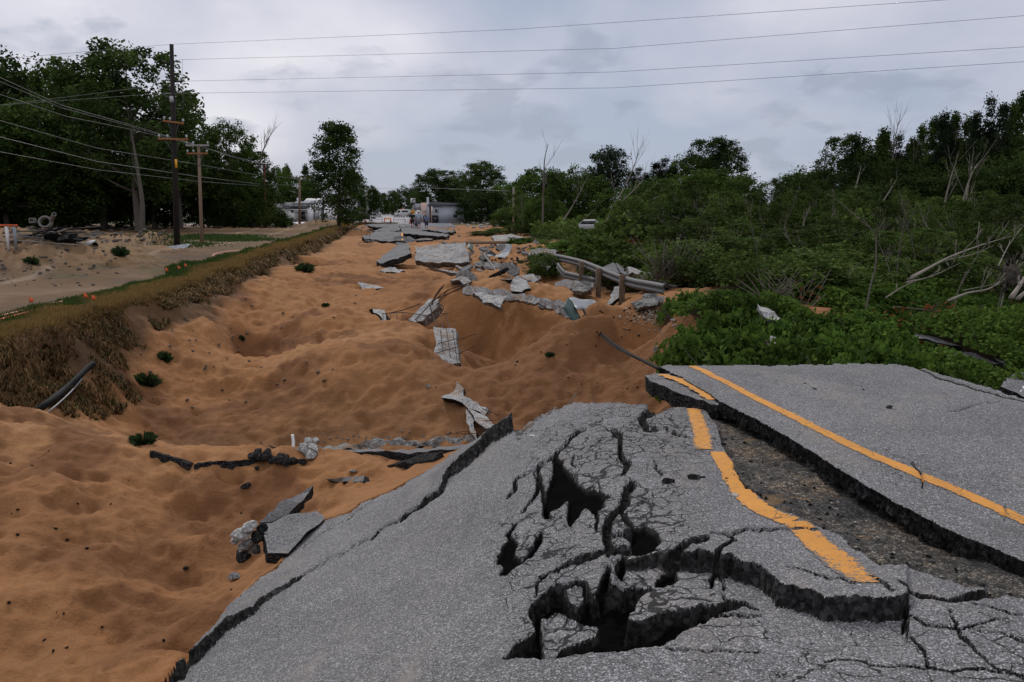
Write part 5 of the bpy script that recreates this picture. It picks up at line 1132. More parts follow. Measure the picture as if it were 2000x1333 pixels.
def plant(key, px, top, Y, wpx, label, group=None, gz=None, basepx=None, rz=None, cat='tree', colr=None):
    e, H, Wd, used = TPL[key]
    if Y < 64 and top < 446 and abs(px - 1147) < wpx * .5 + 14 and key != 'round': return None
    b = aty(px, 410, Y); z0 = float(Gs(np.array([b.x]), np.array([Y]))[0]) - .05 if gz is None else gz
    th = aty(px, top, Y).z - z0; th *= {'vine': 1.12, 'shrub': 1.12, 'shrub2': 1.12, 'bushdk': 1.06, 'bush': 1.06}.get(key, 1.02); wm = wpx / FPX * Y / 1.0
    if not used: o = e; TPL[key][3] = True
    else: o = copy_tree(e)
    if key in ('vine', 'shrub', 'shrub2') and th / H > 1.5 * wm / Wd: wm = th / H * Wd / 1.5
    o.location = (b.x, Y, z0); o.scale = (wm / Wd, wm / Wd, th / H); o.rotation_euler = (0, 0, random.uniform(0, 6.28) if rz is None else rz)
    for k_ in ('label', 'category', 'group'):
        if k_ in o: del o[k_]
    tag(o, label, cat, group); 
    if colr is not None:
        for ch in o.children:
            if ch.name.startswith('crown'): pass
    return o
LW = 'tree in the dense dark wood at the left'; gL = 'trees of the left wood'
T_ = [
 ('maple', 268, 88, 74, 255, 'tallest broadleaf tree right behind the tall dark pole', None),
 ('maple', 352, 172, 82, 130, 'tree bulging right of the tall dark pole', None),
 ('maple2', 40, 104, 88, 240, 'tall dark tree at the left edge of the photo', None),
 ('maple', -70, 96, 84, 260, LW, gL), ('maple2', 150, 128, 98, 230, 'lower broad crown between the two tallest left trees', None),
 ('maple', 200, 165, 84, 190, LW, gL), ('maple2', 95, 190, 80, 200, LW, gL), ('maple2', 10, 215, 76, 200, LW, gL), ('maple', 300, 230, 88, 190, LW, gL),
 ('maple2', 455, 237, 86, 120, 'rounded tree right of the light pole with bare twigs beside it', None), ('maple2', 405, 285, 90, 120, 'dark tree just behind the light pole', None), ('maple', 495, 292, 94, 90, 'tree left of the slim reddish pole', None),
 ('bushdk', 20, 300, 92, 170, LW, gL), ('bushdk', 110, 300, 92, 170, LW, gL), ('bush', 205, 305, 94, 160, LW, gL), ('bushdk', 320, 310, 90, 150, LW, gL), ('bushdk', 395, 330, 92, 130, LW, gL), ('bush', 455, 340, 92, 130, LW, gL), ('bushdk', 500, 350, 96, 100, LW, gL),
 ('bushdk', -60, 290, 90, 180, LW, gL), ('bushdk', 60, 330, 88, 150, LW, gL), ('bushdk', 160, 335, 88, 150, LW, gL), ('bushdk', 255, 330, 100, 150, LW, gL), ('bushdk', -130, 200, 70, 220, LW, gL),
 ('bush', 545, 328, 175, 70, 'green tree rising behind the left end of the store', None), ('maple2', 580, 345, 190, 70, 'tree behind the middle of the store roof', None), ('pine', 600, 322, 200, 46, 'pine tree with layered boughs behind the store', None), ('pine', 565, 322, 205, 34, 'slimmer pine left of the layered one', None), ('maple2', 620, 345, 180, 60, 'tree behind the right end of the store', None),
 ('column', 660, 241, 82, 98, 'tall narrow dark tree standing alone left of the road', None), ('column', 690, 338, 110, 60, 'smaller tree right of the tall narrow one', None),
 ('bush', 722, 365, 210, 50, 'far tree left of the road gap', None), ('bush', 742, 378, 260, 40, 'far small tree in the road gap', None), ('bush', 765, 374, 280, 46, 'far tree in the middle of the road gap', None), ('bushdk', 795, 366, 230, 60, 'far dark tree right of the road gap', None), ('bushdk', 822, 372, 210, 50, 'far dark tree behind the shop sign', None),
 ('maple', 858, 331, 150, 95, 'broad dark tree behind the tan building', None), ('maple', 938, 317, 140, 112, 'tallest round tree behind the grey building', None), ('bushdk', 900, 345, 150, 90, 'dark tree between the two behind the grey building', None), ('bush', 985, 358, 128, 70, 'green tree right of the grey building', None), ('bushdk', 940, 372, 118, 90, 'dark low tree at the corner of the grey building', None), ('bush', 1015, 356, 112, 60, 'green tree just left of the leaning bare trunks', None),
 ('bush', 1060, 332, 95, 120, 'bright bushy tree behind the dead stick', None), ('bushdk', 1110, 330, 92, 110, 'dark bushy tree left of the round crowned tree', None), ('round', 1187, 290, 96, 95, 'round crowned tree on a bare trunk behind the leaning sticks', None),
 ('bush', 1150, 345, 90, 90, 'bushy tree below the round crown', None), ('poplar', 1245, 330, 98, 60, 'small poplar right of the round crowned tree', None), ('poplar', 1295, 312, 100, 70, 'poplar tops left of the big dark crown', None), ('maple2', 1345, 300, 98, 100, 'tree left of the big dark crown', None),
 ('maple', 1392, 268, 98, 130, 'big dark crown standing highest right of centre', None), ('bush', 1395, 335, 72, 190, 'wide green tree in front of the big dark crown', None), ('bush', 1290, 350, 78, 150, 'green tree above the hidden house roof', None), ('bush', 1215, 370, 82, 120, 'bushy tree behind the leaning bare stems', None), ('maple2', 1450, 345, 66, 90, 'green tree at the right foot of the big dark crown', None),
 ('sparse', 1503, 348, 42, 46, 'thin sparse tree in the sky gap', None), ('bushdk', 1568, 335, 62, 110, 'dark bush-like tree right of the sky gap', None), ('sparse', 1528, 385, 40, 50, 'small sparse tree low in the sky gap', None),
 ('maple', 1650, 262, 60, 120, 'spreading dark tree with feathery top left of the poplars', None), ('poplar2', 1712, 262, 62, 80, 'tree joining the spreading tree and the poplars', None),
 ('poplar', 1745, 268, 66, 60, 'leftmost of the tall poplars', None), ('poplar2', 1790, 240, 64, 66, 'second tall poplar from the left', None), ('poplar', 1832, 224, 62, 70, 'third tall poplar from the left', None), ('poplar2', 1872, 226, 64, 66, 'fourth tall poplar from the left', None), ('poplar', 1915, 196, 60, 76, 'double-topped poplar near the right edge', None), ('poplar2', 1962, 194, 60, 70, 'tallest poplar near the right edge', None), ('poplar', 2005, 204, 60, 80, 'poplar cut by the right edge', None),
 ('poplar2', 2060, 180, 58, 90, 'poplar just outside the right edge', None), ('poplar', 2130, 170, 58, 100, 'poplar beyond the right edge', None)]
for key, px, top, Yd, wp, lab, grp in T_: plant(key, px, top, Yd, wp, lab, grp)
lab = 'leafy low tree in the dark wood at the right'; grp = 'low trees of the right wood'
for px, top, Yd, wp, key in [(1580,380,52,150,'bushdk'),(1650,370,50,150,'bushdk'),(1720,360,54,150,'bushdk'),(1800,345,54,150,'bushdk'),(1870,335,52,150,'bushdk'),(1940,320,50,150,'bushdk'),(2010,320,50,160,'bushdk'),(2090,320,48,170,'bushdk'),
    (1620,415,42,140,'bush'),(1700,430,40,150,'bushdk'),(1790,410,44,150,'bushdk'),(1880,415,42,150,'bushdk'),(1960,405,42,150,'bushdk'),(2050,400,42,160,'bushdk'),(1600,330,64,150,'maple2'),(1680,300,66,150,'maple'),(1760,300,68,150,'maple2'),(1840,270,68,150,'maple'),(1930,255,66,160,'maple2'),(2020,250,64,170,'maple'),(2110,240,62,170,'maple'),(1700,330,58,110,'bushdk'),(1760,320,60,110,'bushdk'),(1840,300,62,110,'bushdk'),(1920,290,58,120,'bushdk'),(2000,290,56,120,'bushdk'),(1550,400,46,110,'bush'),(1500,410,50,110,'bush')]: plant(key, px, top, Yd, wp, lab, grp)
lab = 'bushy green tree in the thicket behind the guardrail'; grp = 'thicket trees behind the guardrail'
for px, top, Yd, wp, key in [(1060,385,66,90,'bush'),(1110,395,62,100,'bushdk'),(1165,405,58,90,'bush'),(1290,395,56,130,'bush'),(1360,385,52,140,'bush'),(1430,380,50,140,'bush'),(1250,415,50,80,'bush'),(1340,430,42,110,'bush'),(1420,430,38,120,'bush'),(1480,430,36,110,'bush'),(1030,400,74,70,'bush'),(990,405,90,60,'bush')]: plant(key, px, top, Yd, wp, lab, grp)
for i, (px, top, Yd, wp) in enumerate([(432,420,88,50),(465,417,86,55),(500,420,86,50),(535,408,84,60),(555,418,84,45)]):
    plant('shrub' if i % 2 else 'shrub2', px, top, Yd, wp, ['low hedge shrub right of the light pole', 'second hedge shrub right of the light pole', 'middle shrub of the roadside hedge', 'tall shrub at the hedge end before the store', 'last shrub of the hedge nearest the store'][i], 'hedge shrubs by the poles', cat='shrub')
# thicket shrubs, nearer and nearer down the slope
random.seed(3); n = 0
for Yd, cnt, hp, wp in ((56, 12, 2.4, 3.6), (46, 13, 2.1, 3.4), (38, 14, 1.8, 3.2), (31, 15, 1.5, 3.0), (25, 16, 1.25, 2.7), (20, 16, 1.0, 2.3)):
    x0 = float(np.interp(Yd, [9, 12, 16, 20, 25, 30, 45, 60], [4, 4.6, 5.8, 6.0, 5.2, 4.2, 4.0, 3.4])); x1 = Yd * .78
    for i in range(cnt):
        x = x0 + (x1 - x0) * (i + random.uniform(.1, .9)) / cnt; y = Yd * random.uniform(.88, 1.12); px = 1000 + FPX * x / (y * 1.0145); top = proj(np.array(x), np.array(y), np.array(float(Gs(np.array([x]), np.array([y]))[0]) + hp * random.uniform(.55, 1.15)))[1]
        plant(random.choice(['shrub', 'shrub', 'shrub2']), px, float(top), y, wp * random.uniform(.8, 1.3) * FPX / y, 'leafy shrub in the tangled thicket on the right slope', 'shrubs of the right slope', cat='shrub'); n += 1
# upright saplings that stand clear of the thicket
lab = 'slender young tree rising out of the thicket on the right slope'; grp = 'saplings of the right slope'
random.seed(9)
for px, top, Yd in [(1020,372,70),(1075,362,66),(1128,372,60),(1165,380,56),(1225,392,52),(1275,372,54),(1318,360,52),(1362,352,50),(1412,372,44),(1462,378,42),(1492,398,40),(1540,372,44),(1590,352,46),(1630,380,40),(1668,372,42),(1722,392,36),(1765,372,38),(1812,385,36),(1860,392,34),(1905,372,36),(1950,395,32),(1990,380,32),(1385,420,32),(1440,435,28),(1505,445,28),(1560,440,30),(1300,440,34),(1240,440,38),(1180,440,42),(1650,440,28),(1740,450,26),(1830,445,26)]:
    plant('sparse', px, top, Yd, random.uniform(1.8, 3.0) * FPX / Yd, lab, grp)
# leafy vines close behind the intact slab
vl = [(1378,590,14.5,95),(1430,575,14.2,110),(1480,590,13.6,100),(1400,630,12.6,100),(1455,625,12.2,110),(1400,668,11.2,80),(1460,665,10.9,90),(1540,640,11.8,110),(1590,620,12.2,120),(1650,625,12,120),(1700,618,12.2,120),(1560,672,10.6,110),(1620,668,10.6,120),(1680,668,10.6,120),(1740,640,11.6,120),(1740,690,9.9,100),(1850,722,9.9,80),(1900,732,9.9,80),(1930,716,10.2,90),(1840,618,14.8,110),(1345,580,17.5,80)]
for i, (px, top, Yd, wp) in enumerate(vl): plant('vine', px, top - 6, Yd, wp * 1.1, 'clump of bright broad-leaved vines behind the intact slab', 'vine clumps behind the intact slab', cat='vines')
plant('shrub', 1062, 497, 30, 95, 'dark rounded shrub hanging over the pit left of the guardrail', cat='shrub'); plant('vine', 1100, 470, 38, 120, 'bright vines above the guardrail end', cat='vines'); plant('vine', 1160, 480, 34, 120, 'bright vines behind the guardrail', cat='vines'); plant('vine', 1035, 466, 44, 100, 'bright vines above the grey slab', cat='vines')
plant('shrub', 940, 452, 66, 60, 'low bush right of the walkers', cat='shrub'); plant('shrub2', 975, 446, 70, 60, 'second low bush right of the walkers', cat='shrub'); plant('shrub', 1010, 440, 66, 60, 'low bush beside the grey pole', cat='shrub')
for px, py, wpx, lb in ((287, 752, 46, 'dark green grass tuft on the sand slope, larger upper one'), (278, 868, 50, 'dark green grass tuft behind the sand crest'), (322, 700, 26, 'flat green tuft near the bank'), (596, 532, 34, 'dark weed tuft below the grassy verge'), (636, 598, 14, 'tiny green weed in mid sand'), (472, 661, 12, 'small green weed left of centre'), (1074, 695, 18, 'little green weed in the sand bowl'), (62, 513, 24, 'green tuft on the spoil heap'), (235, 495, 28, 'dark weeds beside the spoil heap')):
    p = hitG(px, py); r_ = wpx / FPX * p.y / 2; n_ = 460; a = rng.random(n_) * 6.28; q = rng.random(n_) ** .6; bx, by = p.x + np.cos(a) * q * r_ * .5, p.y + np.sin(a) * q * r_ * .5
    rl = r_ * (.3 + q * .8) * (.6 + .8 * rng.random(n_)); tx, ty = p.x + np.cos(a) * rl, p.y + np.sin(a) * rl; h_ = r_ * (.15 + .6 * (1 - q) + .55 * rng.random(n_)); w_ = max(.002, p.y * .00026)
    bz = Gs(bx, by) - .02; V = np.stack([np.c_[bx - w_, by, bz], np.c_[bx + w_, by, bz], np.c_[(bx + tx) / 2 + w_ * .8, (by + ty) / 2, bz + h_ * .9], np.c_[tx, ty, bz + h_]], 1).reshape(-1, 3)
    cl = np.repeat(np.array([[.03, .055, .018]]) * (.35 + 1.2 * rng.random((n_, 1))), 4, 0); tag(mesh_np('grass_tuft', V, np.arange(n_ * 4).reshape(-1, 4), M['blade'], cols=cl), lb, 'grass tuft')

# ground cover: leaves on hummocks over the whole right slope (nobody could count them)
def cover(n, y0, y1, x1f, sz, hmax, mat, seed, name='ground_cover', xr=None):
    g = np.random.default_rng(seed); Yr = np.sqrt(g.random(n) * (y1 ** 2 - y0 ** 2) + y0 ** 2); x0 = np.interp(Yr, [0, 9, 12, 16, 20, 25, 30, 45, 60, 80, 110], [5.4, 3.6, 4.0, 5.2, 5.0, 3.9, 2.6, 2.7, 1.5, 1.4, 1]) ; x1_ = Yr * x1f
    Xr = x0 + (x1_ - x0) * g.random(n); hum = np.clip(.5 + .9 * fbm(Xr * .7 / (1 + Yr * .01), Yr * .5, seed, 4), 0, 1.4) * hmax; hz = Gs(Xr, Yr) + hum * g.random(n) ** .45
    qx, qy = proj(Xr, Yr, hz); seen = ~((qx > 1128) & (qx < 1162) & (qy < 449) & (Yr < 66))
    seen &= ~((segdist(qx, qy, [(1785, 654), (1850, 668), (1900, 690), (1955, 710)]) < 9) & (Yr < 14.5))
    keepc = seen & (fbm(Xr * .9, Yr * .9, seed + 3, 3) > -.75); C = np.c_[Xr, Yr, hz][keepc]; m = len(C); rn = np.clip(.15 + .6 * (hum[keepc] / hmax) * .8 + .4 * (g.random(m) - .4), 0, 1)
    o = leaf_mesh(name, C, sz * (.6 + .7 * g.random(m)) * np.clip(C[:, 1] / ((y0 + y1) / 2), .75, 1.4), mat, None, rn, flat=.4, aspect=.75); tag(o, 'low green weeds and creepers carpeting the right slope', 'ground cover', kind='stuff'); return o
cover(115000, 9.0, 18, 1.0, .09, .55, M['leafvine'], 21); cover(120000, 18, 36, .9, .17, 1.0, M['leafshrub'], 22); cover(80000, 36, 85, .80, .32, 1.5, M['leafshrub'], 23)
cover(14000, 10, 40, .80, .12, .5, M['leafrust'], 27, 'withered_leaves')

# bare, leaning and fallen stems
def stem(L_, r0, label, name='dead_tree', mat=None, br=6, seed=1, cat='dead tree', group=None, bl=1.2):
    g = random.Random(seed); pts = spline([aty(*p) for p in L_], 5); n_ = len(pts); e = empty(name, pts[0]); tag(e, label, cat, group); o0 = pts[0]
    tm = MB().tube([p - o0 for p in pts], [r0 * (1 - .85 * i / (n_ - 1)) for i in range(n_)], 6); few = br <= 5
    if not few: tm.build('trunk', mat or M['dead'], e, smooth=True)
    mb = tm if few else MB(); tot = (pts[-1] - pts[0]).length
    for k in range(br):
        i = g.randrange(int(n_ * .35), n_ - 1); a = pts[i] - o0; d = (pts[i + 1] - pts[i]).normalized(); s_ = Vector((g.uniform(-1, 1), g.uniform(-.6, .6), g.uniform(.1, 1))).normalized(); d = (d + s_ * .9).normalized(); l_ = tot * g.uniform(.10, .28) * bl
        c1 = a + d * l_ * .5 + Vector((0, 0, l_ * .06)); c2 = a + d * l_ + Vector((0, 0, l_ * .2)); rr2 = max(r0 * .3 * (1 - i / n_) + .006, .008); mb.tube([a, c1, c2], [rr2, rr2 * .7, rr2 * .3], 4)
        for _ in range(2): mb.tube([c1, c1 + (d + Vector((g.uniform(-.7, .7), g.uniform(-.5, .5), g.uniform(0, .7)))).normalized() * l_ * .45], [rr2 * .5, rr2 * .2], 4)
    if few: mb.build('trunk', mat or M['dead'], e, smooth=True)
    else: mb.build('branches', mat or M['dead'], e)
    return e
D = M['dead']; TW = M['twig']
stem([(1183,442,60),(1195,408,60),(1218,370,60),(1240,320,60),(1248,290,60)], .10, 'pale leaning stem with a leafless tip, tallest of the bundle', seed=2, br=9)
stem([(1186,440,61),(1210,400,61),(1245,365,61),(1262,340,61)], .09, 'pale leaning stem just right of the tallest', seed=3)
stem([(1190,440,62),(1225,405,62),(1270,370,62)], .07, 'third leaning stem of the bundle', seed=4)
stem([(1244,432,58),(1262,408,58),(1280,388,58),(1288,384,58)], .08, 'short curved pale stem right of the bundle', seed=5, br=3)
stem([(1095,440,62),(1115,408,62),(1132,378,62),(1142,355,62)], .08, 'crooked pale stem left of the round crowned tree', seed=6)
stem([(1059,480,58),(1060,420,58),(1062,350,58),(1064,310,58),(1071,282,58)], .11, 'thin dead trunk standing upright with a forked tip', mat=TW, seed=7, br=7)
stem([(1108,456,54),(1150,420,54),(1182,388,54)], .045, 'slender grey pole-like stem leaning right', mat=TW, seed=8, br=0)
stem([(1245,522,30),(1262,505,30),(1300,490,30),(1330,482,30)], .04, 'curved grey branch arching over the thicket', mat=TW, seed=9, br=5, cat='branch', name='fallen_branch')
stem([(1689,618,12.6),(1700,560,12.6),(1710,520,12.6),(1710,460,12.6),(1700,448,12.6),(1640,395,13),(1628,385,13)], .018, 'slim bare sapling standing before the thicket, bent over at the top', mat=TW, seed=10, br=8, bl=.5)
stem([(1598,505,30),(1606,475,30),(1617,457,30)], .12, 'broken pale stump-like trunk in the thicket', seed=11, br=1)
stem([(1560,475,40),(1570,435,40),(1581,405,40)], .06, 'short leaning pale stem in the thicket', seed=12, br=5)
stem([(1720,400,50),(1740,370,50),(1754,345,50)], .05, 'pale stem leaning right against the dark wood', seed=13, br=3)
stem([(1668,380,52),(1676,350,52),(1682,325,52)], .07, 'pale trunk segment under the spreading tree', seed=14, br=3)
stem([(1855,480,46),(1868,440,46),(1885,380,46),(1900,335,46),(1920,310,46)], .10, 'long pale trunk leaning before the poplars', seed=15, br=9)
stem([(1858,485,46.5),(1880,430,46.5),(1892,360,46.5),(1898,325,46.5)], .08, 'second pale trunk crossing the long leaning one', seed=16, br=7)
stem([(1838,465,48),(1845,400,48),(1858,345,48),(1868,315,48)], .07, 'thinner pale trunk left of the long leaning one', seed=17, br=7)
stem([(1742,400,64),(1744,320,64),(1746,285,64),(1755,238,64)], .10, 'leafless tree whose bare twigs rise above the wood', mat=TW, seed=18, br=22, bl=1.3)
stem([(1605,400,60),(1608,340,60),(1612,310,60)], .07, 'bare grey twigs below the spreading tree', mat=TW, seed=19, br=16)
stem([(505,330,84),(512,300,84),(525,270,84),(540,248,84)], .10, 'bare twiggy tree right of the rounded tree', mat=TW, seed=20, br=22, bl=1.4)
stem([(277,456,68),(278,400,68),(270,340,68),(262,290,68),(255,255,68)], .25, 'thick pale trunk with a torn scar near its foot, left of the tall pole', mat=m_simple('grey_beech_bark', (.10, .09, .075), .9, .4, 5, bd=.02), seed=21, br=6, name='bare_tree', bl=.7)
lg = [([(1778,545,17),(1850,505,18),(1920,478,19),(1975,462,20)], .06, 'longest pale fallen trunk sloping up to the right'), ([(1780,540,17.3),(1840,512,18),(1900,497,18.6),(1940,480,19)], .04, 'fallen pale pole just below the longest trunk'), ([(1770,552,16.6),(1820,540,17),(1880,512,18)], .03, 'lower thin fallen pole of the pale bundle'), ([(1730,582,15),(1765,560,15.6),(1800,545,16)], .025, 'thin pale twig end left of the bundle'),
      ([(1852,588,13.5),(1890,573,13.8),(1930,565,14),(1965,545,14.5),(1995,535,15)], .045, 'crooked pale branch with pale elbow at the right'), ([(1880,568,14.5),(1940,556,15),(2010,540,15.5)], .02, 'thin straight branch above the crooked one'), ([(1975,582,11.5),(2000,545,12),(2040,480,13)], .075, 'thick grey trunk cut by the right edge'), ([(1988,584,11.7),(2010,565,12),(2050,540,12.5)], .06, 'thinner trunk beside the thick one at the right edge'),
      ([(1745,600,13.5),(1800,605,13.5),(1850,612,13.3),(1940,622,13)], .035, 'long brown log lying low behind the vines'), ([(1950,520,17),(1970,480,18),(2000,440,19)], .03, 'bare sapling rising at the right edge'), ([(1850,655,11.5),(1890,658,11.3),(1915,655,11.2)], .015, 'thin pale stick on the low weeds'), ([(1575,530,22),(1600,520,22),(1625,518,22)], .03, 'pale bent twig in the mid thicket'), ([(1585,600,15),(1600,585,15),(1615,575,15)], .015, 'small forked twig above the vines')]
for i, (L_, r_, lb) in enumerate(lg): stem(L_, r_ * .58, lb, 'fallen_branch', seed=40 + i, br=4 if r_ < .1 else 1, cat='branch', mat=D if 'brown' not in lb else M['bark'], bl=.6)
random.seed(17)
for i in range(26):
    Yd = random.uniform(13, 44); px = random.uniform(1150 if Yd > 24 else 1480, 1980); by = hitG(px, 410 + 1500 * 2.0 / Yd).z; b_ = proj(np.array(0.0), np.array(Yd), np.array(-.1))[1]; h_ = random.uniform(1.2, 2.6) / Yd * FPX; dx_ = random.uniform(-.5, .5) * h_; b_ = float(b_)
    stem([(px, b_, Yd), (px + dx_ * .3 + random.uniform(-4, 4), b_ - h_ * .5, Yd), (px + dx_, b_ - h_, Yd)], .016, 'thin bare stem standing in the tangled thicket', 'dead_sapling', mat=D if i % 3 == 0 else TW, br=4, seed=400 + i, cat='dead stem', group='bare stems in the thicket', bl=.9)
def twigs(px, py, Yd, label, n_=26, h=1.0, w_=.7, seed=1):
    g = random.Random(seed); b = hitG(px, py) if Yd is None else aty(px, py, Yd); mb = MB()
    for _ in range(n_):
        a = Vector((g.uniform(-w_, w_) * .5, g.uniform(-.3, .3), 0)); t = a + Vector((g.uniform(-w_, w_), g.uniform(-.4, .4), h * g.uniform(.5, 1))); mb.tube([a, a.lerp(t, .5) + Vector((g.uniform(-.1, .1), 0, .05)), t], [.012, .009, .004], 4)
    o = mb.build('bare_shrub', M['twig']); o.location = b; tag(o, label, 'bare shrub')
twigs(1530, 603, 16, 'leafless grey shrub before the orange sand patch', 34, .9, .9, 1); twigs(1308, 545, 22, 'leafless brown shrub behind the guardrail end', 40, 1.3, .9, 2)
# root plate of the toppled tree
rp = aty(1978, 535, 14.5); e = empty('root_plate', rp); tag(e, 'dark upturned root plate of a toppled tree at the right edge', 'root plate'); rock('soil_ball', (0, 0, 0), .34, M['bark_dark'], 9, (1, .5, 1), e, 3); mb = MB(); g = random.Random(4)
for _ in range(40):
    d = Vector((g.uniform(-1, 1), g.uniform(-.6, .1), g.uniform(-1, 1))).normalized(); mb.tube([d * .25, d * .4 + Vector((g.uniform(-.1, .1), 0, -.05)), d * g.uniform(.42, .62)], [.02, .010, .004], 4)
mb.build('roots', M['bark_dark'], e)
# orange sand bar beyond the vines
o = rock('sand_bar', aty(1548, 612, 15.5), 1.0, m_simple('orange_sand', (.40, .19, .085), .95, .2, 8), 3, (.95, .6, .16), sub=3, rz=.1); o['kind'] = 'structure'

# ------------------------------------------------------------ grass on the verge and hanging turf
def verge_grass():
    n_ = 230000; Yr = np.exp(rng.random(n_) * (math.log(112) - math.log(8)) + math.log(8)); s0 = rng.random(n_)
    kind = rng.random(n_); s_ = np.where(kind < .38, -.05 - 1.5 * s0 ** 1.1, np.where(kind < .62, -.4 + .5 * s0, .02 + (.8 + 1.3 * sst(18, 12, Yr)) * s0 ** .9))
    X0 = np.interp(Yr, _vy, _vx) + s_ - (.35 * fbm(0 * Yr, Yr * .5, 2, 3)); Zr = Gs(X0, Yr); s_ = verge_s(X0, Yr)
    clump = fbm(X0 * 1.4, Yr * 1.4, 5, 3); keep = (s_ > -1.75) & (s_ < .62 + .35 * clump + .85 * sst(17, 12, Yr) + .4 * fbm(X0 * 2.5, Yr * 2.5, 9, 3)) & ((s_ < .15) | (clump > np.where(Yr < 17, -.5, -.3))); X0, Yr, Zr, s_, clump = X0[keep], Yr[keep], Zr[keep], s_[keep], clump[keep]; m = len(X0)
    w_ = np.maximum(.004, Yr * .00048) * (.7 + .6 * rng.random(m)); bank = sst(-.05, .35, s_); h = (.06 + .11 * rng.random(m)) * (1 + .5 * clump) * np.clip(Yr / 26, .75, 2.0) * (1 + .5 * bank); green = sst(-.5, -1.1, s_ + .25 * clump)
    a = rng.random(m) * 6.28; dx = np.cos(a) * (.45 + .45 * bank) * h + bank * h * .35; dy = np.sin(a) * (.45 + .45 * bank) * h - bank * h * .15; dz = h * (1 - (.5 + .7 * rng.random(m)) * bank)
    mid = .55; B = np.c_[X0, Yr, Zr - .01]; Tp = B + np.c_[dx, dy, dz]; Md = B + np.c_[dx * .3, dy * .3, np.abs(h) * .6]
    wx = np.c_[w_, 0 * w_, 0 * w_]; V = np.stack([B - wx, B + wx, Md + wx * .8, Tp, Md - wx * .8], 1).reshape(-1, 3)
    r_ = rng.random((m, 1)); gold = np.array([.25, .165, .06]) * (.55 + .7 * r_); gr2 = np.array([.05, .085, .018]) * (.5 + .9 * r_); br = (np.array([.165, .10, .042]) * (.25 + 1.1 * r_)) * (1 + .55 * fbm(X0 * 2.5, Yr * 2.5, 4, 3))[:, None].clip(.35, 1.6)
    c_ = gold * (1 - green[:, None]) + gr2 * green[:, None]; c_ = c_ * (1 - bank[:, None]) + br * bank[:, None]; mixg = (rng.random((m, 1)) < .10) * bank[:, None]; c_ = c_ * (1 - mixg) + gr2 * .6 * mixg
    o = mesh_np('verge_grass', V, np.arange(m * 5).reshape(-1, 5), M['blade'], cols=np.repeat(c_, 5, 0)); tag(o, 'dry golden verge grass and brown turf hanging over the eroded bank', 'grass', kind='stuff')
verge_grass()
def field_grass(n_, fn, col, h0, name, label):
    X0, Yr = fn(n_); Zr = Gs(X0, Yr); m = len(X0); w_ = np.maximum(.006, Yr * .0008); h = h0 * (.5 + rng.random(m)); a = rng.random(m) * 6.28
    B = np.c_[X0, Yr, Zr - .01]; wx = np.c_[w_, 0 * w_, 0 * w_]; Tp = B + np.c_[np.cos(a) * h * .4, np.sin(a) * h * .4, h]; V = np.stack([B - wx, B + wx, Tp], 1).reshape(-1, 3)
    o = mesh_np(name, V, np.arange(m * 3).reshape(-1, 3), M['blade'], cols=np.repeat(np.array([col]) * (.5 + rng.random((m, 1))), 3, 0)); tag(o, label, 'grass', kind='stuff')
def patch(n_):
    C = [hitG(a, b) for a, b in ((390, 464), (420, 462), (450, 463), (350, 470), (480, 470), (440, 468))]; k = rng.integers(0, len(C), n_); cx = np.array([c_.x for c_ in C])[k]; cy = np.array([c_.y for c_ in C])[k]; q = rng.normal(size=(2, n_)); return cx + q[0] * cy * .022, cy + q[1] * cy * .03
field_grass(6000, patch, [.045, .08, .02], .12, 'lot_grass', 'green grass patches on the bare dirt lot')
def patch2(n_):
    Yr = 62 + 45 * rng.random(n_); return 2 + 9 * rng.random(n_) - .16 * (Yr - 62) + 2, Yr
field_grass(14000, patch2, [.07, .085, .02], .35, 'shoulder_grass', 'yellow-green grass on the far right shoulder')
# ============================================================ FAR STREET, STORES, CARS, PEOPLE
def quad_road(name, pts, mat, h=.02):
    V = [Vector(p) for p in pts]; n_ = len(V); mb = MB(); mb._a(V + [v - Vector((0, 0, .3)) for v in V], [tuple(range(n_)), tuple(range(n_, 2 * n_))[::-1]] + [(i, (i + 1) % n_, (i + 1) % n_ + n_, i + n_) for i in range(n_)])
    o = mb.build(name, mat); tag(o, kind='structure'); return o
FR = m_simple('pale_far_asphalt', (.36, .355, .37), .95, .25, .5)
quad_road('road', [(-17.5, 92, .1), (-6.5, 92, .1), (-9.5, 118, .12), (-24, 190, .1), (-62, 420, .1), (-90, 600, .1), (-104, 600, .1), (-74, 420, .1), (-36, 190, .1), (-22, 118, .12)], FR)
quad_road('parking_lot', [(-46, 112, .05), (-21, 112, .05), (-24, 128, .05), (-52, 132, .05)], m_simple('pale_concrete_lot', (.55, .53, .53), .95, .2, .4))
quad_road('parking_lot', [(-12, 118, .05), (4, 112, .05), (8, 135, .05), (-14, 140, .05)], m_simple('pale_dirt_lot', (.30, .25, .2), .95, .2, .4))
chunk('yellow_line', [aty(768, 437, 92), aty(770, 437, 92), aty(769, 443, 83), aty(765, 443, 83)], .02, (M['yellow'], M['yellow']), parent=None, seed=3, edge=.01)['kind'] = 'structure'
def win(par, c_, w_, h_, frame=M['white'], yf=0, name='window'):
    o = MB().box((0, 0, 0), (w_ + .2, .12, h_ + .2)).build(name, frame, par); o.location = c_; q = MB().box((0, -.075, 0), (w_, .03, h_)).build('pane', M['glass'], o); return o
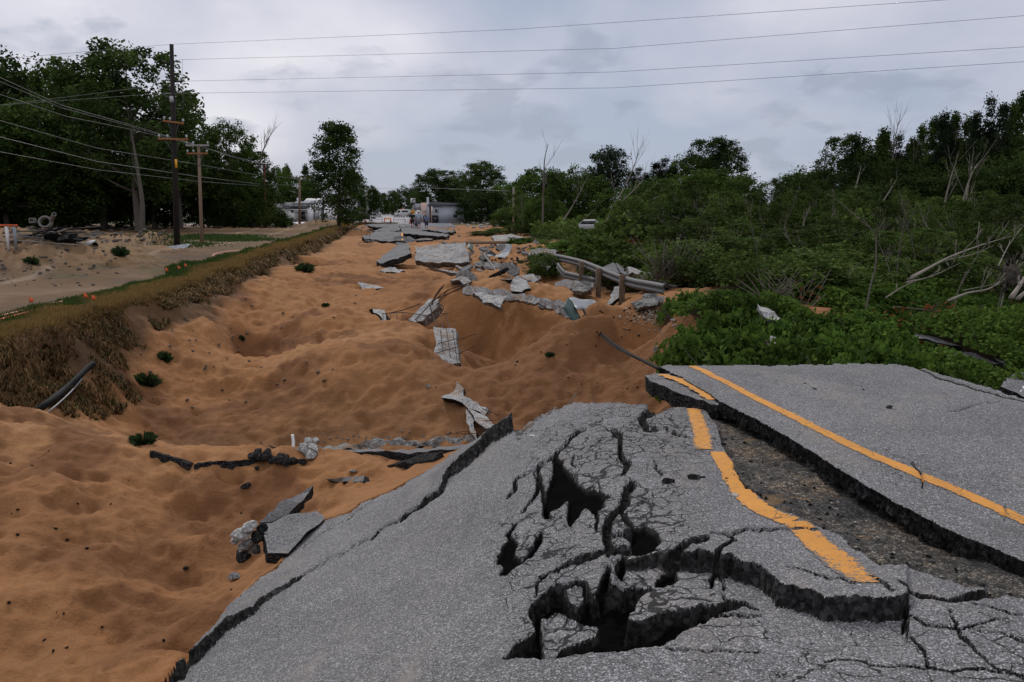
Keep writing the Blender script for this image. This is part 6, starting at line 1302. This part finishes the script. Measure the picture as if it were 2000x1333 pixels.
# left store: local x to the right, y away, front at y=0
st = empty('store_building', aty(585, 424, 140) - Vector((0, 0, aty(585, 424, 140).z)), R(-8)); tag(st, 'low white store with grey roofs and a dark sign band over its entrance', 'store')
s_ = 140 / FPX
def X_(px): return (px - 585) * s_
MB().box((X_(562), 3, 1.6), (4.6, 6, 3.2)).build('wall', M['wall_white'], st)
MB().box((X_(588), 3.2, 1.7), (2.4, 6.4, 3.4)).build('wall', M['brickdk'], st)
MB().box((X_(607), 3, 1.9), (2.6, 6, 3.8)).build('wall', M['wall_white'], st)
MB().box((X_(625), 4, 2.2), (2.3, 8, 4.4)).build('wall', M['wall_white'], st)
MB().box((X_(597), 12, 2.2), (8.2, 8, 4.4)).build('wall', M['wall_white'], st)
MB().prism([(-.6, 3.15), (3.2, 4.9), (7, 3.15)], 0, X_(542), X_(580)).build('roof', M['roof'], st)
MB().prism([(7, 3.9), (11, 6.1), (17, 4.3)], 0, X_(552), X_(638)).build('roof', M['roof_metal'], st)
MB().box((X_(588), -.1, 4.1), (3.1, .5, 1.0)).build('fascia', M['roof'], st)
MB().box((X_(592), .2, 4.85), (2.6, .5, .3)).build('parapet', M['wall_white'], st)
MB().box((X_(592), -1.2, 3.0), (2.6, 1.6, .18)).build('canopy', M['white'], st)
MB().box((X_(548), 8, 5.4), (.5, .6, 1.4)).build('chimney', M['white'], st)
MB().prism([(X_(549) - .4, 3.7), (X_(549), 4.6), (X_(549) + .4, 3.7)], 1, -.9, -.7).build('gable_trim', M['white'], st)
win(st, (X_(588), -.08, 1.5), .9, 1.9); win(st, (X_(595), -.08, 1.5), .6, 2.1, name='door'); win(st, (X_(571), -.08, 2.6), .25, .4, M['black'])
for k in range(3): MB().box((X_(616 + k * 7), -.08, 1.9), (.1, .1, 3.6)).build('pilaster', M['roof'], st)
txt = bpy.data.curves.new('sign_text', 'FONT'); txt.body = 'MY AUTO VALUE'; txt.size = .52; txt.extrude = .02; txt.align_x = 'CENTER'; txt.materials.append(M['white'])
to = bpy.data.objects.new('sign_lettering', txt); COL.objects.link(to); bpy.context.view_layer.update(); _me = bpy.data.meshes.new_from_object(to.evaluated_get(bpy.context.evaluated_depsgraph_get())); bpy.data.objects.remove(to); to = bpy.data.objects.new('sign_lettering', _me); COL.objects.link(to); to.parent = st; to.location = (X_(590), -.4, 3.92); to.rotation_euler = (math.pi / 2, 0, 0)
hs = empty('house', aty(522, 424, 150) - Vector((0, 0, aty(522, 424, 150).z))); tag(hs, 'small pale house with a hipped grey roof left of the store', 'house')
MB().box((.4, 2, 1.5), (5.5, 4, 3)).build('wall', M['wall_white'], hs); MB().prism([(-2.8, 3), (-1.0, 5.2), (1.6, 5.2), (3.6, 3)], 1, -.5, 4.6).build('roof', M['roof'], hs); win(hs, (-.5, -.08, 1.7), .8, .8); win(hs, (1.3, -.08, 1.7), .8, .8)
# grey building right of the road
gb = empty('grey_building', aty(868, 432, 118) - Vector((0, 0, aty(868, 432, 118).z)), R(6)); tag(gb, 'grey two-storey block building with a flat dark roof and white-framed window', 'building')
MB().box((.6, 4, 1.75), (4.7, 8, 3.5)).build('wall', M['wall_grey'], gb); MB().prism([(-2.6, 3.5), (-2.0, 4.3), (2.9, 4.0), (3.1, 3.5)], 1, -.3, 8.3).build('roof', M['roof'], gb)
MB().box((-2.45, .0, 2.6), (.35, .5, 5.2)).build('chimney', M['wall_grey'], gb)
win(gb, (-1.2, -.06, 2.6), .38, .6); win(gb, (1.65, -.06, 1.55), .35, .35, M['black']); win(gb, (-1.4, -.06, .8), .7, 1.5, M['black'], name='door')
tb = empty('tan_building', aty(832, 428, 124) - Vector((0, 0, aty(832, 428, 124).z)), R(4)); tag(tb, 'narrow tan-pink building between the shop sign and the grey building', 'building')
MB().box((0, 4, 2.1), (1.5, 8, 4.2)).build('wall', M['wall_tan'], tb); MB().box((0, -.03, 2.6), (1.2, .06, .25)).build('sign_band', M['white'], tb); win(tb, (0, -.06, 1.0), 1.0, 1.2)
wb_ = empty('white_shed', aty(815, 426, 132) - Vector((0, 0, aty(815, 426, 132).z))); tag(wb_, 'white gabled shed with grey roof behind the yellow sign', 'shed')
MB().box((0, 3, 1.4), (1.8, 6, 2.8)).build('wall', M['wall_white'], wb_); MB().prism([(-1.0, 2.8), (-.4, 4.1), (.9, 4.1), (1.1, 2.8)], 1, -.2, 6.2).build('roof', M['roof_metal'], wb_); win(wb_, (.1, -.06, 1.3), .5, .7)
# shop sign on posts
ss = empty('shop_sign', aty(807, 425, 125) - Vector((0, 0, aty(807, 425, 125).z))); tag(ss, 'white and dark shop sign board on posts right of the road', 'sign')
MB().box((0, 0, 3.7), (.75, .15, .8)).build('sign_board', M['white'], ss); MB().box((.1, -.09, 3.85), (.5, .04, .2), ry=-.5).build('emblem', M['black'], ss); MB().box((0, -.09, 3.42), (.55, .04, .09)).build('emblem', M['black'], ss)
for q in (-.3, .3): MB().tube([(q, .05, 0), (q, .05, 3.4)], .06, 6).build('post', M['pole_dark'], ss)
ws = empty('warning_sign', aty(807, 432, 105) - Vector((0, 0, aty(807, 432, 105).z - .05))); tag(ws, 'yellow diamond warning sign with a plaque under it', 'traffic sign')
MB().tube([(0, .04, 0), (0, .04, 1.9)], .04, 6).build('post', M['steel'], ws); MB().box((0, 0, 1.75), (.5, .04, .5), ry=math.pi / 4).build('sign_plate', M['signy'], ws); MB().box((0, -.01, 1.2), (.35, .04, .3)).build('plaque', M['signy'], ws); MB().box((0, -.03, 1.78), (.10, .02, .3)).build('symbol', M['black'], ws)
for _o, _s in ((st, .70), (hs, .62), (gb, .76), (tb, .76), (wb_, .76), (ss, .95)): _o.scale = (1, 1, _s)
# road barricades
def barricade(px, Yd, wm, label):
    p = aty(px, 425, Yd); e = empty('barricade', (p.x, Yd, .12)); e.scale = (1, 1, .8); tag(e, label, 'barricade', 'striped barricades across the road')
    for q in (-1, 1): MB().box((q * wm / 2, 0, .65), (.12, .1, 1.3)).build('leg', M['white'], e); MB().box((q * wm / 2, 0, .05), (.12, .7, .08)).build('foot', M['white'], e)
    b = MB().box((0, -.03, 1.1), (wm, .06, .3)).build('rail', M['white'], e); mb = MB()
    for k in range(int(wm / .35)): mb.box((-wm / 2 + .2 + k * .35, -.035, 0), (.12, .012, .26), ry=.5)
    o = mb.build('stripes', M['rust'], b); o.location = (0, -.03, 1.1)
    MB().box((0, -.03, .55), (wm, .05, .2)).build('rail', M['white'], e)
barricade(735, 128, 1.9, 'left striped white barricade across the road'); barricade(780, 124, 1.8, 'right striped white barricade across the road')
bb = empty('barricade', (aty(757, 425, 122).x, 122, .12)); tag(bb, 'low orange and yellow barrier between the two white barricades', 'barricade')
for q in (-.5, .5): MB().box((q, 0, .3), (.1, .3, .6)).build('leg', M['orange'], bb)
MB().box((0, 0, .6), (1.1, .08, .2)).build('rail', M['signy'], bb)
def cone(px, Yd, lb):
    e = empty('traffic_cone', (aty(px, 425, Yd).x, Yd, .12)); tag(e, lb, 'traffic cone'); MB().tube([(0, 0, 0), (0, 0, .04)], .22, 8).build('base', M['black'], e); MB().tube([(0, 0, .04), (0, 0, .7)], [.16, .03], 10).build('body', M['orange'], e)
cone(763, 118, 'orange cone right of the low barrier'); cone(801, 112, 'orange cone left of the walkers'); cone(713, 112, 'orange cone at the left road edge')
# vehicles
def car(loc, rz, L_, W_, H_, paint, label, cat, prof, wins, name, s=1):
    e = empty(name, loc, rz); tag(e, label, cat); MB().prism(prof, 1, -W_ / 2, W_ / 2).build('body', paint, e, bevel=.05)
    for q in (-1, 1):
        for wv in wins: o = MB().prism(wv, 1, q * (W_ / 2 + .012), q * (W_ / 2 - .05)).build('window', M['glass'], e)
        for xx in (-L_ * .31, L_ * .31):
            o = MB().tube([(0, -.1, 0), (0, .1, 0)], .33, 14).build('wheel', M['tyre'], e); o.location = (xx, q * (W_ / 2 - .06), .33); MB().tube([(0, -.11, 0), (0, .11, 0)], .19, 10).build('rim', M['steel'], o)
    return e
vprof = [(-2.6, .35), (2.6, .35), (2.65, 1.0), (2.2, 1.15), (1.7, 1.95), (1.4, 2.1), (-2.6, 2.15)]
c_ = aty(789, 426, 225)
v = car((c_.x, 225, .1), R(186), 5.2, 2, 2.1, M['white'], 'white panel van parked right of the road, an orange lamp on its roof', 'van', vprof, [[(1.0, 1.2), (2.0, 1.2), (1.6, 1.85), (1.0, 1.85)], [(-1.2, 1.3), (.6, 1.3), (.6, 1.8), (-1.2, 1.8)]], 'van'); MB().box((.3, 0, 2.35), (.6, .5, .3)).build('beacon', M['orange'], v)
c_ = aty(733, 420, 230); t_ = car((c_.x, 230, .1), R(80), 5.2, 2, 1.9, M['white'], 'small white truck far down the road', 'truck', [(-2.6, .4), (2.6, .4), (2.6, 1.1), (1.5, 1.2), (1.0, 2.3), (-.6, 2.3), (-.8, 1.2), (-2.6, 1.2)], [[(.0, 1.3), (1.2, 1.3), (.9, 2.0), (.0, 2.0)]], 'truck')
suv = [(-2.2, .35), (2.2, .35), (2.3, .8), (2.0, 1.0), (1.2, 1.1), (.5, 1.65), (-1.6, 1.7), (-2.1, 1.2), (-2.25, .8)]
c_ = aty(1146, 443, 66); gz_ = c_.z - .35; car((c_.x, 66, gz_), R(170), 4.4, 1.8, 1.7, M['white'], 'white hatchback car half hidden behind the thicket', 'car', [(a * .42, b * .62) for a, b in suv] if False else [(a * .36, b * .5 + .2) for a, b in suv], [[(a * .36, b * .5 + .22) for a, b in [(-1.7, 1.1), (.9, 1.1), (.4, 1.52), (-1.5, 1.56)]]], 'parked_car') if False else car((c_.x, 66, gz_ - .1), R(168), 4.4, 1.8, 1.7, M['white'], 'white hatchback car half hidden behind the thicket', 'car', [(a * .55, b * .62) for a, b in suv], [[(a * .55, b * .62) for a, b in [(-1.7, 1.1), (.9, 1.1), (.4, 1.52), (-1.5, 1.56)]]], 'parked_car')
c_ = aty(708, 424, 135); car((c_.x, 135, .1), R(10), 4.6, 1.8, 1.5, M['black'], 'dark parked car under the trees left of the barricades', 'car', suv, [[(-1.7, 1.1), (.9, 1.1), (.4, 1.52), (-1.5, 1.56)]], 'parked_car')
# hidden house in the thicket
hh = empty('house', aty(1266, 455, 60) ); tag(hh, 'small tan house with a grey roof nearly hidden in the thicket', 'house')
MB().box((0, 2, 0), (2.6, 4, 1.6)).build('wall', M['wall_tan'], hh); MB().prism([(-1.7, .8), (-.3, 1.7), (.6, 1.7), (1.7, .8)], 1, -.4, 4.4).build('roof', M['roof'], hh); win(hh, (.3, -.06, .1), .4, .6)
sg = empty('small_sign', aty(1452, 462, 42)); tag(sg, 'little red and white sign in the thicket', 'sign'); MB().box((0, 0, 0), (.10, .03, .42)).build('red_plate', m_simple('red_paint', (.5, .03, .02), .5), sg); MB().box((.25, 0, 0), (.3, .03, .2)).build('white_plate', M['white'], sg)
# ------------------------------------------------------------ people
def skin_mesh(name, verts, edges, radii, mat, parent, sub=1):
    me = bpy.data.meshes.new(name); me.from_pydata(verts, edges, []); o = bpy.data.objects.new(name, me); COL.objects.link(o); o.parent = parent; me.materials.append(mat)
    md = o.modifiers.new('s', 'SKIN'); 
    if not me.skin_vertices: 
        bm = bmesh.new(); bm.from_mesh(me); bm.verts.layers.skin.verify(); bm.to_mesh(me); bm.free()
    for i, r_ in enumerate(radii): me.skin_vertices[0].data[i].radius = (r_, r_) if isinstance(r_, float) else r_
    me.skin_vertices[0].data[0].use_root = True
    m2 = o.modifiers.new('u', 'SUBSURF'); m2.levels = sub; m2.render_levels = sub; return o
def person(px, Yd, zf, h, shirt, shorts, label, hat=False, step=.18, hairlong=False, lean=0, arm=1, slim=1.0):
    p = aty(px, 450, Yd); e = empty('person', (p.x, Yd, zf), R(-4)); tag(e, label, 'person', None); k = h / 1.75
    J = dict(pel=(0, 0, .95), sp=(0, .01, 1.15), ch=(0, 0, 1.36), nk=(0, 0, 1.48), hd=(0, .02, 1.58), ht=(0, .02, 1.70),
             hl=(-.10, 0, .90), kl=(-.11, step * .6, .50), al=(-.11, step * .7, .10), tl=(-.12, step + .1, .04), hr=(.10, 0, .90), kr=(.11, -.02, .49), ar=(.11, -step, .12), tr=(.12, -step + .12, .04),
             sl=(-.19, 0, 1.41), el=(-.26, -.03, 1.14), wl=(-.27, .06 * arm, .90), fl=(-.27, .09, .80), sr=(.19, 0, 1.41), er=(.26, .02, 1.14), wr=(.28, .10, .90), fr=(.28, .13, .80))
    names = list(J); V = [tuple(c * k for c in J[q]) for q in names]; E = [(names.index(a), names.index(b)) for a, b in (('pel','sp'),('sp','ch'),('ch','nk'),('nk','hd'),('hd','ht'),('pel','hl'),('hl','kl'),('kl','al'),('al','tl'),('pel','hr'),('hr','kr'),('kr','ar'),('ar','tr'),('ch','sl'),('sl','el'),('el','wl'),('wl','fl'),('ch','sr'),('sr','er'),('er','wr'),('wr','fr'))]
    rad = dict(pel=.13, sp=.12, ch=.14, nk=.055, hd=.09, ht=.085, hl=.09, kl=.058, al=.04, tl=.035, hr=.09, kr=.058, ar=.04, tr=.035, sl=.06, el=.042, wl=.03, fl=.035, sr=.06, er=.042, wr=.03, fr=.035)
    skin_mesh('body', V, E, [float(rad[q] * k * slim) for q in names], M['skin'], e)
    def sub(nm, js, ed, add, mat):
        vv = [tuple(c * k for c in J[q]) if isinstance(q, str) else tuple(c * k for c in q) for q in js]; rr2 = [float((rad[q] if isinstance(q, str) else .08) * k * slim + add * k) for q in js]; return skin_mesh(nm, vv, ed, rr2, mat, e)
    sub('shirt', ['pel', 'sp', 'ch', 'sl', 'el', 'sr', 'er'], [(0, 1), (1, 2), (2, 3), (3, 4), (2, 5), (5, 6)], .035, shirt)
    sub('shorts', ['pel', 'hl', 'kl', 'hr', 'kr'], [(0, 1), (1, 2), (0, 3), (3, 4)], .03, shorts)
    if hat: MB().tube([(0, .02 * k, 1.66 * k), (0, .02 * k, 1.70 * k), (0, .02 * k, 1.79 * k)], [.17 * k, .12 * k, .07 * k], 12).build('hat', M['white'], e, smooth=True)
    else: skin_mesh('hair', [(0, -.01 * k, 1.66 * k), (0, -.04 * k, (1.40 if hairlong else 1.58) * k)], [(0, 1)], [.112 * k, .075 * k], M['hair'], e)
    for q in ('tl', 'tr'):
        a = J[q]; o = MB().box((a[0] * k, (a[1] - .06) * k, .05 * k), (.10 * k, .27 * k, .10 * k)).build('shoe', M['black'], e, bevel=.02)
    return e
zf = aty(818, 450, 73).z + .02
person(818, 73, aty(818, 450.5, 73).z, 1.82, M['shirt_b'], M['shorts_g'], 'person in a pale blue shirt, grey shorts and white hat, seen from behind', hat=True, slim=1.15)
person(806, 74, aty(806, 448, 74).z, 1.62, M['shirt_k'], M['shirt_k'], 'person dressed in black walking left of the pale blue shirt', step=.12)
person(812.5, 73.5, aty(812, 450, 73.5).z, 1.12, M['shirt_p'], M['shorts_n'], 'small child in violet between the two tallest walkers', hairlong=True, step=.1)
person(833, 75, aty(833, 451, 75).z, 1.58, M['shirt_s'], M['shorts_n'], 'person in a slate blue top and navy shorts, rightmost walker', hairlong=True)
# ------------------------------------------------------------ litter and culvert parts on the left lot
def ring(px, py, Yd, r_out, r_in, ln, label, rz=0, square=False, tilt=0, cat='concrete ring', name='concrete_ring'):
    p = aty(px, py, Yd); bm = bmesh.new(); n_ = 24; R_ = []
    for s2 in (0, 1):
        for rr2, sq in ((r_out, square), (r_in, False)):
            row = []
            for k in range(n_):
                a = 2 * math.pi * k / n_; f = 1 / max(abs(math.cos(a)), abs(math.sin(a))) if sq else 1; row.append(bm.verts.new((rr2 * f * math.cos(a), s2 * ln, rr2 * f * math.sin(a))))
            R_.append(row)
    for a, b in ((0, 1), (1, 3), (3, 2), (2, 0)):
        for k in range(n_): bm.faces.new((R_[a][k], R_[a][(k + 1) % n_], R_[b][(k + 1) % n_], R_[b][k]))
    bmesh.ops.recalc_face_normals(bm, faces=bm.faces[:]); me = bpy.data.meshes.new(name); bm.to_mesh(me); bm.free(); me.materials.append(M['concrete2']); o = bpy.data.objects.new(name, me); COL.objects.link(o); o.location = p; o.rotation_euler = (tilt, 0, rz); tag(o, label, cat); return o
M['concrete2'] = m_simple('grey_precast_concrete', (.17, .165, .155), .9, .3, 6)
ring(61, 431, 62, .20, .15, .35, 'square concrete box culvert piece with a round hole', square=True, cat='concrete culvert', name='concrete_culvert'); ring(87, 433, 62, .50, .37, .4, 'large concrete ring lying tilted at the foot of the wood', tilt=-.35, rz=.2)
ring(100, 431, 61.5, .16, .11, 1.3, 'concrete pipe length leaning against the large ring', rz=-2.4, tilt=.4, cat='concrete pipe', name='concrete_pipe')
random.seed(11)
gp = 'pipes and boards dumped on the left lot'; lbp = 'thin pale pipe or board dumped in the heap on the left lot'
for i in range(34):
    px, py = U(65, 185), U(456, 474) ; p = hitG(px, py); a = U(-.5, .5); ln = U(.6, 2.2); z1_ = U(.02, .2)
    o = MB().tube([(-ln / 2, 0, 0), (ln / 2, 0, U(-.3, .3))], U(.012, .035), 6).build('dumped_pipe', random.choice([M['tin'], M['bark'], M['rubber'], M['rubber'], M['steel'], M['dead']]), smooth=True); o.location = (p.x, p.y, p.z + z1_); o.rotation_euler = (0, U(-.1, .1), a); tag(o, lbp, 'pipe', gp)
for i, (px, py, s2) in enumerate(((176, 480, .16), (160, 470, .28), (130, 468, .4), (100, 468, .35), (186, 482, .15), (145, 474, .3))):
    p = hitG(px, py); tag(rock('scrap_lump', (p.x, p.y, p.z + .1), s2, M['rubber'] if i != 0 else M['porc'], 70 + i, (1.6, .8, .45), sub=2), 'dark crumpled plastic scrap in the heap on the left lot' if i else 'pale appliance-like scrap box at the right end of the dumped heap', 'scrap', None if i == 0 else 'dark scrap on the left lot')
fr_ = empty('scrap_rack', hitG(8, 486)); tag(fr_, 'red and white metal rack half buried at the left edge', 'rack')
for k, (x, m) in enumerate(((-.8, 'white'), (-.3, 'orange'), (.15, 'white'), (.4, 'tin'))): MB().box((x, 0, .35), (.07, .07, .8)).build('upright', M[m], fr_)
MB().box((-.2, 0, .75), (1.4, .07, .06)).build('crossbar', M['orange'], fr_); MB().box((-.5, .02, .35), (.8, .05, .05), ry=.8).build('brace', M['white'], fr_)
pz = [M['concrete2'], M['bark'], M['stone'], M['dead']]
pr = [rock('clod', (0, 0, 0), 1, m, 400 + i, (1.2, .8, .6)) for i, m in enumerate(pz)]
scatter(pr[1], lambda: (U(0, 330), U(440, 475)), 120, .04, .12, 'brown clod strewn on the churned dirt lot', 'clods on the dirt lot', 'earth_clod', 'clod')
scatter(pr[0], lambda: (U(0, 340), U(440, 475)), 50, .03, .08, 'pale broken piece strewn on the churned dirt lot', 'pale pieces on the dirt lot', 'rubble_stone')
scatter(pr[1], lambda: (U(0, 230), U(478, 560)), 70, .03, .09, 'brown clod on the spoil heap', 'clods on the spoil heap', 'earth_clod', 'clod')
scatter(pr[3], lambda: (U(640, 720), U(440, 452)), 14, .05, .1, 'grey driftwood scrap at the end of the verge', 'scraps at the verge end', 'wood_scrap', 'wood scrap')
scatter(pr[1], lambda: (U(200, 700), U(560, 800)), 70, .02, .06, 'dark clod fallen on the sand below the verge', 'clods below the verge', 'earth_clod', 'clod')
for q in pr: bpy.data.objects.remove(q)
for k_, v_ in TPL.items():
    if not v_[3]:
        for ch in list(v_[0].children): bpy.data.objects.remove(ch)
        bpy.data.objects.remove(v_[0])
